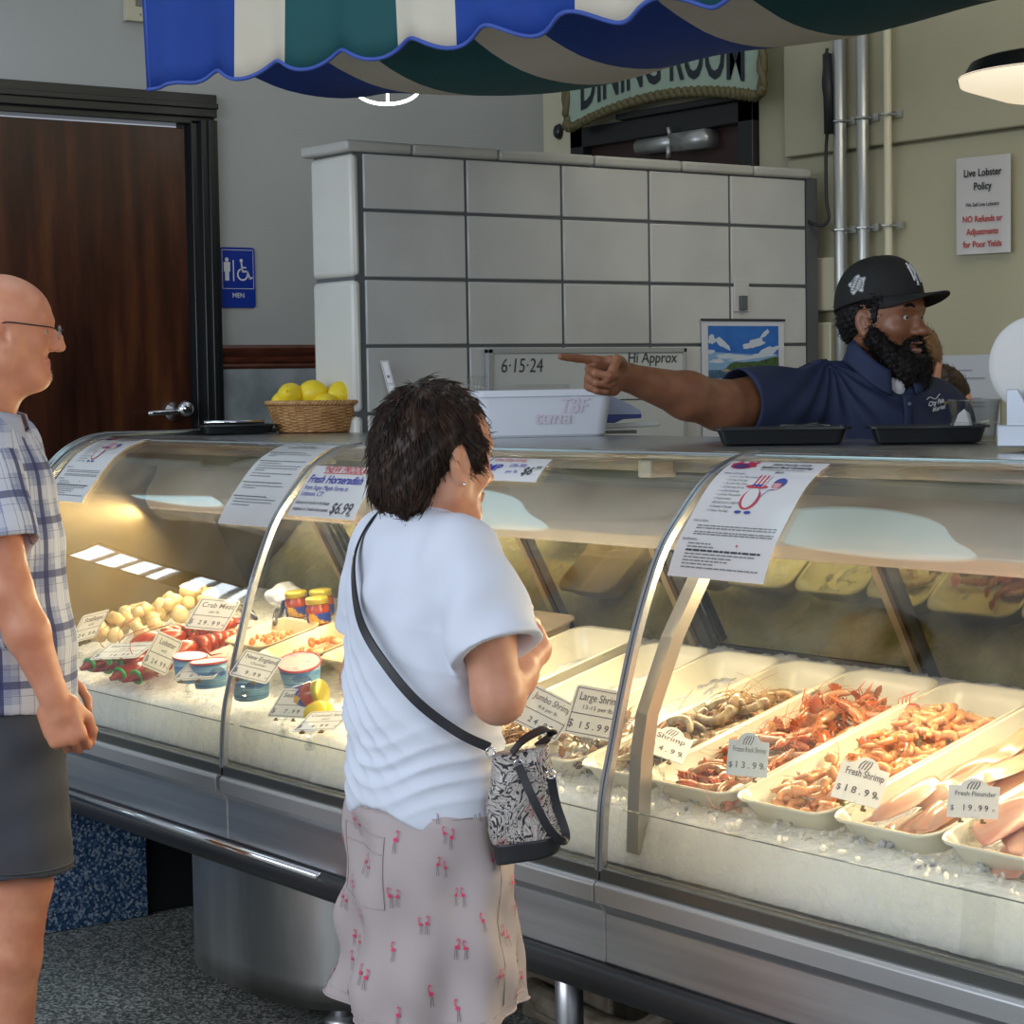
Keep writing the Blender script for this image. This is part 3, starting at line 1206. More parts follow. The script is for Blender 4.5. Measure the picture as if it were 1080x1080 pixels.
dish_lamp(-3.52, 4.42, 2.318, .29, 'round pendant lamp on a dark stem at the upper right above the clerk', m_lampglow)
for x, lab in ((-4.22, 'x'), (-6.12, 'y'), (-8.4, 'z')):
    dish_lamp(x, 2.10, 3.05, .38, {'x': 'round pendant lamp mirrored in the right-hand counter glass', 'y': 'round pendant lamp mirrored in the middle counter glass', 'z': 'round pendant lamp mirrored in the left counter glass'}[lab], m_lampdisc, dp=2.2)
# ring lamp seen edge-on below the awning
rl = thing('ring_lamp', 'thin white glowing ring light hanging just below the awning', 'lamp', (-6.315, 4.2, 2.60))
rc = np.array([-6.315, 4.2, 2.602])
rdir = np.array([.6, .8, 0])
m_ring = M('ring glow', (1, 1, 1), .4, emit=(.9, 1, .97), estr=5)
MB().tube([rc + .112 * (math.cos(a) * rdir) + np.array([0, 0, .055 * math.sin(a)]) for a in [2 * PI * i / 48 for i in range(48)]], .006, 8, closed=True).build('ring', m_ring, rl, smooth=True)
MB().tube([rc + [0, 0, -.055], rc + [0, 0, 1.2]], .005, 8).build('stem', m_ring, rl, smooth=True)
# ------------------------------------------------------------------ refrigerated counter, runs along x, front at y = 2.42
CX0, CX1 = -5.76, -1.58
J = [-5.75, -4.385, -2.985, -1.585]      # section joints
GP = np.array([(2.42, .672), (2.43, .80), (2.455, .9), (2.482, 1.0), (2.52, 1.12), (2.573, 1.24), (2.628, 1.31), (2.69, 1.37), (2.76, 1.405), (2.83, 1.417)])
_gl = np.concatenate([[0], np.cumsum(np.linalg.norm(np.diff(GP, axis=0), axis=1))])
GL = _gl[-1]
_dense = np.array(crv([np.array([a, b]) for a, b in GP], 10))
_dl = np.concatenate([[0], np.cumsum(np.linalg.norm(np.diff(_dense, axis=0), axis=1))])
GL = _dl[-1]


def gpt(s):
    """point on the glass profile at arc length s (m) from the bottom"""
    return np.array([np.interp(s, _dl, _dense[:, 0]), np.interp(s, _dl, _dense[:, 1])])


def gnr(s):
    a, b = gpt(max(0, s - .01)), gpt(min(GL, s + .01))
    d = (b - a) / np.linalg.norm(b - a)
    return np.array([-d[1], d[0]])     # outward (towards the customers, up)


def gxy(x, s, off=0.0):
    p = gpt(s) + gnr(s) * off
    return np.array([x, p[0], p[1]])


m_rail = M('satin rail', (.48, .485, .49), .42, .7, col2=(.54, .545, .55), nscale=12, stretch=(.1, 1, 1))
m_railtop = M('counter top metal', (.36, .37, .37), .22, .9, col2=(.44, .45, .45), nscale=10, stretch=(.1, 1, 1), rough2=.3)
m_beige = M('case liner', (.74, .70, .56), .45, col2=(.58, .52, .36), nscale=4)
m_hood = M('light hood', (.50, .46, .40), .35, .3)
m_mirror = M('dark mirror door', (.36, .34, .17), .03, 1.0, col2=(.20, .19, .09), nscale=3, rough2=.06)
m_glass = glassy('counter glass', (.985, .995, .985), 1.5, 0.0, haze=.018, hazecol=(.75, .72, .6))
m_guard = glassy('ice guard', (.985, .985, .975), 1.45, .03, haze=.006, hazecol=(.8, .78, .66))
m_edge = M('glass edge', (.25, .29, .27), .12, .5)
m_trimal = M('aluminium joint', (.55, .55, .55), .25, .9)
m_brownpost = M('warm post', (.30, .22, .12), .4, .4)
m_rubber = M('bumper rubber', (.022, .023, .026), .35)

case = thing('seafood_display_case', 'long curved-glass refrigerated seafood counter on steel pedestals', 'display case', (-3.7, 2.9, 0))
m_dark = M('case underside', (.03, .03, .032), .6)
for a, b in ((J[0], J[1]), (J[1], J[2]), (J[2], J[3])):
    mb = MB()
    mb.extrude([(2.425, .50), (2.425, .595), (2.412, .613), (2.44, .625), (3.45, .625), (3.45, .46), (2.47, .46)], lambda u, v, t: (t, u, v), a + .001, b - .001)
    mb.build('front_panel', m_steelH, case, bevel=.003)
# satin rail strips, with a dark notch at the first joint
for a, b in ((J[0], J[1] - .008), (J[1] + .012, J[2] - .002), (J[2] + .002, J[3])):
    mb = MB()
    mb.extrude([(2.44, .613), (2.400, .615), (2.398, .648), (2.404, .655), (2.44, .655)], lambda u, v, t: (t, u, v), a, b)
    mb.build('front_rail', m_rail, case, bevel=.002)
for a, b in ((J[0], J[1] - .006), (J[1] + .006, J[2] - .002), (J[2] + .002, J[3])):
    mb = MB()
    mb.box((a, 2.412, .654), (b, 2.445, .678)).box((a, 2.43, .60), (b, 2.44, .68))
    mb.build('glass_channel', M('channel', (.16, .16, .15), .3, .8), case, bevel=.002)
mb = MB()
mb.tube([(CX0, 2.425, .468), (CX1, 2.425, .468)], .030, 16)
mb.box((CX0, 2.43, .435), (CX1, 2.50, .50))
mb.build('bumper', m_rubber, case, smooth=False, bevel=.004)
MB().tube([(CX0, 2.405, .492), (-3.95, 2.405, .492)], .009, 10).build('bumper_highlight', m_chrome, case, smooth=True)  # chrome tube standing in for the highlight along the bumper's left part
MB().box((CX0 + .02, 2.50, .43), (CX1, 3.46, .47)).box((CX0 + .1, 3.35, 0), (CX1, 3.40, .45)).build('underside', m_dark, case)
# pedestals
for cx in (-4.67,):
    prof = []

    def ped(u, v, cx=cx):
        a = 2 * PI * u
        e = 2 / 3.2
        c, s = math.cos(a), math.sin(a)
        return (cx + .425 * abs(c) ** e * (1 if c > 0 else -1), 3.02 + .43 * abs(s) ** e * (1 if s > 0 else -1), .055 + v * .40)
    MB().grid(ped, 72, 6, closeu=True, capv=True).build('pedestal', M('pedestal steel', (.34, .33, .32), .30, 1.0, col2=(.62, .61, .59), nscale=2.2, ndetail=6, stretch=(1.5, 1.5, .35), rough2=.45, lo=.4, hi=.6), case, smooth=True)
mb = MB()
for cx, cy in ((-4.37, 2.72), (-3.47, 2.72), (-2.2, 2.72), (-5.6, 3.2)):
    mb = MB().tube([(cx, cy, .0), (cx, cy, .44)], .030, 16).lathe([(.045, 0), (.045, .02), (.03, .03)], (cx, cy, 0), 16)
    mb.build('leg', m_steel, case, smooth=True)
mb = MB().tube(crv([(-4.2, 3.2, .05), (-4.0, 3.05, .09), (-3.7, 3.1, .06), (-3.6, 3.2, .2)], 6), .035, 10)
mb.box((-4.15, 3.1, .0), (-3.8, 3.3, .16))
mb.build('drain_pipe', M('rusty drain', (.10, .07, .045), .6, col2=(.22, .19, .14), nscale=14), case, bevel=.01)

# glass panes, joint posts
m_ps = []
for i in range(3):
    a, b = J[i] + .006, J[i + 1] - .006
    pr = [(a, -.003), (b, -.003), (b, .003), (a, .003)]
    g = MB().grid(lambda u, v: gxy(pr[int(round(u * 4)) % 4][0], v * GL, pr[int(round(u * 4)) % 4][1]), 4, 60, closeu=True, capv=True).build('front_glass', m_glass, case, smooth=True)
    g.data.set_sharp_from_angle(angle=.6)
for i, x in enumerate(J[:3]):
    mb = MB()
    w = .010 if i else .014
    n_ = 44
    for k in range(n_):
        pass
    def strip(x0, x1, o0, o1, mi):
        def f(u, v):
            pr = [(x0, o0), (x1, o0), (x1, o1), (x0, o1)][int(round(u * 4)) % 4]
            return gxy(pr[0], v * GL * .985, pr[1])
        mb.grid(f, 4, 44, mi, closeu=True)
    strip(x - w, x - w * .15, -.004, .009, 0)
    strip(x + w * .15, x + w, -.004, .009, 0)
    strip(x - w * .2, x + w * .2, -.004, .004, 1)
    mb.build('glass_joint', [m_trimal, m_edge], case)
# support ribs behind the joints (seen beside them through the glass)
for x in (J[2],):
    pts = [(2.47, .70), (2.475, .80), (2.482, .88), (2.497, .955), (2.56, 1.09), (2.64, 1.215), (2.80, 1.33)]
    mb = MB()
    a = []
    for k, (y, z) in enumerate(pts):
        a.append([(x + .010, y, z), (x + .042, y, z), (x + .042, y + .028, z - .003), (x + .010, y + .028, z - .003)])
    vs = [p for r in a for p in r]
    fs = []
    for k in range(len(a) - 1):
        for q in range(4):
            fs.append((4 * k + q, 4 * k + (q + 1) % 4, 4 * k + 4 + (q + 1) % 4, 4 * k + 4 + q))
    fs += [(3, 2, 1, 0), tuple(4 * (len(a) - 1) + q for q in range(4))]
    mb.add(vs, fs)
    mb.build('support_rib', M('rib metal', (.42, .38, .33), .3, .8), case)

# end panel on the left: curved outer trim and an inner liner
x = J[0] - .012
poly = [tuple(gpt(s)) for s in np.linspace(0, GL, 30)] + [(3.45, 1.40), (3.45, .64), (2.44, .64)]
MB().extrude(poly, lambda u, v, t: (t, u, v), x - .02, x).build('end_panel', glassy('end panel acrylic', (.55, .52, .42), 1.5, .05, haze=.10, hazecol=(.42, .33, .18)), case)
poly2 = [(y + .03, z - .02) for y, z in [tuple(gpt(s)) for s in np.linspace(0, GL * .96, 26)]] + [(3.3, 1.36), (3.3, .66), (2.46, .66)]
MB().extrude(poly2, lambda u, v, t: (t, u, v), x + .003, x + .012).build('end_liner', M('end liner tan', (.15, .11, .05), .3, .35, col2=(.22, .165, .08), nscale=2.5), case)
for off, r in ((.012, .010), (.034, .006)):
    MB().tube([gxy(x - .012 - off * .6, s, .006 + off * .25) for s in np.linspace(0, GL, 40)] + [(x - .012 - off * .6, 3.4, 1.423 + off * .2)], r, 8).build('end_trim', M('end trim metal', (.42, .43, .42), .18, .9), case, smooth=True)

# counter top and its front lip
for a, b in ((J[0] - .03, J[1]), (J[1], J[2]), (J[2], J[3])):
    mb = MB()
    mb.extrude([(2.80, 1.404), (2.795, 1.412), (2.80, 1.419), (3.60, 1.419), (3.60, 1.375), (2.86, 1.375), (2.86, 1.395)], lambda u, v, t: (t, u, v), a + .0006, b - .0006)
    mb.build('counter_top', m_railtop, case, bevel=.0015)
MB().box((J[0], 2.87, 1.34), (J[3], 3.2, 1.374)).build('top_liner', M('top liner', (.10, .11, .085), .3, .5), case)
MB().box((J[0], 3.3, .64), (J[3], 3.33, .97)).box((J[0], 3.40, .6), (J[3], 3.56, 1.0), 0).box((J[0] + .02, 3.42, .0), (J[3], 3.44, .6)).build('rear_panel', m_beige, case)
for xx in (-3.30, -4.6):
    MB().box((xx - .02, 2.80, 1.365), (xx + .02, 2.87, 1.40)).build('glass_clip', M('clip cream', (.5, .48, .4), .4), case, bevel=.003)
# light hood with three stepped bands
mb = MB()
mb.extrude([(2.93, 1.205), (2.915, 1.235), (2.925, 1.268), (2.95, 1.30), (2.965, 1.345), (3.08, 1.345), (3.06, 1.24), (3.03, 1.205), (3.01, 1.222), (2.95, 1.222)], lambda u, v, t: (t, u, v), J[0] + .02, J[3])
mb.build('light_hood', m_hood, case, bevel=.003)
m_tube = M('case tube light', (1, 1, 1), .3, emit=(1.0, .80, .50), estr=4)
MB().tube([(J[0] + .1, 2.98, 1.213), (J[3] - .02, 2.98, 1.213)], .007, 8).build('light_tube', m_tube, case, smooth=True)
# rear sliding doors: dark mirror glass leaning forward, with frames
b0, b1 = np.array([3.275, .955]), np.array([3.065, 1.345])
db = b1 - b0


def dpt(x, v, o=0.0):
    n_ = np.array([-db[1], db[0]]) / np.linalg.norm(db)
    p = b0 + db * v + n_ * o
    return np.array([x, p[0], p[1]])


m_doorframe = M('door frame dark', (.02, .02, .018), .35)
sl = [(-5.74, -5.06), (-5.06, -4.12), (-4.12, -3.60), (-3.60, -2.93), (-2.93, -2.15), (-2.15, -1.60)]
for i, (a, b) in enumerate(sl):
    off = 0 if i % 2 else .012
    d = MB().add([dpt(a, 0, off), dpt(b, 0, off), dpt(b, 1, off), dpt(a, 1, off), dpt(a, 0, off - .006), dpt(b, 0, off - .006), dpt(b, 1, off - .006), dpt(a, 1, off - .006)],
                 [(0, 1, 2, 3), (7, 6, 5, 4), (0, 4, 5, 1), (1, 5, 6, 2), (2, 6, 7, 3), (3, 7, 4, 0)]).build('rear_door', m_mirror, case)
    e = b
    if i < 5:
        for (x0, x1, mi) in ((e - .030, e + .004, 0), (e - .075, e - .055, 1)):
            P_ = [dpt(x0, 0, off + .001), dpt(x1, 0, off + .001), dpt(x1, 1, off + .001), dpt(x0, 1, off + .001), dpt(x0, 0, off + .012), dpt(x1, 0, off + .012), dpt(x1, 1, off + .012), dpt(x0, 1, off + .012)]
            MB().add(P_, [(0, 1, 2, 3), (7, 6, 5, 4), (0, 4, 5, 1), (1, 5, 6, 2), (2, 6, 7, 3), (3, 7, 4, 0)], 0).build('door_stile', (m_doorframe, m_brownpost)[mi], d)
MB().box((J[0], 3.27, .93), (J[3], 3.32, .958)).build('door_track', m_doorframe, case)
MB().box((J[0], 3.06, 1.335), (J[3], 3.12, 1.36)).build('door_track', m_doorframe, case)

# sloping deck under the ice, front guards
DECK = lambda y: .835 + .262 * (y - 2.62)
mb = MB().box((J[0] + .02, 2.455, .64), (J[3], 3.30, .662))
mb.build('deck', m_beige, case)
for a, b, lean in ((-5.70, -4.40, 0), (-4.37, -3.02, 0), (-2.965, -2.105, 0), (-2.17, -1.6, .003)):
    zt = .782 if a > -3 else .768
    mb = MB().obox(((a + b) / 2, 2.462 + lean, (.672 + zt) / 2 + (.006 if lean else 0)), ((b - a) / 2, .002, (zt - .672) / 2), rotm(-.10, 0, 0))
    g_ = mb.build('ice_guard', m_guard, case)
    MB().tube([(a, 2.4555 + lean, zt - .0005), (b, 2.4555 + lean, zt - .0005)], .0014, 6).build('guard_edge', m_edge, g_, smooth=True)

# ------------------------------------------------------------------ ice


def ice_mat():
    m, nt, b = _new('crushed ice')
    N, L = nt.nodes, nt.links
    b.inputs['Base Color'].default_value = (.82, .84, .78, 1)
    b.inputs['Roughness'].default_value = .16
    b.inputs['Specular IOR Level'].default_value = .6
    b.inputs['Subsurface Weight'].default_value = 1.0
    b.inputs['Subsurface Radius'].default_value = (.13, .13, .10)
    b.inputs['Subsurface Scale'].default_value = 1.0
    b.inputs['Transmission Weight'].default_value = .0
    b.inputs['IOR'].default_value = 1.2
    tc = N.new('ShaderNodeTexCoord')
    vo = N.new('ShaderNodeTexVoronoi')
    vo.feature = 'SMOOTH_F1'
    vo.inputs['Scale'].default_value = 52
    vo.inputs['Smoothness'].default_value = .3
    nz = N.new('ShaderNodeTexNoise')
    nz.inputs['Scale'].default_value = 30
    nz.inputs['Detail'].default_value = 4
    L.new(tc.outputs['Object'], nz.inputs['Vector'])
    mixv = N.new('ShaderNodeMix')
    mixv.data_type = 'RGBA'
    mixv.inputs['Factor'].default_value = .12
    L.new(tc.outputs['Object'], mixv.inputs['A'])
    L.new(nz.outputs['Color'], mixv.inputs['B'])
    L.new(mixv.outputs['Result'], vo.inputs['Vector'])
    ad_ = N.new('ShaderNodeMath')
    ad_.operation = 'MULTIPLY_ADD'
    L.new(nz.outputs['Fac'], ad_.inputs[0])
    ad_.inputs[1].default_value = .5
    L.new(vo.outputs['Distance'], ad_.inputs[2])
    bp = N.new('ShaderNodeBump')
    bp.inputs['Strength'].default_value = .5
    bp.inputs['Distance'].default_value = .007
    L.new(ad_.outputs[0], bp.inputs['Height'])
    L.new(bp.outputs[0], b.inputs['Normal'])
    cr = N.new('ShaderNodeValToRGB')
    cr.color_ramp.elements[0].color = (.97, .955, .90, 1)
    cr.color_ramp.elements[1].color = (.88, .88, .81, 1)
    cr.color_ramp.elements[1].position = .75
    L.new(ad_.outputs[0], cr.inputs[0])
    L.new(cr.outputs[0], b.inputs['Base Color'])
    tl = N.new('ShaderNodeBsdfTranslucent')
    tl.inputs['Color'].default_value = (.95, .95, .90, 1)
    ms = N.new('ShaderNodeMixShader')
    ms.inputs['Fac'].default_value = .0
    out = [n for n in N if n.type == 'OUTPUT_MATERIAL'][0]
    L.new(b.outputs[0], ms.inputs[1])
    L.new(tl.outputs[0], ms.inputs[2])
    L.new(ms.outputs[0], out.inputs['Surface'])
    return m


m_ice = ice_mat()


def ice_sheet(x0, x1, nu, seed, hh=.0):
    def f(u, v):
        x = x0 + (x1 - x0) * u
        # v 0..0.3 front face up the guard, then the slope
        if v < .22:
            t = v / .22
            y, z = 2.470 + .030 * t, .675 + (.095 + hh) * t
            dn = (-1, 0)
        elif v < .34:
            t = (v - .22) / .12
            y = 2.500 + .076 * t
            z = .770 + hh + (.012) * math.sin(t * PI / 2)
            dn = (0, 1)
        else:
            t = (v - .34) / .66
            y = 2.576 + .70 * t
            z = .782 + hh + .245 * (y - 2.576)
            dn = (0, 1)
        a = noise.noise(Vector((x * 34, y * 34, seed))) * .006 + noise.noise(Vector((x * 75, y * 75 + z * 60, seed + 5))) * .005 + noise.noise(Vector((x * 9, y * 12, seed + 9))) * .007
        if v < .20:
            a *= .5
        return (x, y + dn[0] * a, z + dn[1] * a)
    def g(u, v):
        if v <= .84:
            return f(u, v / .84)
        t = (v - .84) / .16
        x = x0 + (x1 - x0) * u
        e_ = f(u, 1.0)
        if t < .5:
            return (x, e_[1], e_[2] + (.668 - e_[2]) * t * 2)
        return (x, e_[1] + (2.470 - e_[1]) * (t - .5) * 2, .668)
    m_ = MB().grid(g, nu, 132)
    W_ = nu + 1
    m_.f.append(tuple(j * W_ for j in range(133)))
    m_.f.append(tuple(j * W_ + nu for j in range(133))[::-1])
    m_.m += [0, 0]
    return m_


ic = ice_sheet(-5.735, -1.60, 640, 3.0)
tag(ic.build('crushed_ice', m_ice, smooth=True), 'bed of crushed ice filling the display counter behind the clear front guards', 'ice', kind='stuff')
# loose lumps on the surface nearest the guard
mb = MB()
rr = random.Random(5)
for k in range(240):
    x = rr.uniform(-3.6, -1.7) if k < 280 else rr.uniform(-5.6, -3.6)
    y = rr.uniform(2.49, 2.60)
    z = .778 + .10 * (y - 2.49) + rr.uniform(0, .006)
    s = rr.uniform(.004, .010)
    R = rotm(rr.random() * 6, rr.random() * 6, rr.random() * 6)
    mb.ell((x, y, z), (s, s * rr.uniform(.5, .9), s * rr.uniform(.4, .8)), R, 6)
tag(mb.build('ice_lumps', m_ice), 'loose ice lumps heaped along the top of the front guard', 'ice', kind='stuff')
# ------------------------------------------------------------------ sheets stuck on the curved glass
m_paper = M('printer paper', (.78, .76, .76), .55)
m_sleeve = glassy('page sleeve', (.97, .97, .97), 1.4, .08)
m_ink = M('print ink', (.04, .04, .05), .6)
m_inkg = M('print ink grey', (.22, .22, .24), .6)
m_red = M('marker red', (.72, .02, .03), .6)
m_bluei = M('marker blue', (.015, .02, .42), .6)
m_flagb = M('flag blue', (.02, .05, .35), .6)
m_flagr = M('flag red', (.60, .02, .06), .6)
m_violet = M('pot violet', (.10, .03, .16), .6)


def sheet_on_glass(name, label, x0, x1, s_top, h, skew=0.0, cat='sheet'):
    """x0,x1 at the top edge; s_top arc length; returns thing, mapping f(u,v,t)"""
    cx = (x0 + x1) / 2
    b = gxy(cx, s_top - h, .01)
    t = thing(name, label, cat, tuple(b))

    def f(u, v, o=0.0):
        s = s_top - h + h * v
        x = x0 + (x1 - x0) * u + skew * (1 - v)
        return gxy(x, s, .0055 + o)
    MB().grid(lambda u, v: f(u, v), 6, 40).build('paper', m_paper, t, smooth=True)
    sl = MB().grid(lambda u, v: f(u * 1.03 - .015, v * 1.045 - .04, .0022), 6, 40).build('sleeve', m_sleeve, t, smooth=True)
    return t, f


def lines(mb, f, rows, mi=0, t=.0012):
    for (u0, u1, v, hh) in rows:
        n = max(1, int((u1 - u0) / .06))
        rnd = random.Random(int(v * 1000))
        u = u0
        while u < u1 - .01:
            w = rnd.uniform(.02, .07)
            e = min(u1, u + w)
            mb.add([f(u, v, t), f(e, v, t), f(e, v + hh, t), f(u, v + hh, t)], [(0, 1, 2, 3)], mi)
            u = e + .010


def giveaway(label, x0, x1, st, h, sk):
    t, f = sheet_on_glass('giveaway_flyer', label, x0, x1, st, h, sk, 'flyer')
    mb = MB()
    F2 = lambda x, y: f(x, y, .0012)
    put_text(mb, '2024 Fourth of July', .050, lambda x, y: f(x, .945 + (y - .945) * .72, .0012), .66, .945, bold=.025, align='CENTER', sx=1.02)
    put_text(mb, 'Seafood Boil Giveaway', .054, lambda x, y: f(x, .905 + (y - .905) * .72, .0012), .64, .905, bold=.025, align='CENTER', sx=1.05)
    put_text(mb, 'Win a Seafood Boil at City Fish Market', .028, lambda x, y: f(x, .878 + (y - .878) * .8, .0012), .62, .878, align='CENTER', sx=1.02)
    put_text(mb, '$500.00', .026, F2, .62, .848, align='CENTER', bold=.02)
    put_text(mb, 'Winner will receive...', .028, F2, .06, .825)
    for i, q in enumerate(['1 pr. 4 - 5 oz. Maine Lobster Tails', '1 lb. King Crab Legs', '1 lb. Crab Claw Clams', '1 lb. 8ct Large Shrimp', '1 jar Boil Seasoning', '1 qt Fresh Horseradish', '2 Fresh Lemons', '$25 Gift Card to D&D Market', 'A Handful of Recipes', '2 Yellow Tote Bags']):
        put_text(mb, '• ' + q, .0265, F2, .14, .788 - i * .0335)
    put_text(mb, 'How to Enter...', .028, F2, .06, .40)
    for v in (.365, .345, .315, .298):
        lines(mb, f, [(.13, .95, v, .009)], 1)
    put_text(mb, 'Qualifications...', .028, F2, .04, .255)
    for i, (v, w) in enumerate(((.228, .36), (.205, .40), (.178, .90), (.155, .86), (.132, .62), (.110, .60), (.088, .45), (.064, .92))):
        lines(mb, f, [(.12, w, v, .009 if i != 2 else .014)], 0 if i == 2 else 1)
    mb.build('print', [m_ink, m_inkg], t)
    # boil pot with claws, and the gnome with a striped hat and a balloon
    pot = MB()

    def disc(cx, cy, rx, ry, mi, n=18, o=.0014, a0=0.0, a1=2 * PI, rot=0.0):
        pts = []
        for i in range(n):
            a = a0 + (a1 - a0) * i / (n - (0 if abs(a1 - a0 - 2 * PI) < .01 else 1))
            x_, y_ = rx * math.cos(a), ry * math.sin(a)
            pts.append(f(cx + x_ * math.cos(rot) - y_ * math.sin(rot), cy + (x_ * math.sin(rot) + y_ * math.cos(rot)) * .77, o))
        pot.add(pts, [tuple(range(n))], mi)
    disc(.16, .925, .115, .050, 0)
    for k in range(7):
        disc(.07 + .035 * k, .95 + .02 * math.sin(k * 1.9), .032, .022, 1 if k % 2 else 0, rot=k)
    disc(.27, .97, .04, .018, 1, rot=.6)
    disc(.16, .920, .085, .042, 2, o=.0018)
    # gnome
    gx, gy = .52, .60
    disc(gx, gy + .0, .095, .115, 1, o=.0014)
    disc(gx, gy + .01, .070, .110, 3, o=.0018)
    disc(gx - .05, gy - .11, .035, .016, 4, o=.002)
    disc(gx + .05, gy - .11, .035, .016, 4, o=.002)
    disc(gx, gy + .105, .115, .022, 1, o=.002)
    for k in range(6):
        x0_ = gx - .055 + k * .020
        pot.add([f(x0_, gy + .105, .0022), f(x0_ + .020, gy + .105, .0022), f(x0_ + .028, gy + .215, .0022), f(x0_ + .006, gy + .215, .0022)], [(0, 1, 2, 3)], 3 if k % 2 else 1)
    disc(gx, gy + .115, .060, .012, 4, o=.0026)
    disc(gx + .20, gy + .15, .062, .058, 4, o=.0014)
    disc(gx + .19, gy + .12, .050, .040, 1, o=.0018)
    for k in range(3):
        disc(gx + .19, gy + .095 + .018 * k, .045, .0055, 3, o=.0022)
    polyline(pot, lambda a_, b_, t_: f(a_, b_, .0014), [(gx + .09, gy + .02), (gx + .13, gy + .08), (gx + .18, gy + .085)], .006, 4)
    disc(.63, .232, .010, .010, 1, o=.0014)
    pot.build('pictures', [m_flagr, m_flagr, m_violet, m_paper, m_flagb], t)
    return t


giveaway('white fourth of July giveaway flyer on the right glass beside the metal joint', -2.975, -2.722, GL - .082, .285, .032)
giveaway('white fourth of July giveaway flyer on the far left end of the glass', -5.715, -5.462, GL - .025, .292, .03)

t, f = sheet_on_glass('seafood_advisory', 'plain typed white advisory sheet left of the handwritten horseradish card', -4.675, -4.428, GL - .050, .292, .034, 'notice')
mb = MB()
put_text(mb, 'According to State', .046, lambda x, y: f(x, .93 + (y - .93) * .75, .0012), .52, .93, bold=.02, align='CENTER', sx=1.05)
put_text(mb, 'Regulation on Consuming Seafood', .038, lambda x, y: f(x, .90 + (y - .90) * .75, .0012), .5, .893, bold=.02, align='CENTER', sx=1.0)
for v, w in ((.80, .75), (.77, .9), (.745, .25), (.67, .93), (.64, .5), (.61, .92), (.58, .9), (.555, .3), (.52, .88), (.49, .5), (.42, .8), (.385, .86), (.36, .35), (.27, .7), (.24, .9), (.21, .85), (.18, .45)):
    lines(mb, f, [(.10 if v not in (.80, .67, .42, .27) else .04, w, v, .009)], 0 if v in (.80, .67, .42, .27) else 1)
mb.build('print', [m_ink, m_inkg], t)

t, f = sheet_on_glass('horseradish_card', 'handwritten new product fresh horseradish price card on the glass', -4.372, -4.082, GL - .155, .152, .035, 'price card')
mb = MB()
H = lambda v, k=.55: (lambda x, y: f(x, v + (y - v) * 1.9, .0012))
put_text(mb, '*NEW PRODUCT*', .100, H(.86), .17, .86, 1, ital=.15, bold=.01, sx=.95)
mb.add([f(.2, .835, .0012), f(.78, .835, .0012), f(.78, .85, .0012), f(.2, .85, .0012)], [(0, 1, 2, 3)], 1)
put_text(mb, 'Fresh Horseradish', .118, H(.64), .04, .64, 2, ital=.15, bold=.02, sx=.92)
put_text(mb, 'from Sugar Maple Farms in', .070, H(.50), .05, .50, 2, ital=.1, sx=.86)
put_text(mb, 'Lebanon, CT!', .070, H(.38), .05, .38, 2, ital=.1, sx=.86)
put_text(mb, 'Lasts up to 6 months in the freezer', .050, H(.22), .04, .22, 0, ital=.1, sx=.72, bold=.01)
put_text(mb, 'unopened, or 2 weeks when opened', .050, H(.10), .04, .10, 0, ital=.1, sx=.72, bold=.01)
put_text(mb, '$6.99', .150, H(.12), .60, .10, 0, ital=.15, bold=.01, sx=.9)
put_text(mb, 'ea.', .06, H(.05), .86, .05, 0, ital=.1)
mb.build('handwriting', [m_ink, m_red, m_bluei], t)

t, f = sheet_on_glass('shrimp_price_card', 'handwritten shrimp price card on the middle glass in front of the woman', -3.79, -3.515, GL - .098, .080, .03, 'price card')
mb = MB()
put_text(mb, 'One Day Only', .10, lambda x, y: f(x, .80 + (y - .80) * 2.2, .0012), .30, .80, 1, ital=.1, sx=.7)
put_text(mb, 'SHRIMP', .18, lambda x, y: f(x, .36 + (y - .36) * 2.2, .0012), -.02, .36, 2, ital=.2, bold=.02, sx=.80)
put_text(mb, '(26-30)', .10, lambda x, y: f(x, .55 + (y - .55) * 2.0, .0012), .56, .55, 2, ital=.1, sx=.7)
put_text(mb, 'per lb.', .085, lambda x, y: f(x, .30 + (y - .30) * 2.0, .0012), .56, .30, 2, ital=.1, sx=.7)
put_text(mb, '$6', .20, lambda x, y: f(x, .25 + (y - .25) * 2.2, .0012), .76, .25, 0, ital=.2, bold=.02, sx=.6)
put_text(mb, '99', .11, lambda x, y: f(x, .45 + (y - .45) * 2.2, .0012), .90, .45, 0, ital=.2, sx=.6)
mb.build('handwriting', [m_ink, m_red, m_bluei], t)

# ------------------------------------------------------------------ things on the counter top (z = 1.419)
ZT = 1.4195


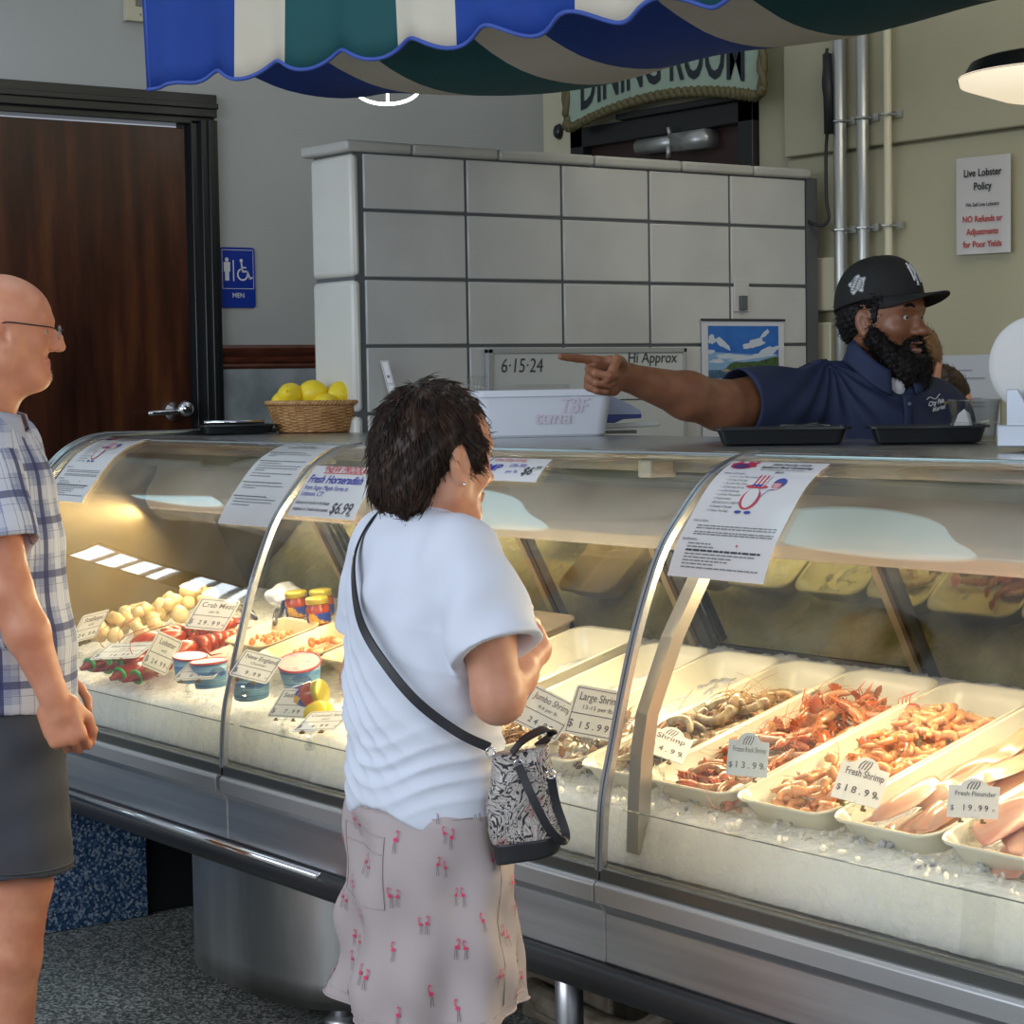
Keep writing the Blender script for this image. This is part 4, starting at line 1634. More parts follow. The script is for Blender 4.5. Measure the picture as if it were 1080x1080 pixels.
def wicker_basket(loc):
    t = thing('wicker_basket', 'round tan wicker basket of lemons on the counter top', 'basket', loc)
    m_w = M('wicker', (.42, .20, .07), .45, col2=(.60, .34, .14), nscale=40)
    m_w2 = M('wicker dark', (.26, .12, .04), .5)
    H_, rb, rt_ = .092, .118, .152
    L0 = np.array(loc)
    rad = lambda z: rb + (rt_ - rb) * (z / H_) ** .8
    mb = MB()
    nst = 34
    nrow = 17
    for r in range(nrow):
        z = .006 + r * (H_ - .012) / (nrow - 1)
        pts = []
        for k in range(nst * 4):
            a = 2 * PI * k / (nst * 4)
            w = .0035 * math.cos(a * nst / 2 * 1 + (PI if r % 2 else 0))
            rr_ = rad(z) + w
            pts.append(L0 + [rr_ * math.cos(a), rr_ * math.sin(a), z])
        mb.tube(pts, .0029, 5, closed=True)
    mb.build('weave', m_w, t, smooth=True)
    mb = MB()
    for k in range(nst):
        a = 2 * PI * (k + .5) / nst
        mb.tube([L0 + [rad(z) * math.cos(a), rad(z) * math.sin(a), z] for z in np.linspace(0, H_, 6)], .0028, 5)
    tag(mb.build('stakes', m_w2, t, smooth=True), kind='stuff')
    mb = MB()
    for ph in (0, 2 * PI / 3, 4 * PI / 3):
        pts = []
        for k in range(200):
            a = 2 * PI * k / 200
            b = a * 30 + ph
            r_ = rt_ + .003 + .0045 * math.cos(b)
            pts.append(L0 + [r_ * math.cos(a), r_ * math.sin(a), H_ + .0045 * math.sin(b)])
        mb.tube(pts, .0042, 5, closed=True)
    mb.build('rim', m_w, t, smooth=True)
    mb = MB().lathe([(.001, .002), (rb, .002), (rb, .007), (.001, .007)], L0, 28)
    mb.build('base', m_w, t, smooth=True)
    return t


BK = np.array([-5.625, 3.46, ZT])
wicker_basket(tuple(BK))
m_lemon = M('lemon peel', (.86, .60, .010), .38, col2=(.92, .70, .03), nscale=6, bump=.35, bscale=420, bdist=.0006)


def lemon(name, loc, R, label, r=.036, sticker=False):
    t = thing(name, label, 'lemon', tuple(loc), group='lemons in the wicker basket')
    prof = []
    for i in range(19):
        a = PI * i / 18
        z = -math.cos(a)
        rr_ = math.sin(a) ** .9
        zz = z * r * 1.12 + (.008 * max(0, abs(z) - .86) / .14) * (1 if z > 0 else -1)
        prof.append((max(rr_ * r, .0012), zz))
    prof = [(.001, prof[0][1] - .003)] + prof + [(.001, prof[-1][1] + .005)]
    MB().lathe(prof, loc, 26, R).build('fruit', m_lemon, t, smooth=True)
    MB().lathe([(.001, .0), (.0045, .001), (.0035, .004), (.001, .004)], np.array(loc) + R @ np.array([0, 0, -r * 1.12 - .006]), 10, R).build('stem_button', M('lemon stem', (.45, .42, .05), .6), t, smooth=True)
    if sticker:
        d = np.array([.62, -.62, .45])
        d = d / np.linalg.norm(d)
        u_ = np.cross(d, [0, 0, 1])
        u_ /= np.linalg.norm(u_)
        v_ = np.cross(u_, d)
        c = np.array(loc) + d * (r * 1.055)
        mb = MB().add([c + u_ * .008 * math.cos(a) + v_ * .006 * math.sin(a) for a in np.linspace(0, 2 * PI, 17)[:-1]], [tuple(range(16))])
        mb.box(tuple(c + d * .0006 - .002), tuple(c + d * .0006 + .002), 1)
        mb.build('sticker', [m_paper, m_flagb], t)
    return t


lz = ZT + .088
er = np.array([.598, .801, 0])      # to the right as the camera sees it
ef = np.array([-.801, .598, 0])
for k, (a, b, z, eu, lb, stk) in enumerate([
    (-.075, -.055, .014, (1.2, .5, .6), 'lemon with a sticker, left in the basket', True),
    (-.012, -.045, .022, (1.3, .2, 1.9), 'large plain lemon in the middle of the basket, nearest the front', False),
    (.078, -.030, .018, (1.5, .0, .15), 'lemon showing its tip end at the right of the basket', False),
    (-.030, .045, .012, (.9, .5, 2.2), 'lemon half hidden behind the middle lemon in the basket', False),
    (-.098, -.04, -.012, (.5, .7, .2), 'greener lemon tip low at the left rim of the basket', False),
    (.03, .06, .002, (.4, .9, 1.2), 'lemon at the back of the basket behind the right one', False),
    (.03, -.07, -.018, (1.4, .3, 1.2), 'lemon low inside the basket front, only its top showing', False),
]):
    p = BK + er * a + ef * b * 1.0 + np.array([0, 0, .088 + z])
    lemon('lemon', p + np.array([0, 0, .008]), rotm(*eu), lb, .043, stk)

# small price tag in a clear stand behind the basket
t = thing('price_tag_stand', 'small white tag in a clear upright holder behind the lemon basket', 'price tag', (-5.43, 3.58, ZT))
tf = lambda u, v, o=0.0: np.array([-5.43, 3.60, ZT + .10]) + er * (.022 * (u - .5) * 2 - .05 * v + .02) * .55 + np.array([0, 0, .115 * v]) - ef * o
MB().extrude([(0, 0), (1, 0), (1, 1), (0, 1)], lambda u, v, o: tf(u, v, o), 0, .002).build('card', m_paper, t)
mb = MB()
for v0 in (.03, .36, .40, .97):
    mb.add([tf(.1, v0, .0028), tf(.9, v0, .0028), tf(.9, v0 + .012, .0028), tf(.1, v0 + .012, .0028)], [(0, 1, 2, 3)])
for u0 in (.1, .86):
    mb.add([tf(u0, .03, .0028), tf(u0 + .05, .03, .0028), tf(u0 + .05, .97, .0028), tf(u0, .97, .0028)], [(0, 1, 2, 3)])
mb.add([tf(.35, .55, .0028), tf(.7, .55, .0028), tf(.7, .62, .0028), tf(.35, .62, .0028)], [(0, 1, 2, 3)])
mb.add([tf(.35, .15, .0028), tf(.7, .15, .0028), tf(.7, .22, .0028), tf(.35, .22, .0028)], [(0, 1, 2, 3)])
mb.build('print', m_inkg, t)
m_clear = glassy('clear plastic', (.93, .94, .93), 1.5, .04)
MB().box((-5.44, 3.595, ZT), (-5.42, 3.602, ZT + .12)).box((-5.455, 3.57, ZT), (-5.405, 3.62, ZT + .004)).build('holder', m_clear, t, bevel=.001)

# black flat tray left of the basket
m_btray = M('black tray plastic', (.012, .013, .014), .22)
m_btrim = M('tray rim', (.25, .25, .24), .25)


def flat_tray(label, c, L_, W_, H_, rz, rim=.012):
    t = thing('black_tray', label, 'tray', tuple(c), rz)
    R = rotm(0, 0, rz)

    def ring(k, z):
        return [np.array(c) + R @ np.array([x_, y_, z]) for x_, y_ in rrect(L_ * k, W_ * (1 - (1 - k) * L_ / W_), .02, 4)]
    levels = [ring(.86, .002), ring(.90, .004), ring(.97, H_ - .006), ring(.98, H_ - .004), ring(1.0 + rim / L_, H_ - .004), ring(1.0 + rim / L_, H_), ring(.975, H_), ring(.955, H_ - .006), ring(.88, .007), ring(.5, .007)]
    n = len(levels[0])
    mb = MB()
    vs = [p for l in levels for p in l]
    fs = []
    for i in range(len(levels) - 1):
        for k in range(n):
            fs.append((i * n + k, i * n + (k + 1) % n, (i + 1) * n + (k + 1) % n, (i + 1) * n + k))
    fs.append(tuple(range(n))[::-1])
    fs.append(tuple((len(levels) - 1) * n + k for k in range(n)))
    mb.add(vs, fs)
    mb.build('body', m_btray, t, smooth=True).data.set_sharp_from_angle(angle=.5)
    return t


flat_tray('black shallow tray left of the lemon basket on the counter', (-5.70, 3.215, ZT), .22, .13, .030, 1.25)
tag(MB().tube([(-5.745, 3.13, ZT + .037), (-5.675, 3.30, ZT + .037)], .006, 8).build('steel_spatula', m_chrome, smooth=True), 'thin steel spatula lying across the black tray left of the basket', 'spatula')
ta = flat_tray('black food tray on the counter in front of the clerk, the left one of two', (-3.315, 3.20, ZT), .28, .15, .038, .80)
tb = flat_tray('black food tray on the counter nearest the paper roll, the right one of two', (-3.08, 3.395, ZT), .24, .15, .038, .80)
def small_fork(c, rz, label):
    mb = MB()
    R = rotm(0, 0, rz)
    mb.tube([np.array(c) + R @ np.array(p) for p in ((-.05, 0, .006), (0, 0, .004), (.03, 0, .008))], .003, 6)
    for dy in (-.006, -.002, .002, .006):
        mb.tube([np.array(c) + R @ np.array(p) for p in ((.03, dy, .008), (.055, dy, .004))], .0012, 5)
    return tag(mb.build('clear_fork', m_clear, smooth=True), label, 'fork')
small_fork((-3.25, 3.20, ZT + .036), .9, 'clear plastic fork lying on the left black food tray')
small_fork((-2.98, 3.43, ZT + .036), .9, 'clear plastic fork lying on the right black food tray')

# white plastic tub
tc_ = np.array([-4.475, 3.44, ZT])
TA = 1.02
t = thing('white_plastic_tub', 'large translucent white plastic tub with faint pink writing on the counter', 'tub', tuple(tc_), TA)
R = rotm(0, 0, TA)
m_tubw = M('milky plastic', (.74, .76, .82), .35, sss=.0)


def trect(l, w, z, r=.03):
    return [tc_ + R @ np.array([x_, y_, z]) for x_, y_ in rrect(l, w, r, 5)]


def loftrings(rings, mi=0, capb=True, capt=True):
    n = len(rings[0])
    mb = MB()
    fs = []
    for i in range(len(rings) - 1):
        for k in range(n):
            fs.append((i * n + k, i * n + (k + 1) % n, (i + 1) * n + (k + 1) % n, (i + 1) * n + k))
    if capb:
        fs.append(tuple(range(n))[::-1])
    if capt:
        fs.append(tuple((len(rings) - 1) * n + k for k in range(n)))
    mb.add([p for r_ in rings for p in r_], fs, mi)
    return mb


loftrings([trect(.315, .20, .0), trect(.325, .21, .006), trect(.350, .235, .100), trect(.352, .237, .106), trect(.366, .25, .106), trect(.368, .252, .122), trect(.350, .234, .122), trect(.34, .225, .10), trect(.31, .195, .006), trect(.2, .1, .005)]).build('tub_body', m_tubw, t, smooth=True).data.set_sharp_from_angle(angle=.5)
mb = MB()
qf = lambda x, y: tc_ + R @ np.array([x, -(.1075 + .0125 * (y / .1)) - .0035, y])
put_text(mb, 'tuna', .05, qf, -.03, .035, ital=.2, bold=.01, sx=1.1)
put_text(mb, 'TBF', .055, qf, .035, .062, ital=.3, bold=.0, sx=.8)
mb.build('faint_writing', M('faded pink', (.72, .62, .70), .5), t)
# clear box with blue things standing in it, beside the tub
mb = MB().obox(tc_ + R @ np.array([-.05, .0, .131]), (.12, .09, .006), R)
tag(mb.build('clear_container_lid', m_clear, bevel=.002), 'clear flat lid lying across the white plastic tub', 'lid')
mb = MB()
for k in range(5):
    p = tc_ + R @ np.array([-.185 + .006 * k, -.03 + .01 * k, .10])
    mb.tube([p, p + np.array([0, 0, .062]) + er * (.010 * (k - 1)) * .6], [.003, .005], 6)
tag(mb.build('clear_straws', m_clear, smooth=True), 'bunch of clear plastic straws standing at the left end of the white tub', 'straws', kind='stuff')
# blue and white wedge (bag) right of tub, white tray below
wc = tc_ + R @ np.array([.225, .05, 0])
m_navy = M('bag navy', (.012, .035, .22), .4)
m_lav = M('bag pale', (.38, .42, .56), .4)
bg_ = thing('blue_white_packet', 'pale and navy folded packet leaning beside the white tub', 'packet', tuple(wc))
for nm, poly, mt, d0 in (('upper_panel', [(-.08, .052), (.050, .050), (.052, .062), (.012, .085), (-.08, .125)], m_lav, 0), ('lower_panel', [(-.08, .030), (-.02, .030), (.004, .040), (.052, .042), (.0525, .053), (-.08, .053)], m_navy, -.001)):
    MB().extrude(poly, lambda u, v, o: wc + er * u + np.array([0, 0, v]) + ef * (o + d0), -.0, .03).build(nm, mt, bg_, bevel=.002)
mb = MB().extrude([(-.12, .012), (.092, .020), (.100, .024), (.100, .032), (.092, .034), (-.12, .024)], lambda u, v, o: wc + er * u + np.array([0, 0, v]) - ef * (o - .01), 0, .05)
tag(mb.build('white_knife_handle', M('cream handle', (.55, .55, .52), .35), bevel=.003), 'flat white handle lying under the navy packet, pointing right', 'knife')
mb = MB().obox(wc + np.array([-.12, .0, .005]) - er * .02, (.13, .06, .005), rotm(0, 0, TA))
tag(mb.build('white_board', M('cutting board', (.62, .63, .66), .3), bevel=.002), 'thin white board lying flat under the tub and packet', 'board')

# paper roll on a metal cutter stand
rl_ = thing('wrap_paper_dispenser', 'big white roll of wrapping paper on a grey metal cutter stand', 'dispenser', (-2.60, 3.25, ZT))
RC = np.array([-2.560, 3.10, 1.578])
ax = np.array([-.28, .96, 0]) / np.linalg.norm([-.28, .96, 0])      # roll axis
ay = np.array([-ax[1], ax[0], 0])
Rr = np.stack([ay, np.cross(ax, ay), ax], 1)
mb = MB().lathe([(.012, -.0), (.070, .0), (.083, .004), (.089, .014), (.090, .42), (.085, .43), (.012, .43)], RC, 56, Rr)
mb.build('paper_roll', M('wrap paper', (.62, .615, .60), .6), rl_, smooth=True).data.set_sharp_from_angle(angle=.9)
m_grey = M('grey enamel metal', (.42, .46, .52), .3, .3)
bz = ZT
c0 = RC * [1, 1, 0] + [0, 0, bz]
mb = MB()
Rb = np.stack([ax, ay, [0, 0, 1]], 1)
mb.obox(c0 + ax * .22 + np.array([0, 0, .030]) - ay * .0, (.27, .045, .020), Rb)
mb.build('base', m_grey, rl_, bevel=.003)
for s_ in (-.03, .47):
    mb = MB()
    q0 = c0 + ax * s_
    mb.add([q0 - ay * .035 + [0, 0, .03], q0 + ay * .035 + [0, 0, .03], q0 + ay * .035 + [0, 0, .115], q0 + ay * .012 + [0, 0, .115]] + [q0 + ax * .006 + v_ for v_ in (-ay * .035 + [0, 0, .03], ay * .035 + [0, 0, .03], ay * .035 + [0, 0, .115], ay * .012 + [0, 0, .115])],
           [(0, 1, 2, 3), (7, 6, 5, 4), (0, 4, 5, 1), (1, 5, 6, 2), (2, 6, 7, 3), (3, 7, 4, 0)])
    mb.build('side_bracket', m_grey, rl_, bevel=.002)
for s_ in (.0, .42):
    MB().tube([c0 + ax * s_, c0 + ax * s_ + [0, 0, .012]], .012, 12).build('foot', m_btray, rl_, smooth=True)
mb = MB().obox(c0 + ax * .17 + np.array([0, 0, .08]) - ay * .01, (.006, .004, .05), Rb)
for k in range(8):
    mb.obox(c0 + ax * .17 + np.array([0, 0, .04 + .011 * k]) - ay * .016, (.008, .003, .003), Rb)
mb.build('spring_arm', m_dark, rl_)

# clear deli cups on the counter behind the right tray
m_cup = glassy('deli cup', (.86, .87, .86), 1.5, .10, haze=.05, hazecol=(.8, .8, .8))


def cup(loc, r, h, label, content=True):
    t = thing('clear_deli_cup', label, 'cup', loc)
    MB().lathe([(r * .78, 0), (r * .98, h - .006), (r * 1.04, h - .006), (r * 1.04, h), (r * .97, h), (r * .76, .003)], loc, 36).build('cup_wall', m_cup, t, smooth=True)
    return t


cup((-3.085, 3.55, ZT), .056, .090, 'clear plastic cup behind the right black tray, beside the clerk')
cup((-2.99, 3.66, ZT), .052, .090, 'clear plastic cup mostly behind the grey roll stand')
mb = MB().extrude([(-.022, 0), (.022, 0), (.012, .045), (.0, .055), (-.012, .045), (-.022, .02)], lambda u, v, o: np.array([-3.07, 3.50, ZT + .015]) + er * u + np.array([0, 0, v]) - ef * o, 0, .002)
tag(mb.build('white_paper_cone', m_paper), 'small white pointed paper slip standing inside the clear plastic cup', 'slip')
mb = MB().extrude([(-.018, 0), (.018, 0), (.018, .04), (-.018, .04)], lambda u, v, o: np.array([-2.965, 3.61, ZT + .03]) + er * u + np.array([0, 0, v]) - ef * o, 0, .002)
put_text(mb, 'TUNA', .014, lambda x, y: np.array([-2.965, 3.61, ZT + .03]) + er * x + np.array([0, 0, y]) - ef * .003, 0, .015, 1, align='CENTER')
tag(mb.build('tub_label', [m_paper, m_ink]), 'small white hand-lettered label on the cup behind the roll stand', 'label')
# ------------------------------------------------------------------ people
def frame(fwd, up=(0, 0, 1)):
    f = np.array(fwd, float)
    f /= np.linalg.norm(f)
    u = np.array(up, float)
    r = np.cross(f, u)
    r /= np.linalg.norm(r)
    u = np.cross(r, f)
    return np.stack([r, f, u], 1)      # columns: right, forward, up


m_skinL = M('skin light', (.66, .33, .21), .45, col2=(.58, .26, .16), nscale=22, bump=.12, bscale=260, sss=.12, bdist=.001)
m_skinR = M('skin ruddy', (.68, .30, .175), .42, col2=(.58, .22, .125), nscale=16, bump=.15, bscale=240, sss=.12, bdist=.001)
m_skinD = M('skin brown', (.30, .125, .062), .40, col2=(.22, .085, .042), nscale=18, bump=.15, bscale=240, sss=.06, bdist=.001)
m_lipL = M('lips light', (.50, .18, .15), .4)
m_lipD = M('lips brown', (.34, .15, .13), .35)
m_eyew = M('eye white', (.50, .47, .45), .2)
m_iris = M('iris', (.03, .015, .01), .1)
m_mouthdark = M('mouth inside', (.04, .012, .012), .5)
m_teeth = M('teeth', (.75, .72, .65), .3)


def head(S, C, R, s=1.0, male=True, ear=1.0, nose=1.0, open_mouth=False, chin=1.0, fat=0.0, hooked=0.0):
    C = np.array(C, float)
    g = lambda x, y, z: C + R @ (np.array([x, y, z]) * s)
    e = lambda c, r, k=.012, m=0, neg=False, RR=None: S.ell(g(*c), np.array(r) * s, R if RR is None else R @ RR, k * s, m, neg)
    cp = lambda a, b, ra, rb=None, k=.012, m=0, neg=False: S.cap(g(*a), g(*b), ra * s, (ra if rb is None else rb) * s, k * s, m, neg)
    e((0, -.014, .036), (.077, .098, .086), .02)
    e((0, .030, .018), (.066, .062, .070), .03)
    e((0, .034, -.040), (.056 + fat, .050, .066), .03)
    for q in (-1, 1):
        cp((q * .052, .000, -.055), (q * .020, .062, -.094), .021 + fat, .018, .03)
        cp((q * .058, .005, -.02), (q * .052, .0, -.055), .024 + fat, .022 + fat, .03)
        e((q * .040, .062, -.026), (.022, .020, .020), .02)
        cp((q * .012, .088, .024), (q * .044, .074, .026), .0095, .009, .014)
    e((0, .072, -.096), (.022 * chin, .019 * chin, .018), .02)
    cp((0, .080, .014), (0, .100, -.024), .0085, .0120 * nose, .012)
    if hooked:
        e((0, .106, -.012), (.009, .012, .015), .012)
    e((0, .106 * (1 + .03 * nose), -.030), (.0125 * nose, .012 * nose, .0105), .010)
    for q in (-1, 1):
        e((q * .013, .094, -.033), (.0085, .011, .008), .006)
        e((q * .007, .100, -.042), (.004, .006, .004), .003, 0, True)
        e((q * .032, .094, .004), (.019, .012, .011), .012, 0, True)
        cp((q * .019, .083, .0105), (q * .044, .075, .0080), .0050, .0046, .005)
        cp((q * .020, .081, -.0055), (q * .043, .074, -.0050), .0042, .0038, .005)
        # ear
        Re = rotm(0.12, 0, q * .35)
        e((q * .0805, -.006, -.009), (.009 * ear, .019 * ear, .032 * ear), .006, 0, False, Re)
        e((q * .0905, .001, -.007), (.008, .010, .019), .003, 0, True, Re)
        e((q * .084, .001, -.036), (.006, .009, .010), .006, 0, False, Re)
        e((q * .080, .009, -.012), (.006, .006, .008), .005, 0, False, Re)
    if open_mouth:
        cp((-.016, .090, -.064), (.016, .090, -.064), .0065, None, .004, 2, True)
        cp((-.020, .089, -.056), (.020, .089, -.056), .0048, None, .004, 1)
        cp((-.017, .088, -.0745), (.017, .088, -.0745), .0065, None, .004, 1)
    else:
        cp((-.020, .086, -.0595), (.020, .086, -.0595), .0048, None, .005, 1)
        cp((-.018, .085, -.0685), (.018, .085, -.0685), .0055, None, .005, 1)
        cp((-.024, .093, -.064), (.024, .093, -.064), .0018, None, .003, 1, True)
    return g


def eyes(parent, C, R, s, look=(0, 1, 0), closed=False):
    C = np.array(C, float)
    for q in (-1, 1):
        c = C + R @ (np.array([q * .0315, .0725, .0022]) * s)
        mb = MB().ell(c, (.0124 * s,) * 3, R, 16)
        d = R @ np.array(look, float)
        d /= np.linalg.norm(d)
        mb.ell(c + d * .0066 * s, (.0066 * s,) * 3, R, 12, 1)
        mb.build('eye', [m_eyew, m_iris], parent, smooth=True)


def strands(mb, V, N_, n, flow, length, lift, rad, rng, mi=0, keep=None, seg=4, jitter=.35):
    idx = rng.integers(0, len(V), n)
    for i in idx:
        p = V[i]
        nn = N_[i]
        if keep is not None and not keep(p):
            continue
        d = np.array(flow(p), float)
        d = d - nn * (d @ nn)
        d = d / (np.linalg.norm(d) + 1e-9)
        d = d + rng.normal(0, jitter, 3) * .5
        L_ = length * rng.uniform(.5, 1.3)
        pts = []
        q = p - nn * rad
        for k in range(seg):
            t = k / (seg - 1)
            pts.append(q + d * L_ * t + nn * (lift * math.sin(t * 1.9)) * rng.uniform(.7, 1.2))
        mb.tube(pts, [rad, rad * .9, rad * .7, rad * .25][:seg] if seg == 4 else rad, 3, mi, caps=False)


def hair_build(name, S, mat, parent, res, n, flow, length, lift, rad, seed=1, keep=None, disp=None, jitter=.35):
    V, F, vm = S.mesh(res)
    V = laplace(V, F)
    N_ = vnormals(V, F)
    if disp:
        V = V + N_ * disp(V)[:, None]
    mb = MB()
    mb.v = [tuple(p) for p in V]
    mb.f = [tuple(int(i) for i in f) for f in F]
    mb.m = [0] * len(F)
    strands(mb, V, N_, n, flow, length, lift, rad, np.random.default_rng(seed), 0, keep, jitter=jitter)
    return mb.build(name, mat, parent, smooth=True)


FL = {'i': (.043, .026, .021), 'm': (.047, .030, .022), 'r': (.043, .028, .021), 'p': (.034, .021, .018)}


def hand(S, C, R, bends, thumb, s=1.0, k=.0045, m=0, spread=(.03, .0, -.03, -.07), palm_k=.012):
    """C wrist centre; R columns: thumb side, finger direction, back of hand. bends: dict finger->(a1,a2,a3) curl towards the palm."""
    C = np.array(C, float)
    g = lambda p: C + R @ (np.array(p) * s)
    S.box(g((0, .050, 0)), np.array([.038, .044, .0135]) * s, R, .012 * s, palm_k, m)
    S.cap(g((0, -.015, 0)), g((0, .03, 0)), .026 * s, .024 * s, .015, m)
    S.cap(g((.026, .018, -.008)), g((.030, .045, -.010)), .016 * s, .014 * s, .012, m)
    S.cap(g((-.030, .02, -.006)), g((-.030, .06, -.004)), .013 * s, .012 * s, .012, m)
    for n_, (f, bx) in enumerate((('i', .029), ('m', .0095), ('r', -.010), ('p', -.028))):
        by = {'i': .086, 'm': .090, 'r': .086, 'p': .078}[f]
        rad = {'i': .0092, 'm': .0095, 'r': .0088, 'p': .0078}[f]
        p = np.array([bx, by, .001])
        S.cap(g((bx * .9, by - .03, 0)), g(p), rad * 1.15 * s, rad * 1.12 * s, .006, m)
        a = 0.0
        sp = spread[n_]
        for j in range(3):
            a += bends[f][j]
            d = np.array([math.sin(sp) * math.cos(a), math.cos(a) * math.cos(sp), -math.sin(a)])
            q = p + d * FL[f][j]
            S.cap(g(p), g(q), rad * (1.05 - .09 * j) * s, rad * (.98 - .11 * j) * s, k, m)
            p = q
    p = np.array([.030, .022, -.010])
    for j, d in enumerate(thumb):
        d = np.array(d, float)
        d /= np.linalg.norm(d)
        q = p + d * (.040, .033, .027)[j]
        S.cap(g(p), g(q), (.0135, .0112, .0102)[j] * s, (.0115, .0105, .0085)[j] * s, k if j else .008, m)
        p = q
    return g


# ---------------------------------------------------------------- woman in white tee (back to us, facing the counter)
WB = np.array([-2.965, 2.030, 0])
wo = thing('woman', 'woman with short dark hair in a white tee and flamingo skirt, back turned, at the counter', 'person', tuple(WB))
wo['label'] = 'person in white tee and flamingo-print skirt with short dark hair, back turned, at the counter'
wo.name = 'person'
WR = rotm(0, 0, -.05)
W = lambda x, y, z: WB + WR @ np.array([x, y, z])
S = SDF()
HC = W(.022, .012, 1.440)
HR = frame(WR @ np.array([.0, 1.0, -.10]))
head(S, HC, HR, .98, male=False, nose=.85, ear=1.12)
S.cap(HC + HR @ np.array([0, -.022, -.05]), W(.0, -.012, 1.30), .046, .054, .03)
S.ell(W(0, -.012, 1.17), (.130, .085, .125), WR, .04)
S.ell(W(0, -.005, 1.02), (.135, .095, .14), WR, .05)
S.ell(W(0, -.005, .88), (.148, .105, .11), WR, .05)
# right arm
rs_, re_, rw_ = W(.160, -.01, 1.270), W(.216, .000, 1.055), W(.085, .165, 1.110)
S.cap(rs_, W(.2, -.01, 1.16), .044, .044, .03)
S.cap(W(.2, -.01, 1.16), re_, .044, .040, .02)
S.cap(re_, rw_ * .45 + re_ * .55, .041, .034, .02)
S.cap(rw_ * .45 + re_ * .55, rw_, .034, .024, .02)
ls_, le_, lw_ = W(-.130, -.01, 1.270), W(-.196, -.010, 1.045), W(-.09, .145, 1.115)
S.cap(ls_, le_, .044, .040, .03)
S.cap(le_, lw_, .040, .024, .02)
cu = {'i': (.7, 1.1, .7), 'm': (.8, 1.2, .7), 'r': (.9, 1.2, .7), 'p': (.9, 1.2, .7)}
hd_dir = WR @ np.array([-.86, .48, .12])
Rh = frame(hd_dir)
Rh = np.stack([WR @ np.array([.05, .1, 1.0]), hd_dir / np.linalg.norm(hd_dir), np.zeros(3)], 1)
Rh[:, 0] -= Rh[:, 1] * (Rh[:, 0] @ Rh[:, 1])
Rh[:, 0] /= np.linalg.norm(Rh[:, 0])
Rh[:, 2] = np.cross(Rh[:, 0], Rh[:, 1])
Rh[:, 2] *= -1
cu = {'i': (.9, 1.2, .7), 'm': (1.0, 1.3, .7), 'r': (1.1, 1.3, .7), 'p': (1.1, 1.3, .7)}
hand(S, rw_, Rh, cu, [(.3, .9, -.4), (-.1, .9, -.5), (-.4, .8, -.5)], .92)
hl = WR @ np.array([.80, .55, .20])
Rl = np.stack([WR @ np.array([0, .1, 1.0]), hl / np.linalg.norm(hl), np.zeros(3)], 1)
Rl[:, 0] -= Rl[:, 1] * (Rl[:, 0] @ Rl[:, 1])
Rl[:, 0] /= np.linalg.norm(Rl[:, 0])
Rl[:, 2] = np.cross(Rl[:, 0], Rl[:, 1])
Rl2 = Rl.copy()
hand(S, lw_, Rl2, {'i': (.3, .6, .3), 'm': (.4, .7, .4), 'r': (.5, .8, .4), 'p': (.5, .8, .4)}, [(.6, .8, -.2), (.4, .9, -.3), (.2, .9, -.3)], .92)
for q in (-1, 1):
    S.cap(W(q * .072, 0, .84), W(q * .068, .0, .47), .082, .050, .03)
    S.cap(W(q * .068, 0, .47), W(q * .066, -.015, .30), .050, .050, .02)
    S.cap(W(q * .066, -.015, .30), W(q * .066, -.02, .08), .048, .030, .02)
    S.cap(W(q * .066, -.03, .045), W(q * .075, .13, .030), .036, .026, .02)
WBODY = S.build('body', [m_skinL, m_lipL], wo, .0036, smooth_it=1, local=False)
eyes(wo, HC, HR, .98)
# hair: short, tousled, brushed down the nape
S = SDF()
hg = lambda x, y, z: HC + HR @ np.array([x, y, z])
S.ell(hg(0, -.014, .036), (.082, .094, .090), HR, .02)
S.ell(hg(0, -.040, .015), (.076, .064, .080), HR, .03)
S.ell(hg(0, -.062, -.035), (.068, .050, .060), HR, .03)
S.cap(hg(-.03, -.068, -.06), hg(-.02, -.060, -.092), .030, .018, .02)
S.cap(hg(.03, -.068, -.06), hg(.02, -.060, -.092), .030, .018, .02)
for q in (-1, 1):
    S.ell(hg(q * .070, .018, .010), (.018, .032, .036), HR, .02)
    S.ell(hg(q * .094, .000, -.012), (.020, .025, .038), HR, .004, 0, True)
S.ell(hg(0, .104, -.022), (.100, .072, .080), HR, .010, 0, True)
m_hair1 = M('dark brown hair', (.014, .007, .005), .45, col2=(.06, .028, .015), nscale=30, stretch=(1, 1, .3), lo=.4, hi=.75, spec=.3)  # lighter brown second tone stands in for the sheen on the hair
crown = hg(0, -.055, .115)


def wflow(p):
    v = p - crown
    d = HR.T @ v
    return HR @ np.array([d[0] * 1.2, d[1] * 1.3 + (-.01 if d[1] < 0 else .02), -.055 - abs(d[2]) * .6])


hair_build('hair', S, m_hair1, wo, .0035, 4200, wflow, .026, .0035, .0010, 3,
           disp=lambda V: .004 * nz3(V[:, 0], V[:, 1], V[:, 2] * .4, 95) + .0025 * nz3(V[:, 0], V[:, 1], V[:, 2] * .5, 210, 2), jitter=.28)
# earring dot
MB().ell(hg(.088, .002, -.044), (.003, .003, .003), None, 8).build('earring', m_chrome, wo, smooth=True)

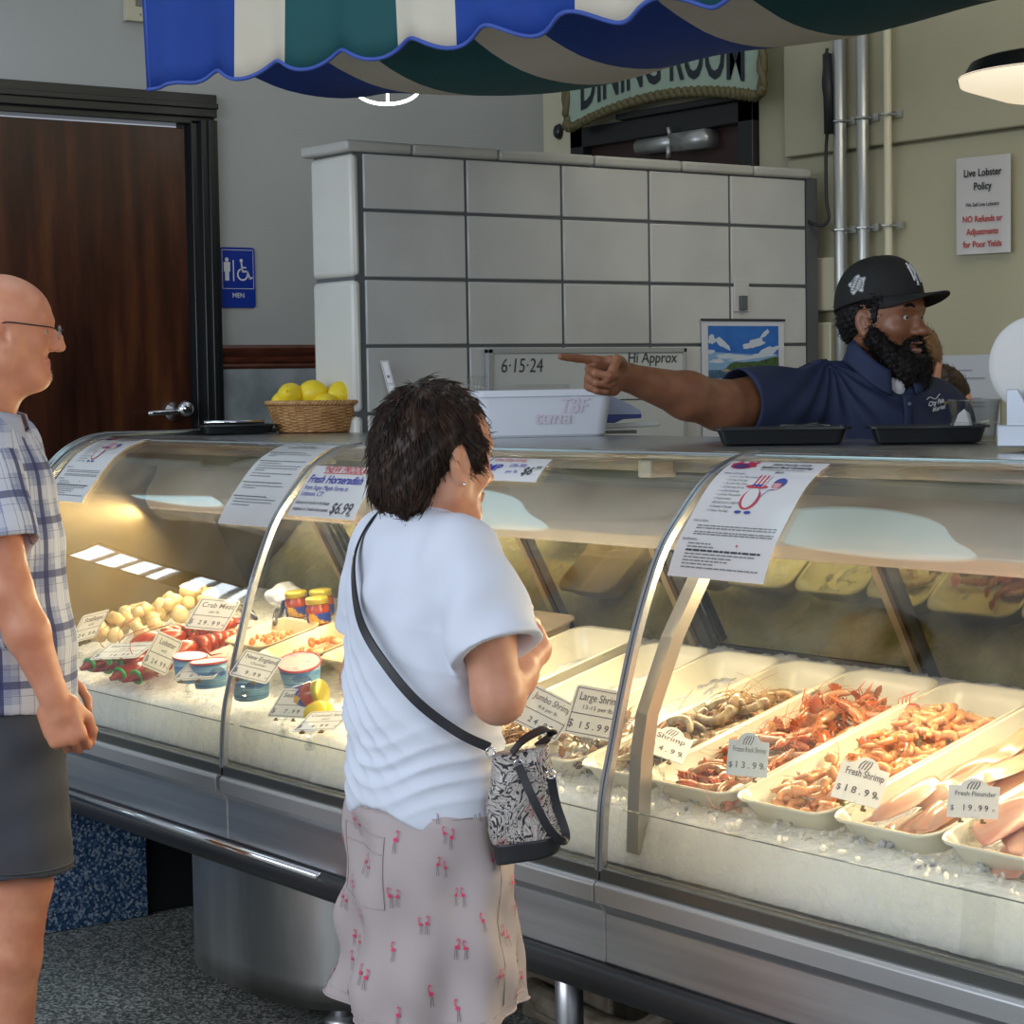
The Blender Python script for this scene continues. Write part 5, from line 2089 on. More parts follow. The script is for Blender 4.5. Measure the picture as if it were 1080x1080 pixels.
# tee
m_tee = M('white cotton', (.74, .78, .88), .8, col2=(.70, .74, .85), nscale=4, bump=.12, bscale=500, bdist=.0006)
S = SDF()
S.ell(W(.008, -.016, 1.235), (.140, .100, .105), WR, .05)
S.ell(W(.006, -.026, 1.10), (.145, .110, .17), WR, .06)
S.ell(W(.006, -.010, .96), (.150, .120, .15), WR, .06)
S.ell(W(.004, -.004, .86), (.162, .130, .12), WR, .05)
S.cap(W(-.100, -.012, 1.300), W(.12, -.012, 1.300), .046, None, .04)
S.cap(W(0, -.016, 1.30), W(0, -.010, 1.352), .080, .060, .03)
for q, a_, b_ in ((1, rs_, W(.226, -.006, 1.130)), (-1, ls_, W(-.168, .0, 1.130))):
    a2 = a_ + WR @ np.array([-q * .02, 0, .0])
    S.cap(a2, b_, .066, .080 if q > 0 else .072, .035, 0, False, True)
    d = (b_ - a2) / np.linalg.norm(b_ - a2)
    S.cap(b_ - d * .035, b_ + d * .05, .052, .062, .004, 0, True)
S.cap(W(0, -.008, 1.345), W(0, .0, 1.42), .055, .062, .004, 0, True)


def tee_clip(X, Y, Z):
    dx, dy = X - WB[0], Y - WB[1]
    hem = .845 + .012 * np.sin(dx * 26 + 1.0) + .012 * np.sin(dy * 30) - .05 * np.clip(-dx, 0, .2)
    return hem - Z


def tee_folds(V, N_):
    x, y, z = V[:, 0] - WB[0], V[:, 1] - WB[1], V[:, 2]
    # wrinkles slung from the right armpit, bunched at the waist
    w1 = np.clip((1.26 - z) / .2, 0, 1) * np.clip((.185 - np.abs(x)) / .03, 0, 1)
    q = (z * 1.0 + x * .75)
    f1 = np.sin(q * 62 + 2.2 * np.sin(x * 17 + z * 6)) * np.clip(1.2 - abs(z - 1.07) / .2, 0, 1)
    f2 = np.sin(z * 95 + 2.5 * np.sin(x * 21 + 1)) * np.clip(1 - abs(z - .93) / .11, 0, 1)
    f3 = np.sin((x * .9 - z * .5) * 70 + 2 * np.sin(z * 15)) * np.clip((z - 1.08) / .15, 0, 1) * np.clip((1.33 - z) / .1, 0, 1)
    r = lambda f: np.sign(f) * abs(f) ** 1.5
    rd = lambda f: 1 - 2 * np.abs(f) ** .7
    return w1 * (.0075 * rd(f1) * np.clip(1.2 - abs(z - 1.07) / .2, 0, 1) * (.55 + .45 * np.sin(x * 14 + z * 9)) + .0050 * rd(f2) * np.clip(1 - abs(z - .93) / .11, 0, 1)) + .006 * f3 + .0018 * nz3(x, y, z, 40, 1)


S.build('t_shirt', m_tee, wo, .0042, clip=tee_clip, smooth_it=2, disp=tee_folds, local=False)
# neck rib
ring = []
for k in range(40):
    a = 2 * PI * k / 40
    ring.append(W(.063 * math.cos(a), -.010 + .060 * math.sin(a), 1.350 + .008 * math.cos(a) * 0 - .016 * math.sin(a)))
MB().tube(ring, .0065, 8, closed=True).build('neck_band', m_tee, wo, smooth=True)

# skirt with flamingo print
m_skirt = M('pale mauve cotton', (.47, .40, .395), .8, col2=(.44, .375, .37), nscale=5, bump=.2, bscale=350, bdist=.0008)
m_flam = M('flamingo pink', (.72, .04, .13), .7)
m_flleg = M('flamingo leg ink', (.16, .13, .14), .7)


def skirt(u, v, o=0.0):
    """u around (0 = +x right side, .25 = front, .75 = back), v 0 waist .. 1 hem"""
    a = 2 * PI * u
    z = .905 - v * .400
    rx = np.interp(v, [0, .15, .45, 1], [.150, .168, .172, .186])
    ry = np.interp(v, [0, .15, .45, 1], [.112, .130, .133, .142])
    f = .015 * v ** 1.3 * math.sin(a * 5 + 1.5) + .009 * v * math.sin(a * 9 + 3 * v) + .004 * math.sin(a * 6 - v * 16) + .0045 * math.sin(z * 40 + 3 * math.sin(a * 2 + 1)) * min(1, v * 2) + .003 * math.sin(a * 3 + v * 14)
    # swing out at the lower left back
    z += .012 * v * math.sin(a * 2 + .6)
    k = 1 + (f + o) / rx
    sh = -.020 * max(0, v - .4) * (1 if math.cos(a) < 0 else .2)
    return W(rx * k * math.cos(a) + sh, ry * (1 + (f + o) / ry) * math.sin(a) - .004, z)


mb = MB().grid(lambda u, v: skirt(u, v), 140, 70, closeu=True)
hem = [skirt(i / 140, 1.0, .001) for i in range(140)]
mb.tube(hem, .0022, 5, closed=True)
# inner wall so the hem shows thickness
mb.grid(lambda u, v: skirt(u, 1 - .5 * v, -.006), 100, 10, closeu=True)


def flamingo(u0, v0, flip, sc=1.0):
    ku = sc / 1.0
    fm = lambda x, y: skirt((u0 + flip * x * ku) % 1.0, min(1, max(0, v0 - y * sc)), .0035)
    # body and neck in units: x fraction of girth, y fraction of height
    def poly(pts, mi):
        mb.add([fm(*p) for p in pts], [tuple(range(len(pts)))], mi)
    poly([(-.0034, .0), (-.0016, -.008), (.0022, -.009), (.0040, .0), (.0030, .007), (-.001, .009)], 1)
    poly([(-.003, .006), (-.0045, .022), (-.0035, .034), (-.0018, .036), (-.0018, .030), (-.0030, .022), (-.001, .008)], 1)
    poly([(-.0035, .036), (-.0018, .038), (.0004, .034), (.0012, .027), (.0002, .030), (-.0012, .032)], 1)
    poly([(.0012, .027), (.0016, .022), (.0004, .026)], 2)
    poly([(.000, -.010), (.0011, -.010), (-.0004, -.052), (-.0014, -.052)], 2)
    poly([(.0022, -.010), (.0033, -.010), (.0042, -.050), (.0032, -.050)], 2)


rr = random.Random(21)
spots = []
for row in range(8):
    for c in range(9):
        u_ = (c + (.5 if row % 2 else 0) + rr.uniform(-.22, .22)) / 9
        v_ = (row + .6 + rr.uniform(-.25, .25)) / 8.3
        if .04 < v_ < .96:
            fl = rr.choice((-1, 1))
            flamingo(u_, v_, fl, rr.uniform(.8, 1.05))
            if rr.random() < .6:
                flamingo(u_ + .013, v_ + rr.uniform(-.006, .02), -fl, rr.uniform(.75, 1.0))
# seams: yoke line, back pocket outline
def seam(pts, w=.0012):
    P_ = []
    for i in range(len(pts) - 1):
        for k in range(10):
            t_ = k / 10
            P_.append(skirt((pts[i][0] * (1 - t_) + pts[i + 1][0] * t_) % 1, pts[i][1] * (1 - t_) + pts[i + 1][1] * t_, .0012))
    P_.append(skirt(pts[-1][0] % 1, pts[-1][1], .0012))
    mb.tube(P_, w, 4)
seam([(.60, .10), (.98, .13)])
seam([(.68, .20), (.81, .21), (.81, .50), (.685, .49), (.68, .20)])
seam([(.68, .27), (.81, .28)], .0009)
seam([(.03, .05), (.04, .95)])
seam([(.60, .05), (.59, .97)])
seam([(.0, .96), (.25, .96), (.5, .96), (.75, .96), (1.0, .96)], .0008)
mb.build('skirt', [m_skirt, m_flam, m_flleg], wo, smooth=True)

# crossbody bag
m_strap = M('black strap leather', (.018, .018, .022), .38)


def printbag():
    m, nt, b = _new('bag print')
    N, L = nt.nodes, nt.links
    tc = N.new('ShaderNodeTexCoord')
    nz = N.new('ShaderNodeTexNoise')
    nz.inputs['Scale'].default_value = 16
    nz.inputs['Detail'].default_value = 3
    nz.inputs['Distortion'].default_value = 2.5
    L.new(tc.outputs['Object'], nz.inputs['Vector'])
    wv = N.new('ShaderNodeMath')
    wv.operation = 'MULTIPLY'
    wv.inputs[1].default_value = 9
    L.new(nz.outputs['Fac'], wv.inputs[0])
    fr = N.new('ShaderNodeMath')
    fr.operation = 'FRACT'
    L.new(wv.outputs[0], fr.inputs[0])
    cr = N.new('ShaderNodeValToRGB')
    e = cr.color_ramp.elements
    e[0].position, e[0].color = 0, (.012, .012, .018, 1)
    e[1].position, e[1].color = 1, (.42, .37, .33, 1)
    for p_, c_ in ((.30, (.015, .015, .02, 1)), (.36, (.50, .46, .42, 1)), (.58, (.58, .53, .48, 1)), (.64, (.10, .10, .13, 1)), (.70, (.46, .41, .38, 1))):
        e.new(p_).color = c_
    L.new(fr.outputs[0], cr.inputs[0])
    n2 = N.new('ShaderNodeTexNoise')
    n2.inputs['Scale'].default_value = 13
    L.new(tc.outputs['Object'], n2.inputs['Vector'])
    r2 = N.new('ShaderNodeValToRGB')
    e = r2.color_ramp.elements
    e[0].position, e[0].color = .54, (1, 1, 1, 1)
    e[1].position, e[1].color = .72, (.55, .42, .75, 1)
    e.new(.62).color = (1.0, .50, .45, 1)
    L.new(n2.outputs['Fac'], r2.inputs[0])
    mx = N.new('ShaderNodeMix')
    mx.data_type = 'RGBA'
    mx.blend_type = 'MULTIPLY'
    mx.inputs['Factor'].default_value = .85
    L.new(cr.outputs[0], mx.inputs['A'])
    L.new(r2.outputs[0], mx.inputs['B'])
    L.new(mx.outputs['Result'], b.inputs['Base Color'])
    b.inputs['Roughness'].default_value = .45
    return m


m_bag = printbag()
BC = W(.212, .040, .790)
BRt = frame(WR @ np.array([.55, .83, 0]))       # bag frame: right, depth, up; faces away from the hip
bagx = np.array([.598, .801, 0])
bagy = np.array([.801, -.598, 0])               # towards the viewer
bz_ = lambda x, y, z: BC + bagx * x + bagy * y + np.array([0, 0, z])
bag = thing('crossbody_bag', 'small patterned crossbody bag with black strap hanging at the hip of the person in white', 'bag', tuple(BC))
S = SDF()
rotb = np.stack([bagx, bagy, [0, 0, 1]], 1)


def baguv(u, v, o=0):
    a = 2 * PI * u
    wx = np.interp(v, [0, .25, 1], [.050, .062, .046])
    wy = np.interp(v, [0, .25, 1], [.036, .038, .024])
    e_ = .75
    c_, s_ = math.cos(a), math.sin(a)
    wob = 1 + .03 * math.sin(v * 20 + a * 3) * (v > .3)
    return bz_(wx * abs(c_) ** e_ * (1 if c_ > 0 else -1) * wob + .012 * (1 - v) * 1.0 + .004 * math.sin(v * 9), wy * abs(s_) ** e_ * (1 if s_ > 0 else -1) * wob, .175 * v + .010 * (c_) * (1 - v) + .008 * c_ * v)


MB().grid(lambda u, v: baguv(u, .17 + .83 * v), 48, 24, closeu=True, capv=True).build('pouch', m_bag, bag, smooth=True)
MB().grid(lambda u, v: baguv(u, .19 * v, 0) * 1.0 + (baguv(u, .19 * v) - bz_(.01, 0, .1 * v)) * .015, 48, 8, closeu=True, capv=True).build('leather_base', m_strap, bag, smooth=True)
# strap over the left shoulder and down across the back
sp = [W(-.075, .070, 1.300), W(-.083, .020, 1.356), W(-.070, -.050, 1.340), W(-.045, -.104, 1.290), W(-.010, -.132, 1.235), W(.045, -.150, 1.170), W(.100, -.140, 1.110), W(.145, -.108, 1.050), W(.180, -.055, 1.0), bz_(-.047, .010, .182)]
path = crv(sp, 10)


def ribbon(mb, path, w, th, outfn, mi=0):
    K = len(path)
    vs = []
    for i in range(K):
        t = path[min(i + 1, K - 1)] - path[max(i - 1, 0)]
        t = t / np.linalg.norm(t)
        n_ = outfn(path[i])
        n_ = n_ - t * (n_ @ t)
        n_ /= np.linalg.norm(n_)
        s_ = np.cross(t, n_)
        for a_, b_ in ((-1, 0), (1, 0), (1, 1), (-1, 1)):
            vs.append(path[i] + s_ * a_ * w / 2 + n_ * b_ * th)
    fs = []
    for i in range(K - 1):
        for q in range(4):
            fs.append((4 * i + q, 4 * i + (q + 1) % 4, 4 * i + 4 + (q + 1) % 4, 4 * i + 4 + q))
    fs += [(0, 1, 2, 3), tuple(4 * (K - 1) + q for q in range(4))]
    mb.add(vs, fs, mi)
    return mb


ribbon(MB(), path, .016, .004, lambda p: (p - W(0, 0, p[2])) * [1, 1, 0] + [0, 0, .25 * max(0, p[2] - 1.27) * 6]).build('shoulder_strap', m_strap, bag, bevel=.0012)
mb = MB()
ribbon(mb, crv([bz_(.0, .030, .155), bz_(.018, .050, .115), bz_(.045, .055, .060), bz_(.068, .045, .035), bz_(.074, .03, .045), bz_(.060, .02, .09), bz_(.052, .02, .135)], 8), .014, .003, lambda p: bagy)
mb.build('side_handle', m_strap, bag, bevel=.001)
ribbon(MB(), crv([bz_(-.01, .018, .172), bz_(.01, .022, .195), bz_(.045, .01, .210), bz_(.055, -.02, .195), bz_(.03, -.02, .175)], 8), .018, .003, lambda p: bagy * .4 + np.array([0, 0, 1.0])).build('top_handle', m_strap, bag, bevel=.001)
for (x_, z_) in ((-.045, .178), (.0, .158), (.052, .140)):
    MB().tube([bz_(x_ + .007 * math.cos(a), .030, z_ + .007 * math.sin(a)) for a in np.linspace(0, 2 * PI, 13)[:-1]], .0018, 6, closed=True).build('metal_ring', m_chrome, bag, smooth=True)

# ---------------------------------------------------------------- older man at the left edge
MBs = np.array([-4.400, 1.880, 0])
mf = np.array([.598, .801, 0])
mr = np.array([.801, -.598, 0])
MR = np.stack([mr, mf, [0, 0, 1]], 1)
Mw = lambda x, y, z: MBs + MR @ np.array([x, y, z])
man = thing('person', 'balding person with glasses in a blue plaid shirt and dark shorts at the left edge', 'person', tuple(MBs), math.atan2(mf[1], mf[0]) - PI / 2)
S = SDF()
MH = Mw(0, .036, 1.690)
MHR = frame(np.array([.44, .90, -.04]))
head(S, MH, MHR, 1.02, nose=1.15, fat=.006, hooked=1, chin=.95)
gm = lambda x, y, z: MH + MHR @ (np.array([x, y, z]) * 1.02)
S.ell(gm(.028, .058, -.088), (.026, .026, .022), MHR, .03)
S.ell(gm(0, .030, -.100), (.048, .045, .030), MHR, .03)
S.cap(gm(0, -.01, -.06), Mw(0, -.035, 1.48), .064, .070, .03)
S.ell(Mw(0, .0, 1.30), (.185, .115, .17), MR, .05)
S.ell(Mw(0, .015, 1.05), (.165, .125, .18), MR, .05)
S.ell(Mw(0, .0, .86), (.165, .115, .14), MR, .05)
a0, a1, a2_ = Mw(.190, .012, 1.440), Mw(.232, .078, 1.150), Mw(.240, .166, .925)
S.cap(a0, a1, .060, .046, .03)
S.cap(a1, a1 * .6 + a2_ * .4, .047, .046, .02)
S.cap(a1 * .6 + a2_ * .4, a2_, .046, .030, .02)
hdm = MR @ np.array([.05, .30, -.95])
hdm /= np.linalg.norm(hdm)
tx = MR @ np.array([-.15, .95, .28])
tx = tx - hdm * (tx @ hdm)
tx /= np.linalg.norm(tx)
Rm = np.stack([tx, hdm, np.cross(tx, hdm)], 1)     # thumb forward, back of hand outwards
if (Rm[:, 2] @ mr) < 0:
    Rm[:, 2] *= -1
hand(S, a2_ + hdm * .006, Rm, {'i': (1.0, 1.35, .7), 'm': (1.1, 1.4, .8), 'r': (1.15, 1.4, .8), 'p': (1.2, 1.4, .8)}, [(.45, .85, -.35), (.0, .95, -.50), (-.4, .85, -.45)], 1.05)
# left arm hangs at the far side
b0_, b1_, b2_ = Mw(-.190, -.010, 1.440), Mw(-.225, .0, 1.150), Mw(-.225, .06, .92)
S.cap(b0_, b1_, .060, .046, .03)
S.cap(b1_, b2_, .047, .030, .02)
Rm2 = Rm.copy()
Rm2[:, 2] = -Rm[:, 2]
hand(S, b2_ + hdm * .006, Rm2, {'i': (.4, .6, .3), 'm': (.5, .7, .3), 'r': (.5, .7, .4), 'p': (.5, .7, .4)}, [(.55, .80, -.25), (.25, .95, -.35), (-.1, .95, -.45)], 1.0)
for q in (-1, 1):
    yy = .045 if q > 0 else 0.0
    S.cap(Mw(q * .090, yy * .3, .80), Mw(q * .098, yy + .012, .50), .084, .062, .03)
    S.cap(Mw(q * .098, yy + .012, .50), Mw(q * .098, yy - .015, .34), .060, .060, .02)
    S.cap(Mw(q * .098, yy - .015, .34), Mw(q * .098, yy - .020, .10), .058, .036, .02)
    S.cap(Mw(q * .098, yy - .04, .055), Mw(q * .11, yy + .15, .035), .042, .032, .02)
S.build('body', [m_skinR, m_lipL], man, .0044, smooth_it=1, local=False)
eyes(man, MH, MHR, 1.02)
# close-cropped grey hair around the sides, grey goatee
m_grey_hair = M('grey stubble hair', (.34, .29, .26), .8, col2=(.50, .36, .28), nscale=60, lo=.35, hi=.75)
S = SDF()
S.ell(gm(0, -.035, .012), (.079, .080, .056), MHR, .01)
S.ell(gm(0, -.055, -.03), (.066, .055, .05), MHR, .02)
S.ell(gm(0, .078, .0), (.10, .085, .13), MHR, .01, 0, True)
for q in (-1, 1):
    S.ell(gm(q * .086, -.004, -.012), (.018, .023, .035), MHR, .005, 0, True)
hair_build('hair', S, m_grey_hair, man, .0035, 900, lambda p: np.array([0, 0, -1.0]) - mf * .4, .006, .001, .0006, 5)
S = SDF()
S.ell(gm(0, .074, -.094), (.022, .0215, .022), MHR, .01)
S.cap(gm(-.022, .070, -.078), gm(-.018, .078, -.095), .006, .008, .01)
S.cap(gm(.022, .070, -.078), gm(.018, .078, -.095), .006, .008, .01)
m_goat = M('grey goatee', (.42, .38, .34), .8, col2=(.55, .50, .45), nscale=60)
hair_build('goatee', S, m_goat, man, .003, 500, lambda p: np.array([0, 0, -1.0]), .007, .001, .0006, 6)
# glasses: thin dark temples, rimless lenses
mb = MB()
for q in (-1, 1):
    mb.tube(crv([gm(q * .086, -.012, .010), gm(q * .084, .004, .018), gm(q * .078, .055, .014), gm(q * .064, .096, .010)], 6), .0016, 6)
    mb.tube([gm(q * .064, .096, .010), gm(q * .056, .104, .006)], .0012, 6)
mb.tube([gm(-.010, .113, .004), gm(0, .117, .008), gm(.010, .113, .004)], .0012, 6)
gl_ = mb.build('glasses', M('dark metal frame', (.05, .04, .035), .3, .8), man, smooth=True)
for q in (-1, 1):
    mb = MB()
    pts = [gm(q * .034 + .024 * math.cos(a), .108 - .25 * abs(q * .034 + .024 * math.cos(a)) * .5 + .006, .0 + .016 * math.sin(a)) for a in np.linspace(0, 2 * PI, 25)[:-1]]
    mb.add(pts, [tuple(range(24))])
    mb.tube(pts, .0007, 5, closed=True)
    mb.build('lens', glassy('lens %d' % q, (.97, .97, .97), 1.5, .0), man)


def plaid():
    m, nt, b = _new('plaid cotton')
    N, L = nt.nodes, nt.links
    uv = N.new('ShaderNodeUVMap')
    uv.uv_map = 'UVMap'
    sp_ = N.new('ShaderNodeSeparateXYZ')
    L.new(uv.outputs[0], sp_.inputs[0])

    def stripe(out, period, off, half):
        a = N.new('ShaderNodeMath')
        a.operation = 'MULTIPLY_ADD'
        a.inputs[1].default_value = 1 / period
        a.inputs[2].default_value = off
        L.new(out, a.inputs[0])
        f = N.new('ShaderNodeMath')
        f.operation = 'FRACT'
        L.new(a.outputs[0], f.inputs[0])
        c = N.new('ShaderNodeMath')
        c.operation = 'COMPARE'
        c.inputs[1].default_value = .5
        c.inputs[2].default_value = half / period
        L.new(f.outputs[0], c.inputs[0])
        return c.outputs[0]
    cur = None
    base = (.40, .43, .55, 1)
    specs = [('X', .115, .22, .022, (.22, .26, .42, 1), .55), ('Y', .115, .30, .020, (.22, .26, .42, 1), .55),
             ('X', .115, .72, .018, (.62, .64, .72, 1), .8), ('Y', .115, .78, .015, (.62, .64, .72, 1), .6),
             ('X', .115, .22, .0085, (.025, .03, .11, 1), .85), ('Y', .115, .30, .0080, (.03, .035, .13, 1), .75),
             ('X', .0285, .1, .0007, (.06, .07, .18, 1), .6), ('Y', .0575, .5, .0007, (.06, .07, .18, 1), .6),
             ('X', .115, .52, .0011, (.05, .06, .16, 1), .8)]
    for axn, per, off, half, col, fac in specs:
        st = stripe(sp_.outputs[axn], per, off, half)
        k = N.new('ShaderNodeMath')
        k.operation = 'MULTIPLY'
        k.inputs[1].default_value = fac
        L.new(st, k.inputs[0])
        mx = N.new('ShaderNodeMix')
        mx.data_type = 'RGBA'
        L.new(k.outputs[0], mx.inputs['Factor'])
        if cur is None:
            mx.inputs['A'].default_value = base
        else:
            L.new(cur, mx.inputs['A'])
        mx.inputs['B'].default_value = col
        cur = mx.outputs['Result']
    L.new(cur, b.inputs['Base Color'])
    b.inputs['Roughness'].default_value = .85
    return m


S = SDF()
S.ell(Mw(0, -.010, 1.36), (.205, .130, .13), MR, .05)
S.ell(Mw(0, .002, 1.22), (.200, .142, .19), MR, .05)
S.ell(Mw(0, .015, 1.02), (.192, .148, .20), MR, .05)
S.ell(Mw(0, .012, .88), (.198, .140, .14), MR, .05)
S.cap(Mw(-.14, -.012, 1.455), Mw(.14, -.012, 1.455), .055, None, .04)
S.cap(Mw(0, -.02, 1.45), Mw(0, -.022, 1.535), .095, .078, .03)
for q, p0, p1 in ((1, a0, Mw(.228, .060, 1.240)), (-1, b0_, Mw(-.225, .0, 1.235))):
    S.cap(p0 - MR @ np.array([q * .02, 0, 0]), p1, .076, .086, .035, 0, False, True)
    d = (p1 - p0) / np.linalg.norm(p1 - p0)
    S.cap(p1 - d * .05, p1 + d * .05, .070, .082, .004, 0, True)
S.cap(Mw(0, .01, 1.50), Mw(0, .03, 1.62), .070, .085, .004, 0, True)


def m_clip(X, Y, Z):
    ly = (X - MBs[0]) * mf[0] + (Y - MBs[1]) * mf[1]
    return .865 + .02 * np.cos(ly * 11) - .03 * np.clip(ly, -.2, .2) - Z


def m_fold(V, N_):
    L_ = (V - MBs) @ MR
    x, y, z = L_[:, 0], L_[:, 1], L_[:, 2]
    return .0035 * np.sin((y * .9 + z * .25) * 60 + 2 * np.sin(z * 11)) * np.clip((1.25 - z) * 4, 0, 1) + .003 * nz3(x, y, z, 22, 4)


def m_uv(V):
    L_ = (V - MBs) @ MR
    x, y, z = L_[:, 0], L_[:, 1], L_[:, 2]
    uv = np.stack([.175 * np.arctan2(y, np.abs(x) + .02), z + .04 * y], 1)
    for q, p0, p1 in ((1, a0, Mw(.228, .060, 1.240)), (-1, b0_, Mw(-.225, .0, 1.235))):
        d = p1 - p0
        L2 = np.linalg.norm(d)
        d = d / L2
        t = (V - p0) @ d
        r_ = V - p0 - t[:, None] * d
        e1 = mf - d * (mf @ d)
        e1 /= np.linalg.norm(e1)
        e2 = np.cross(d, e1) * (1 if np.cross(d, e1) @ (mr * q) > 0 else -1)
        on = (np.linalg.norm(r_, axis=1) < .100) & (t > .015) & (q * x > .172)
        uv[on] = np.stack([.085 * np.arctan2(r_ @ e1, r_ @ e2) + .03, 1.52 - t * 1.0], 1)[on]
    return uv


S.build('plaid_shirt', plaid(), man, .0048, clip=m_clip, smooth_it=2, disp=m_fold, uvfn=m_uv, local=False)
# collar
mb = MB()
def collar(C0, Rr_, rx, ry, z0, h, flare, gap=.35, drop=.02):
    def f(u, v):
        a = PI / 2 + gap + (2 * PI - 2 * gap) * u
        k = 1 + flare * v
        fr_ = math.cos(a - PI / 2)
        return C0 + Rr_ @ np.array([rx * k * math.cos(a), ry * k * math.sin(a), z0 + h * (1 - v) - drop * max(0, fr_) * (1 + v)])
    return f
MBc = MB().grid(collar(MBs, MR, .082, .082, 1.475, .045, .22), 40, 5)
MBc.v = [tuple(np.array(p) + MR @ np.array([0, -.012, .008])) for p in MBc.v]
m_ = MBc
m_.uv = None
mm = plaid()
o = m_.build('collar', M('collar cotton', (.42, .45, .56), .85), man, smooth=True, solid=.004)

m_short = M('charcoal twill', (.045, .048, .062), .85, col2=(.060, .060, .068), nscale=5, bump=.3, bscale=500, bdist=.0006)
S = SDF()
S.ell(Mw(0, .0, .86), (.180, .135, .12), MR, .04)
for q in (-1, 1):
    yy = .042 if q > 0 else -.005
    S.cap(Mw(q * .088, yy, .80), Mw(q * .104, yy + .012, .525), .112, .112, .03, 0, False, True)
    d = np.array([0, 0, -1.0])
    S.cap(Mw(q * .104, yy + .012, .55), Mw(q * .104, yy + .012, .49), .103, .103, .003, 0, True)
def s_fold(V, N_):
    L_ = (V - MBs) @ MR
    return .004 * nz3(L_[:, 0], L_[:, 1], L_[:, 2], 26, 2) + .003 * np.sin(L_[:, 1] * 55 + 2 * np.sin(L_[:, 2] * 12)) * np.clip((.80 - L_[:, 2]) * 5, 0, 1)
sh_ = S.build('shorts', m_short, man, .0048, smooth_it=2, disp=s_fold, local=False)
for q in (-1, 1):
    yy = .042 if q > 0 else -.005
    MB().tube([Mw(q * .104 + .1125 * math.cos(a), yy + .012 + .1125 * math.sin(a), .546) for a in np.linspace(0, 2 * PI, 41)[:-1]], .0022, 5, closed=True).build('hem_stitch', m_short, man, smooth=True)

# ---------------------------------------------------------------- clerk pointing along the counter
CBs = np.array([-3.640, 3.850, .10])
cf_ = np.array([.93, -.30, 0])
cf_ /= np.linalg.norm(cf_)
cr_ = np.cross(cf_, [0, 0, 1])
CR = np.stack([cr_, cf_, [0, 0, 1]], 1)
Cw = lambda x, y, z: CBs + CR @ np.array([x, y, z])
cl_ = thing('person', 'bearded person in a black cap and navy polo pointing left behind the counter', 'person', tuple(CBs), math.atan2(cf_[1], cf_[0]) - PI / 2)
KH = np.array([-3.640, 3.862, 1.703])
khf = np.array([.985, .17, -.03])
KR = frame(khf)
ks = 1.04
gk = lambda x, y, z: KH + KR @ (np.array([x, y, z]) * ks)
S = SDF()
head(S, KH, KR, ks, nose=1.1, open_mouth=True, fat=-.003, ear=.95)
S.cap(gk(0, -.02, -.06), Cw(0, -.02, 1.455), .062, .068, .03)
S.ell(Cw(.01, 0, 1.31), (.165, .115, .15), CR, .05)
S.ell(Cw(0, 0, 1.12), (.165, .115, .20), CR, .05)
S.ell(Cw(0, 0, .95), (.165, .115, .12), CR, .04)
k0, k1, k2 = np.array([-3.71, 3.68, 1.515]), np.array([-3.700, 3.375, 1.500]), np.array([-3.706, 3.085, 1.572])
S.cap(k0, k0 * .5 + k1 * .5, .066, .066, .03)
S.cap(k0 * .5 + k1 * .5, k1, .066, .056, .02)
S.cap(k1, k1 * .65 + k2 * .35, .057, .054, .02)
S.cap(k1 * .65 + k2 * .35, k2, .054, .030, .02)
hk = np.array([.02, -1.0, .07])
hk /= np.linalg.norm(hk)
xk = np.array([.25, .12, 1.0])
xk = xk - hk * (xk @ hk)
xk /= np.linalg.norm(xk)
zk = np.cross(xk, hk)
toward = np.array([.8, -.6, 0])
if zk @ toward > 0:
    zk = -zk
Rk = np.stack([xk, hk, zk], 1)
hand(S, k2 + hk * .004, Rk, {'i': (.0, .04, .04), 'm': (1.15, 1.35, .75), 'r': (1.25, 1.40, .80), 'p': (1.30, 1.40, .85)},
     [(.25, .75, -.62), (-.55, .62, -.55), (-.80, .55, -.15)], 1.06, k=.004, spread=(.02, .0, -.02, -.05))
j0, j1, j2 = Cw(-.160, .0, 1.36), Cw(-.200, .02, 1.12), Cw(-.17, .18, 1.02)
S.cap(j0, j1, .062, .050, .03)
S.cap(j1, j2, .048, .029, .02)
hj = CR @ np.array([.3, .9, -.2])
hj /= np.linalg.norm(hj)
xj = CR @ np.array([.2, .1, 1.0])
xj -= hj * (xj @ hj)
xj /= np.linalg.norm(xj)
hand(S, j2, np.stack([xj, hj, -np.cross(xj, hj)], 1), {'i': (.4, .6, .3), 'm': (.5, .7, .3), 'r': (.5, .7, .4), 'p': (.5, .7, .4)}, [(.55, .80, -.25), (.25, .95, -.35), (-.1, .95, -.45)], 1.0)
for q in (-1, 1):
    S.cap(Cw(q * .09, 0, .92), Cw(q * .10, .01, .50), .095, .062, .03)
    S.cap(Cw(q * .10, .01, .50), Cw(q * .10, -.01, .10), .060, .040, .02)
    S.cap(Cw(q * .10, -.03, .055), Cw(q * .11, .15, .035), .042, .032, .02)
S.build('body', [m_skinD, m_lipD, m_mouthdark], cl_, .0040, smooth_it=1, local=False)
eyes(cl_, KH, KR, ks, look=(.1, 1, -.05))
# fingernails on the pointing hand are part of the skin; brows
m_blackhair = M('black hair', (.006, .005, .005), .6, col2=(.014, .011, .010), nscale=50, spec=.25)
for q in (-1, 1):
    mb = MB().tube(crv([gk(q * .014, .094, .022), gk(q * .030, .092, .031), gk(q * .050, .077, .024)], 6), [.004] * 6 + [.0045] * 6 + [.002], 7)
    mb.build('eyebrow', m_blackhair, cl_, smooth=True)
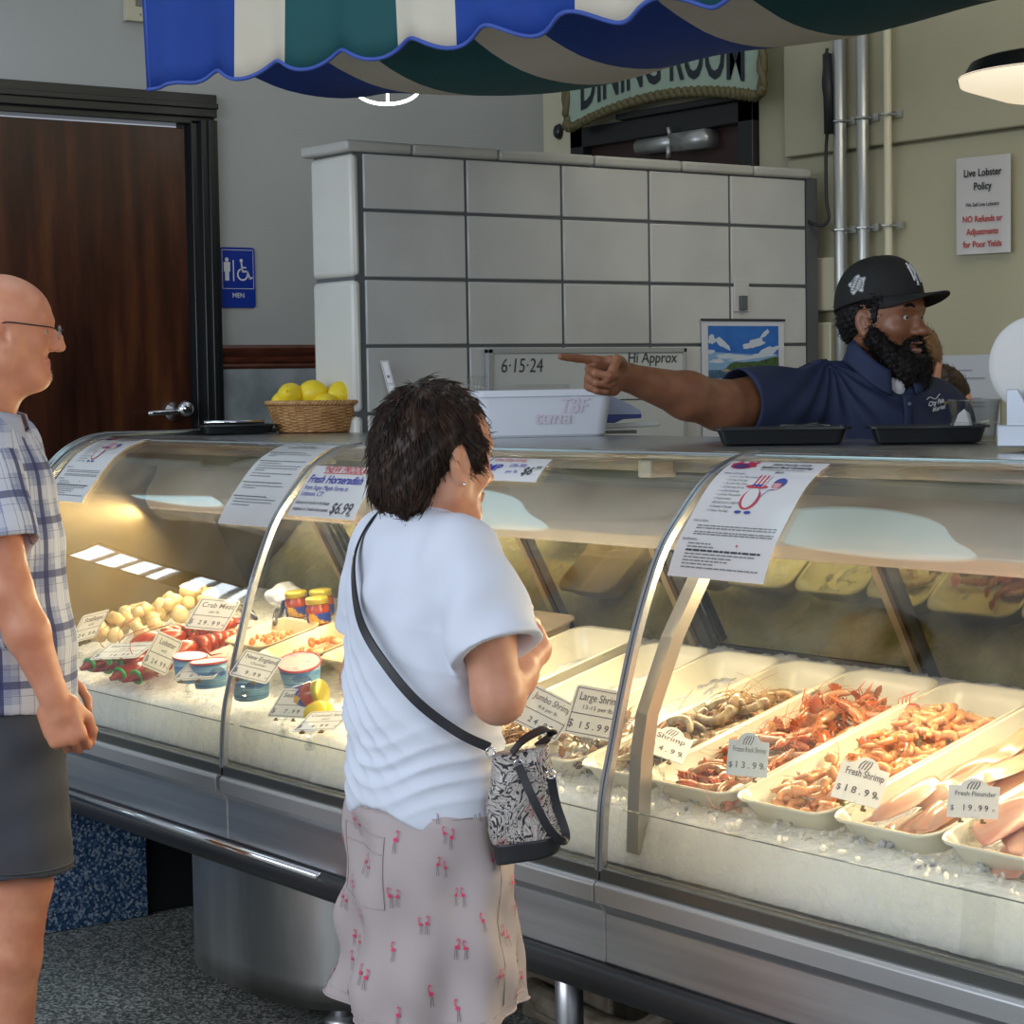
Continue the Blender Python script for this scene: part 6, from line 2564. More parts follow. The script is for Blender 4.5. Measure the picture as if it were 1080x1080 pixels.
# hair at the back and sides below the cap
S = SDF()
S.ell(gk(0, -.036, .010), (.084 * ks, .078 * ks, .072 * ks), KR, .02)
S.ell(gk(0, -.064, -.022), (.064, .042, .050), KR, .02)
S.cap(gk(.073, .024, .030), gk(.075, .020, -.005), .011, .009, .01)
S.cap(gk(-.073, .024, .030), gk(-.075, .020, -.005), .011, .009, .01)
for q in (-1, 1):
    S.ell(gk(q * .094, .002, -.012), (.020, .023, .036), KR, .006, 0, True)
hair_build('hair', S, m_blackhair, cl_, .0035, 2200, lambda p: (p - KH) * 1.0 + np.array([0, 0, -.02]), .007, .004, .0011, 7,
           disp=lambda V: .003 * nz3(V[:, 0], V[:, 1], V[:, 2], 190) + .002 * nz3(V[:, 0], V[:, 1], V[:, 2], 330, 2), jitter=1.2)
# beard
S = SDF()
for q in (-1, 1):
    S.ell(gk(q * .066, .010, .038), (.016, .042, .020), KR, .01)
    S.cap(gk(q * .071, .014, -.008), gk(q * .065, .022, -.050), .0080, .018, .012)
    S.cap(gk(q * .060, .020, -.055), gk(q * .030, .070, -.105), .023, .034, .03)
    S.cap(gk(q * .010, .096, -.050), gk(q * .027, .084, -.062), .0068, .008, .006)
    S.cap(gk(q * .028, .082, -.060), gk(q * .026, .080, -.088), .009, .014, .012)
S.ell(gk(0, .066, -.115), (.050, .044, .040), KR, .03)
S.ell(gk(0, .072, -.148), (.047, .040, .042), KR, .03)
S.ell(gk(0, .046, -.120), (.056, .045, .045), KR, .03)
S.cap(gk(-.019, .096, -.067), gk(.019, .096, -.067), .0155, None, .004, 0, True)
hair_build('beard', S, m_blackhair, cl_, .0032, 5200, lambda p: (p - gk(0, .02, -.06)) + np.array([0, 0, -.03]), .011, .004, .0009, 8,
           keep=lambda p: np.linalg.norm((p - gk(0, .094, -.067)) @ KR * [1, 1, 1.3]) > .030,
           disp=lambda V: .003 * nz3(V[:, 0], V[:, 1], V[:, 2], 180) + .0015 * nz3(V[:, 0], V[:, 1], V[:, 2], 380, 3), jitter=1.0)
# cap (worn): crown, brim, front letters, side patch
m_cap = M('black cap wool', (.010, .010, .010), .8, col2=(.014, .014, .013), nscale=12, bump=.2, bscale=500, bdist=.0006)
m_capu = M('cap underbrim', (.035, .033, .030), .8)
m_capw = M('cap embroidery', (.62, .62, .62), .7)
m_capg = M('patch grey', (.26, .27, .28), .7)
cap_ = thing('cap', None, None, tuple(gk(0, 0, .05)))
cap_.parent = cl_
cap_.matrix_basis = Matrix.Identity(4)
capR = frame(khf + np.array([0, 0, .15]))
gc = lambda x, y, z: KH + capR @ (np.array([x, y, z]) * ks)


def crown_(u, v, o=0.0):
    a = 2 * PI * u
    # v 0 rim .. 1 top ; boxy crown
    t = v * PI / 2
    rx, ry, h = .088, .112, .106
    e_ = .72
    r_ = math.cos(t) ** e_
    hz = math.sin(t) ** 1.05
    y0_ = -.010 + .004 * v
    return gc((rx + o) * r_ * math.cos(a), y0_ + (ry + o) * r_ * math.sin(a), .040 - .010 * (1 - v) * max(0, -math.sin(a)) + (h + o) * hz)


MB().grid(lambda u, v: crown_(u, v), 64, 26, closeu=True).build('crown', m_cap, cap_, smooth=True, solid=.003)
mb = MB()
for k in range(6):
    u_ = (k + .5) / 6
    mb.tube([crown_(u_, v, .0008) for v in np.linspace(0, .985, 18)], .0010, 5)
mb.lathe([(.001, .004), (.006, .003), (.0075, 0), (.006, -.002)], crown_(0, 1), 12, capR)
mb.build('seams_and_button', m_cap, cap_, smooth=True)


def brim(u, v, o=0):
    # u -1..1 across, v 0 base..1 front edge
    a = PI / 2 + (u - .5) * 2 * 1.10
    r_ = 1 + (.70 * math.sin(PI * u) ** .55) * v
    x_, y_ = .087 * math.cos(a), .112 * math.sin(a)
    y2 = -.010 + y_ + .072 * v * math.sin(PI * u) ** .5
    x2 = x_ * (1 + .02 * v)
    return gc(x2, y2, .040 - .022 * (abs(x2) / .085) ** 2 * v - .004 * v + o)


mb = MB().grid(lambda u, v: brim(u, v, .002), 30, 8, 0)
mb.grid(lambda u, v: brim(u, v, -.002), 30, 8, 1)
mb.tube([brim(u, 1) for u in np.linspace(0, 1, 31)], .0026, 6)
mb.build('brim', [m_cap, m_capu], cap_, smooth=True)
mb = MB()
ny = lambda x, y: crown_(.25 - x * .8 / .62, .16 + y * .8 / .135, .0025)


def thickline(pts, w):
    for i in range(len(pts) - 1):
        a_, b_ = np.array(pts[i], float), np.array(pts[i + 1], float)
        n__ = max(2, int(np.linalg.norm(b_ - a_) / .004))
        P_ = [a_ + (b_ - a_) * k / n__ for k in range(n__ + 1)]
        mb.tube([ny(*p) for p in P_], w, 6)
thickline([(-.020, .006), (-.018, .048)], 0.0023)
thickline([(-.018, .048), (.014, .010)], 0.0026)
thickline([(.014, .008), (.016, .050)], 0.0023)
thickline([(-.010, .058), (.001, .034), (.012, .060)], 0.0022)
thickline([(.001, .034), (.001, -.002)], 0.0024)
thickline([(-.024, .050), (-.012, .050)], 0.0017)
thickline([(-.026, .006), (-.014, .006)], 0.0017)
thickline([(-.005, -.002), (.007, -.002)], 0.0017)
mb.build('front_letters', m_capw, cap_, smooth=True)
mb = MB()
pc_ = lambda x, y, o=.0022: crown_((.0 - x * .88 / .60) % 1.0, .26 + y * .88 / .135, o)
pts = []
for k in range(40):
    a = 2 * PI * k / 40
    r_ = .021 * (1 + .16 * math.sin(5 * a + .6) + .08 * math.sin(8 * a))
    pts.append((r_ * math.cos(a) * 1.1, r_ * math.sin(a)))
c0_ = mb.add([pc_(*p) for p in pts] + [pc_(0, 0)], [(k, (k + 1) % 40, 40) for k in range(40)], 0)
for k in range(6):
    y_ = -.012 + .005 * k
    mb.tube([pc_(-.016 + .004 * q, y_ + .0018 * math.sin(q * 1.7 + k), .0034) for q in range(9)], .0011, 4, 1)
mb.tube([pc_(*[c * .93 for c in p], .003) for p in pts], .0010, 4, 1, closed=True)
mb.build('side_patch', [m_capw, m_capg], cap_, smooth=True)

# polo
m_polo = M('navy pique', (.012, .020, .060), .75, col2=(.015, .025, .072), nscale=6, bump=.25, bscale=420, bdist=.0008)
S = SDF()
S.ell(Cw(.012, -.006, 1.36), (.188, .128, .12), CR, .05)
S.ell(Cw(.006, .0, 1.22), (.192, .140, .20), CR, .05)
S.ell(Cw(0, .010, 1.02), (.190, .145, .20), CR, .05)
S.cap(Cw(-.125, -.010, 1.395), Cw(.150, -.010, 1.440), .058, .060, .04)
S.cap(Cw(0, -.012, 1.44), Cw(0, -.010, 1.505), .098, .080, .03)
ke = k0 * .18 + k1 * .82
S.cap(k0 + CR @ np.array([-.04, 0, -.01]), ke, .082, .088, .04, 0, False, True)
dd = (ke - k0) / np.linalg.norm(ke - k0)
S.cap(ke - dd * .05, ke + dd * .05, .074, .081, .004, 0, True)
je = j0 * .15 + j1 * .85
S.cap(j0, je, .082, .086, .04, 0, False, True)
S.cap(Cw(0, .018, 1.475), Cw(0, .050, 1.56), .066, .085, .004, 0, True)
S.cap(Cw(0, .075, 1.44), Cw(0, .14, 1.47), .024, .045, .01, 0, True)


def c_fold(V, N_):
    L_ = (V - CBs) @ CR
    x, y, z = L_[:, 0], L_[:, 1], L_[:, 2]
    # folds fan out from the raised right shoulder
    q = np.arctan2(z - 1.50, x - .16)
    f = np.sin(q * 16 + 12 * np.hypot(x - .16, z - 1.5)) * np.clip(1.2 - np.hypot(x - .12, z - 1.36) / .26, 0, 1)
    return .006 * f + .0035 * nz3(x, y, z, 26, 6)


S.build('polo_shirt', m_polo, cl_, .0046, clip=lambda X, Y, Z: 1.03 - Z, smooth_it=2, disp=c_fold, local=False)
mb = MB()
def coll(side):
    def f(u, v):
        # from the back of the neck round to the front point
        a = -PI / 2 + side * (PI - .32) * u
        k = 1 + .26 * v
        fr_ = max(0, math.sin(a))
        return Cw(.082 * k * math.cos(a), .018 + .080 * k * math.sin(a), 1.545 - .050 * v - .075 * fr_ ** 1.5 - .010 * v * fr_)
    return f
for sd in (-1, 1):
    mb.grid(coll(sd), 22, 6)
mb.build('collar', m_polo, cl_, smooth=True, solid=.005)
MB().ell(Cw(0, .066, 1.432), (.028, .032, .036), CR, 16).build('undershirt', m_capw, cl_)


def poly_front(x, z, o=.006):
    """point on the front of the polo"""
    best = None
    yy = .20
    for _ in range(60):
        # ellipsoid union approx
        v1 = (x / .200) ** 2 + ((z - 1.22) / .20) ** 2 + (yy / .140) ** 2
        v2 = (x / .200) ** 2 + ((z - 1.37) / .12) ** 2 + ((yy + .006) / .128) ** 2
        v3 = (x / .190) ** 2 + ((z - 1.02) / .20) ** 2 + ((yy - .010) / .145) ** 2
        if min(v1, v2, v3) <= 1:
            break
        yy -= .0025
    return Cw(x, yy + o + .010, z)


mb = MB()
for k in range(10):
    pass
mb.grid(lambda u, v: poly_front(-.012 + .024 * u, 1.42 - .16 * v, .004), 2, 12)
mb.build('placket', m_polo, cl_, smooth=True, solid=.003)
for z in (1.395, 1.335, 1.285):
    MB().ell(poly_front(-.002, z, .007), (.0055, .0055, .0055), None, 10).build('button', M('button', (.10, .12, .18), .25), cl_, smooth=True)
mb = MB()
lf = lambda x, y: poly_front(-(.055 + x * .96 - .18 * y * 0), 1.388 + y + x * .18, .0075)
put_text(mb, 'City Fish', .0155, lf, .0, .0, 0, bold=.03, ital=.2)
put_text(mb, 'Market', .0155, lf, .012, -.015, 0, bold=.03, ital=.2)
put_text(mb, 'Co', .010, lf, .055, -.006, 1, bold=.03)
mb.tube([lf(-.002 + .006 * k, .017 + .004 * math.sin(k * 1.0)) for k in range(9)], .0012, 4, 0)
mb.build('chest_logo', [m_capw, M('logo yellow', (.60, .42, .02), .6)], cl_)

# ---------------------------------------------------------------- two people far behind, mostly hidden
def bystander(base, face, hz, label, hairm, tall, hairlong=True):
    base = np.array(base, float)
    fr_ = frame((face[0], face[1], 0))
    t = thing('person', label, 'person', (base[0], base[1], 0), math.atan2(face[1], face[0]) - PI / 2)
    w_ = lambda x, y, z: np.array([base[0], base[1], 0]) + fr_ @ np.array([x, y, z])
    S = SDF()
    hc = w_(0, .02, hz)
    hr = frame((face[0], face[1], -.25))
    head(S, hc, hr, .98, nose=.9)
    g_ = lambda x, y, z: hc + hr @ np.array([x, y, z])
    S.cap(g_(0, -.02, -.05), w_(0, -.03, hz - .19), .052, .056, .03)
    S.ell(w_(0, 0, hz - .36), (.165, .10, .16), fr_, .05)
    S.ell(w_(0, 0, hz - .62), (.150, .10, .20), fr_, .05)
    for q in (-1, 1):
        S.cap(w_(q * .16, 0, hz - .26), w_(q * .20, .02, hz - .54), .05, .04, .03)
        S.cap(w_(q * .20, .02, hz - .54), w_(q * .14, .22, hz - .60), .04, .028, .02)
        hh = frame((face[0], face[1], 0))
        hand(S, w_(q * .14, .22, hz - .60), np.stack([np.array([0, 0, 1.0]), hh[:, 1], np.cross([0, 0, 1.0], hh[:, 1]) * 1.0], 1), {'i': (.4, .6, .3), 'm': (.5, .7, .3), 'r': (.5, .7, .4), 'p': (.5, .7, .4)}, [(.55, .80, -.25), (.25, .95, -.35), (-.1, .95, -.45)], .95)
        S.cap(w_(q * .08, 0, hz - .74), w_(q * .08, .01, .46), .085, .055, .03)
        S.cap(w_(q * .08, .01, .46), w_(q * .08, -.01, .09), .052, .036, .02)
        S.cap(w_(q * .08, -.03, .05), w_(q * .09, .13, .035), .036, .028, .02)
    S.build('body', [m_skinL, m_lipL], t, .0065, smooth_it=1, local=False)
    eyes(t, hc, hr, .98)
    S = SDF()
    S.ell(g_(0, -.020, .045), (.084, .104, .090), hr, .02)
    S.ell(g_(0, -.055, .0), (.078, .070, .075), hr, .03)
    if hairlong:
        S.ell(g_(0, -.085, .075), (.030, .030, .030), hr, .02)
    S.ell(g_(0, .115, -.02), (.09, .062, .075), hr, .015, 0, True)
    for q in (-1, 1):
        S.ell(g_(q * .092, .002, -.012), (.020, .022, .036), hr, .006, 0, True)
    hair_build('hair', S, hairm, t, .0045, 250, lambda p: g_(0, -.1, .05) - p, .03, .002, .0008, 11, disp=lambda V: .0015 * nz3(V[:, 0], V[:, 1], V[:, 2], 150))
    S = SDF()
    S.ell(w_(0, -.005, hz - .34), (.185, .120, .16), fr_, .05)
    S.ell(w_(0, 0, hz - .58), (.170, .125, .22), fr_, .05)
    for q in (-1, 1):
        S.cap(w_(q * .15, 0, hz - .26), w_(q * .20, .01, hz - .45), .065, .066, .03, 0, False, True)
    S.build('shirt', M('staff shirt navy', (.015, .022, .06), .8), t, .0065, smooth_it=2, local=False)
    S = SDF()
    S.ell(w_(0, 0, hz - .78), (.165, .120, .12), fr_, .04)
    for q in (-1, 1):
        S.cap(w_(q * .085, 0, hz - .80), w_(q * .088, 0, .09), .098, .066, .03, 0, False, True)
    S.build('trousers', M('staff trousers', (.03, .03, .035), .8), t, .0065, smooth_it=1, local=False)


bystander((-4.175, 4.530), (-.30, .95), 1.578, 'person with tied-back light brown hair behind the bearded clerk, facing away', M('light brown hair', (.20, .10, .035), .5, col2=(.13, .06, .02), nscale=40, stretch=(1, 1, .4)), True)
bystander((-4.385, 4.862), (.35, .92), 1.462, 'person with dark hair lowest and furthest back beside the clear cups', m_hair1, False, False)
# ------------------------------------------------------------------ pans and food on the sloping ice
TH = math.atan(.262)
cT, sT = math.cos(TH), math.sin(TH)
YF = 2.548
ZF = DECK(YF) + .004
PR = np.array([[1, 0, 0], [0, cT, -sT], [0, sT, cT]])          # columns: across, up the slope, normal


def slope(x, v, h=0.0):
    """x world, v metres up the slope from the pan fronts, h height off the rim plane"""
    return np.array([x, YF, ZF]) + PR @ np.array([0, v, h])


m_pan = M('cream melamine', (.68, .64, .51), .28, coat=.3)
m_tanpan = M('tan tray', (.52, .40, .26), .35)
PL = .60


def make_pan(x, w, label, dep=.055, L_=PL, v0=0.0, mat=None, h0=0.0, group='cream food pans set side by side in the ice', name='food_pan'):
    c = slope(x, v0 + L_ / 2, h0)
    t = None

    def ring(ww, ll, h, r, sv=0.0):
        return [c + PR @ np.array([a, b + sv, h]) for a, b in rrect(ww, ll, r, 6)]
    r = .042
    rings = [ring(w - .05, L_ - .06, -dep, r * .8), ring(w - .045, L_ - .05, -dep + .002, r * .85), ring(w - .014, L_ - .014, -.006, r), ring(w - .001, L_ - .001, -.004, r), ring(w, L_, -.001, r), ring(w - .004, L_ - .004, .001, r),
             ring(w - .016, L_ - .018, -.001, r * .9), ring(w - .046, L_ - .055, -dep + .008, r * .75), ring(w - .060, L_ - .07, -dep + .004, r * .6)]
    o = loftrings(rings).build(name, mat or m_pan, smooth=True)
    o.data.set_sharp_from_angle(angle=.9)
    tag(o, label, 'pan', group)
    return o


PX = {'p8': (-2.190, .235), 'p7': (-2.428, .235), 'p5': (-2.668, .235), 'p4': (-2.912, .245), 'p3': (-3.132, .19), 'p2': (-3.338, .215), 'p1': (-3.560, .215), 'p0': (-3.80, .24)}
make_pan(*PX['p8'], 'cream pan of pink fish fillets, rightmost pan in view')
make_pan(*PX['p7'], 'cream pan of flounder fillets under the $19.99 tag')
make_pan(*PX['p5'], 'cream pan of peeled pink shrimp, between fillets and head-on shrimp')
make_pan(*PX['p4'], 'cream pan of orange head-on shrimp left of the peeled shrimp')
make_pan(*PX['p3'], 'narrow cream pan of grey-brown head-on shrimp just right of the metal joint')
make_pan(*PX['p2'], 'nearly empty cream pan with one shrimp left at its back')
make_pan(*PX['p1'], 'cream pan behind the Large Shrimp tag')
make_pan(*PX['p0'], 'cream pan with a high side wall, behind the Jumbo Shrimp tag', dep=.09, h0=.018)
make_pan(-4.10, .22, 'tan tray at the back of the ice beside the high cream pan', dep=.05, L_=.30, v0=.36, mat=m_tanpan, h0=.012, name='tan_tray', group='tan trays at the back of the ice')


# prototypes -------------------------------------------------------
def curve_body(arc, L_, r0, r1, n=11, seg=10, ridge=.0, flat=.85):
    """rings of a shrimp body bent through `arc` radians in the y-z plane; head at y>0"""
    rings = []
    ctr = []
    R_ = L_ / arc
    for i in range(n):
        t = i / (n - 1)
        a = -arc / 2 + arc * t
        c = np.array([0, R_ * math.sin(a), R_ * math.cos(a) - R_ * math.cos(arc / 2)])
        tang = np.array([0, math.cos(a), -math.sin(a)])
        nrm = np.array([0, math.sin(a), math.cos(a)])
        r = r1 + (r0 - r1) * t ** .8
        r *= 1 + ridge * (1 if i % 2 else -1)
        if i == 0:
            r *= .6
        rings.append([c + np.array([1, 0, 0]) * r * flat * math.cos(b) + nrm * r * math.sin(b) for b in np.linspace(0, 2 * PI, seg + 1)[:-1]])
        ctr.append((c, tang, nrm, r))
    return rings, ctr


def shrimp_mats(pre, c1, c2, head_, leg, spec=.25):
    return (M(pre + ' shell', c1, .22, col2=c2, nscale=75, lo=.38, hi=.62, coat=.4), M(pre + ' head', head_[0], .22, col2=head_[1], nscale=90, lo=.38, hi=.62, coat=.4), M(pre + ' legs', leg, .35))


def make_headon(name, label, mats, group, arc=1.7, L_=.095, r0=.0115):
    t = thing(name, label, 'shrimp', (0, 0, 0), group=group)
    rings, ctr = curve_body(arc, L_, r0, r0 * .45, 13, 9, .05)
    b = loftrings(rings).build('body', mats[0], t, smooth=True, local=True)
    c, tg, nr, r = ctr[-1]
    hl = L_ * .42
    mb = MB()
    hr = []
    for k, (s_, rr_) in enumerate(((-.05, .9), (.1, 1.15), (.4, 1.2), (.7, .9), (.9, .5), (1.0, .12))):
        cc = c + tg * hl * s_ + nr * (-.0015 * s_)
        hr.append([cc + np.array([1, 0, 0]) * r * rr_ * .8 * math.cos(q) + nr * r * rr_ * math.sin(q) for q in np.linspace(0, 2 * PI, 10)[:-1]])
    mb = loftrings(hr)
    tip = c + tg * hl * 1.0
    mb.tube([c + tg * hl * .4 + nr * r * 1.1, c + tg * hl * 1.0 + nr * r * .75, c + tg * hl * 1.35 + nr * r * 1.0], [.0022, .0014, .0003], 5)
    for q in (-1, 1):
        mb.ell(c + tg * hl * .86 + nr * r * .45 + np.array([q * r * .62, 0, 0]), (.0022,) * 3, None, 6, 1)
    mb.build('head', [mats[1], m_black], t, smooth=True, local=True)
    mb = MB()
    for k in range(6):
        for q in (-1, 1):
            c_, tg_, nr_, r_ = ctr[3 + k]
            s0 = c_ - nr_ * r_ * .8 + np.array([q * r_ * .4, 0, 0])
            mb.tube([s0, s0 - nr_ * .008 + tg_ * .003 + np.array([q * .003, 0, 0]), s0 - nr_ * .014 + tg_ * (.006 if k < 3 else .012)], [.0013, .001, .0005], 4)
    for k in range(4):
        for q in (-1, 1):
            s0 = c + tg * hl * (.1 + .18 * k) - nr * r * .9 + np.array([q * r * .4, 0, 0])
            mb.tube([s0, s0 - nr * .012 + tg * .006 + np.array([q * .006, 0, 0]), s0 - nr * .016 + tg * .024 + np.array([q * .004, 0, 0])], [.0013, .001, .0004], 4)
    mb.build('legs', mats[2], t, smooth=True, local=True)
    mb = MB()
    for q in (-1, 1):
        mb.tube(crv([tip + np.array([q * .002, 0, 0]), tip + tg * .02 + nr * .012 + np.array([q * .010, 0, 0]), tip - tg * .0 + nr * .030 + np.array([q * .025, 0, 0]), tip - tg * .045 + nr * .034 + np.array([q * .036, 0, 0])], 4), .0005, 3)
    mb.build('antennae', mats[2], t, smooth=True, local=True)
    c0_, t0, n0, r0_ = ctr[0]
    mb = MB()
    for q in (-.75, -.35, .0, .35, .75):
        d = -t0 * math.cos(q) + np.array([1, 0, 0]) * math.sin(q)
        sd = np.cross(d, n0)
        e = c0_ + d * .020
        mb.add([c0_ + n0 * .001, c0_ + d * .010 + sd * .0040 + n0 * .0015, e + sd * .0022, e - sd * .0022, c0_ + d * .010 - sd * .0040 + n0 * .0015], [(0, 1, 2, 3, 4)])
        mb.add([c0_ - n0 * .001, c0_ + d * .010 + sd * .0040 - n0 * .0003, e + sd * .0022 - n0 * .0008, e - sd * .0022 - n0 * .0008, c0_ + d * .010 - sd * .0040 - n0 * .0003], [(4, 3, 2, 1, 0)])
    mb.build('tail_fan', mats[1], t, local=True)
    return t


def make_peeled(name, label, mat, group, arc=2.7, L_=.052, r0=.0125):
    rings, ctr = curve_body(arc, L_, r0, r0 * .38, 14, 9, .045, .8)
    mb = loftrings(rings)
    c, tg, nr, r = ctr[-1]
    mb.ell(c, (r * .8, r * .6, r), None, 8)
    c0_, t0, n0, r0_ = ctr[0]
    for q in (-.5, .5):
        d = -t0 * math.cos(q) + np.array([1, 0, 0]) * math.sin(q)
        sd = np.cross(d, n0)
        e = c0_ + d * .010
        mb.add([c0_, c0_ + d * .005 + sd * .002, e, c0_ + d * .005 - sd * .002], [(0, 1, 2, 3)])
    o = mb.build(name, mat, None, smooth=True, local=True)
    tag(o, label, 'shrimp', group)
    return o


_used = set()


def scatter(proto, spots, labels=None):
    first = True
    for i, (p, R, sc) in enumerate(spots):
        if proto.name not in _used:
            o = proto
            _used.add(proto.name)
        else:
            o = copy_tree(proto)
        mt = Matrix(R.tolist()).to_4x4()
        o.rotation_euler = mt.to_euler()
        o.location = tuple(p)
        o.scale = (sc, sc, sc)


rg = np.random.default_rng(4)


def pile(x, w, v0, v1, n, h0, hmax, flat=.5, sc=(.9, 1.1), edge=.028, dirfn=None, hfn=None):
    out = []
    for i in range(n):
        t = i / max(1, n - 1)
        u = rg.uniform(-.5, .5)
        v = rg.uniform(v0, v1)
        lay = rg.random() ** .8
        env = (1 - (2 * u) ** 2 * .45) * (1 - max(0, abs((v - v0) / (v1 - v0) - .5) * 2 - .6) * 1.1)
        if hfn:
            env *= hfn(v)
        h = h0 + (hmax - h0) * lay * max(.1, env)
        p = slope(x + u * (w - 2 * edge), v, h)
        yaw = rg.uniform(0, 2 * PI) if dirfn is None else dirfn()
        R = PR @ rotm(0, 0, yaw) @ rotm(rg.normal(0, flat * .6), PI / 2 * (1 if rg.random() < .5 else -1) + rg.normal(0, flat), 0)
        out.append((p, R, rg.uniform(*sc)))
    return out


# peeled shrimp (orange-pink heap) ----------------------------------
m_peel = M('peeled shrimp', (.70, .33, .14), .25, col2=(.56, .13, .035), nscale=85, lo=.46, hi=.80, coat=.5, sss=.2)
pa = make_peeled('peeled_shrimp', 'peeled raw pink-orange shrimp in the heap in the middle right pan', m_peel, 'peeled shrimp heaped in the pan right of the head-on shrimp')
pb = make_peeled('peeled_shrimp', 'peeled raw pink-orange shrimp in the heap in the middle right pan', m_peel, 'peeled shrimp heaped in the pan right of the head-on shrimp', arc=2.0, L_=.046)
sp_ = pile(*PX['p5'], .045, .30, 105, -.045, .004, .6, sc=(.8, 1.0)) + pile(*PX['p5'], .28, .50, 95, -.045, .010, .6, sc=(.8, 1.0))
scatter(pa, sp_[::2])
scatter(pb, sp_[1::2])
# pale peeled shrimp, middle pans
m_peel2 = M('pale peeled shrimp', (.70, .55, .36), .25, col2=(.50, .30, .12), nscale=85, lo=.44, hi=.78, coat=.5)
pc2 = make_peeled('peeled_shrimp', 'pale peeled shrimp heaped in the pans behind the two shrimp tags', m_peel2, 'pale shrimp behind the Jumbo and Large Shrimp tags', r0=.0095)
scatter(pc2, pile(*PX['p0'], .20, .34, 24, -.075, -.030, .4) + pile(*PX['p1'], .16, .34, 26, -.045, -.012, .4))
pd = make_peeled('peeled_shrimp', 'single pale shrimp left alone in the nearly empty pan', m_peel2, None)
scatter(pd, [(slope(PX['p2'][0] + .035, .40, -.045), PR @ rotm(0, 0, .8) @ rotm(0, PI / 2, 0), 1.15)])
# tiger shrimp with brown bands, front of the middle pans
m_tig = [M('tiger shell', (.40, .22, .07), .25, col2=(.09, .045, .02), nscale=60, lo=.45, hi=.60, stretch=(1, 2.2, 1), coat=.4), M('tiger head', (.30, .15, .06), .25, col2=(.10, .05, .02), nscale=60, coat=.4), M('tiger legs', (.35, .2, .1), .4)]
tg_ = make_headon('tiger_shrimp', 'brown-banded shrimp at the front of the pans below the two shrimp tags', m_tig, 'banded shrimp at the front of the middle pans', r0=.013)
scatter(tg_, pile(*PX['p2'], .07, .15, 7, -.045, -.012, .4) + pile(*PX['p1'], .07, .16, 11, -.045, -.008, .4) + pile(*PX['p0'], .07, .15, 9, -.07, -.01, .4))
# orange head-on shrimp
m_or = shrimp_mats('orange shrimp', (.46, .20, .085), (.27, .13, .055), ((.62, .11, .02), (.30, .08, .03)), (.62, .14, .03))
m_or2 = shrimp_mats('pink shrimp', (.55, .22, .13), (.38, .20, .09), ((.50, .09, .03), (.35, .14, .06)), (.62, .14, .03))
ho = make_headon('head_on_shrimp', 'orange head-on shrimp in the jumble in the second pan right of the joint', m_or, 'orange head-on shrimp in one pan', r0=.0125, L_=.10)
ho2 = make_headon('head_on_shrimp', 'orange head-on shrimp in the jumble in the second pan right of the joint', m_or2, 'orange head-on shrimp in one pan', arc=1.1, r0=.012, L_=.10)
s4 = pile(*PX['p4'], .075, .15, 15, -.045, -.008, .45) + pile(*PX['p4'], .17, .50, 38, -.045, .004, .45, hfn=lambda v: .7 + .4 * math.sin((v - .1) * 5))
scatter(ho, s4[::2])
scatter(ho2, s4[1::2])
# grey-brown head-on shrimp
m_gr = shrimp_mats('grey shrimp', (.33, .25, .15), (.17, .12, .065), ((.26, .17, .09), (.12, .07, .04)), (.40, .24, .10))
m_gr2 = shrimp_mats('beige shrimp', (.48, .38, .23), (.26, .19, .10), ((.32, .20, .11), (.36, .26, .15)), (.45, .22, .09))
hg1 = make_headon('grey_shrimp', 'grey-brown head-on shrimp in the narrow pan beside the metal joint', m_gr, 'grey-brown shrimp in the narrow pan', r0=.0135, L_=.095)
hg2 = make_headon('grey_shrimp', 'grey-brown head-on shrimp in the narrow pan beside the metal joint', m_gr2, 'grey-brown shrimp in the narrow pan', arc=2.2, r0=.014, L_=.09)
s3 = pile(*PX['p3'], .08, .42, 30, -.045, .006, .45) + pile(PX['p3'][0] + .02, .16, .34, .50, 6, -.045, -.02, .3)
s3 += pile(PX['p2'][0] + .03, .15, .05, .22, 10, -.045, .0, .45)
scatter(hg1, s3[::2])
scatter(hg2, s3[1::2])

# fillets -----------------------------------------------------------
m_fil = M('flounder flesh', (.62, .36, .23), .30, col2=(.52, .24, .14), nscale=14, stretch=(3, .7, 1), coat=.35, sss=.2, bump=.15, bscale=80, lo=.4, hi=.75)
m_fil2 = M('pink fillet flesh', (.62, .34, .24), .30, col2=(.54, .21, .14), nscale=12, stretch=(4, .6, 1), coat=.35, sss=.2, bump=.15, bscale=80, lo=.4, hi=.75)


def make_fillet(label, mat, group, L_=.20, W_=.085, seed=0):
    rr_ = random.Random(seed)
    ph = rr_.random() * 6

    def f(u, v):
        # closed lens cross-section loops along v
        a = 2 * PI * u
        t = v
        w = W_ / 2 * math.sin(PI * min(1, max(0, .04 + .93 * t))) ** .42 * (1 - .30 * t)
        x = w * math.cos(a)
        th = .007 * math.sin(PI * min(1, max(.0, .02 + .96 * t))) ** .5
        z = th * math.sin(a) * (1 - .5 * abs(math.cos(a))) + .005 * math.sin(5 * t + ph) * (1 - t) + .005 * math.sin(x * 75 + ph + 2 * t) + .006 * math.sin(t * PI)
        x += .012 * math.sin(3 * t + ph)
        return (x, L_ * (t - .5), z + .008)
    o = MB().grid(f, 22, 22, closeu=True, capv=True).build('fish_fillet', mat, None, smooth=True, local=True)
    return tag(o, label, 'fish fillet', group)


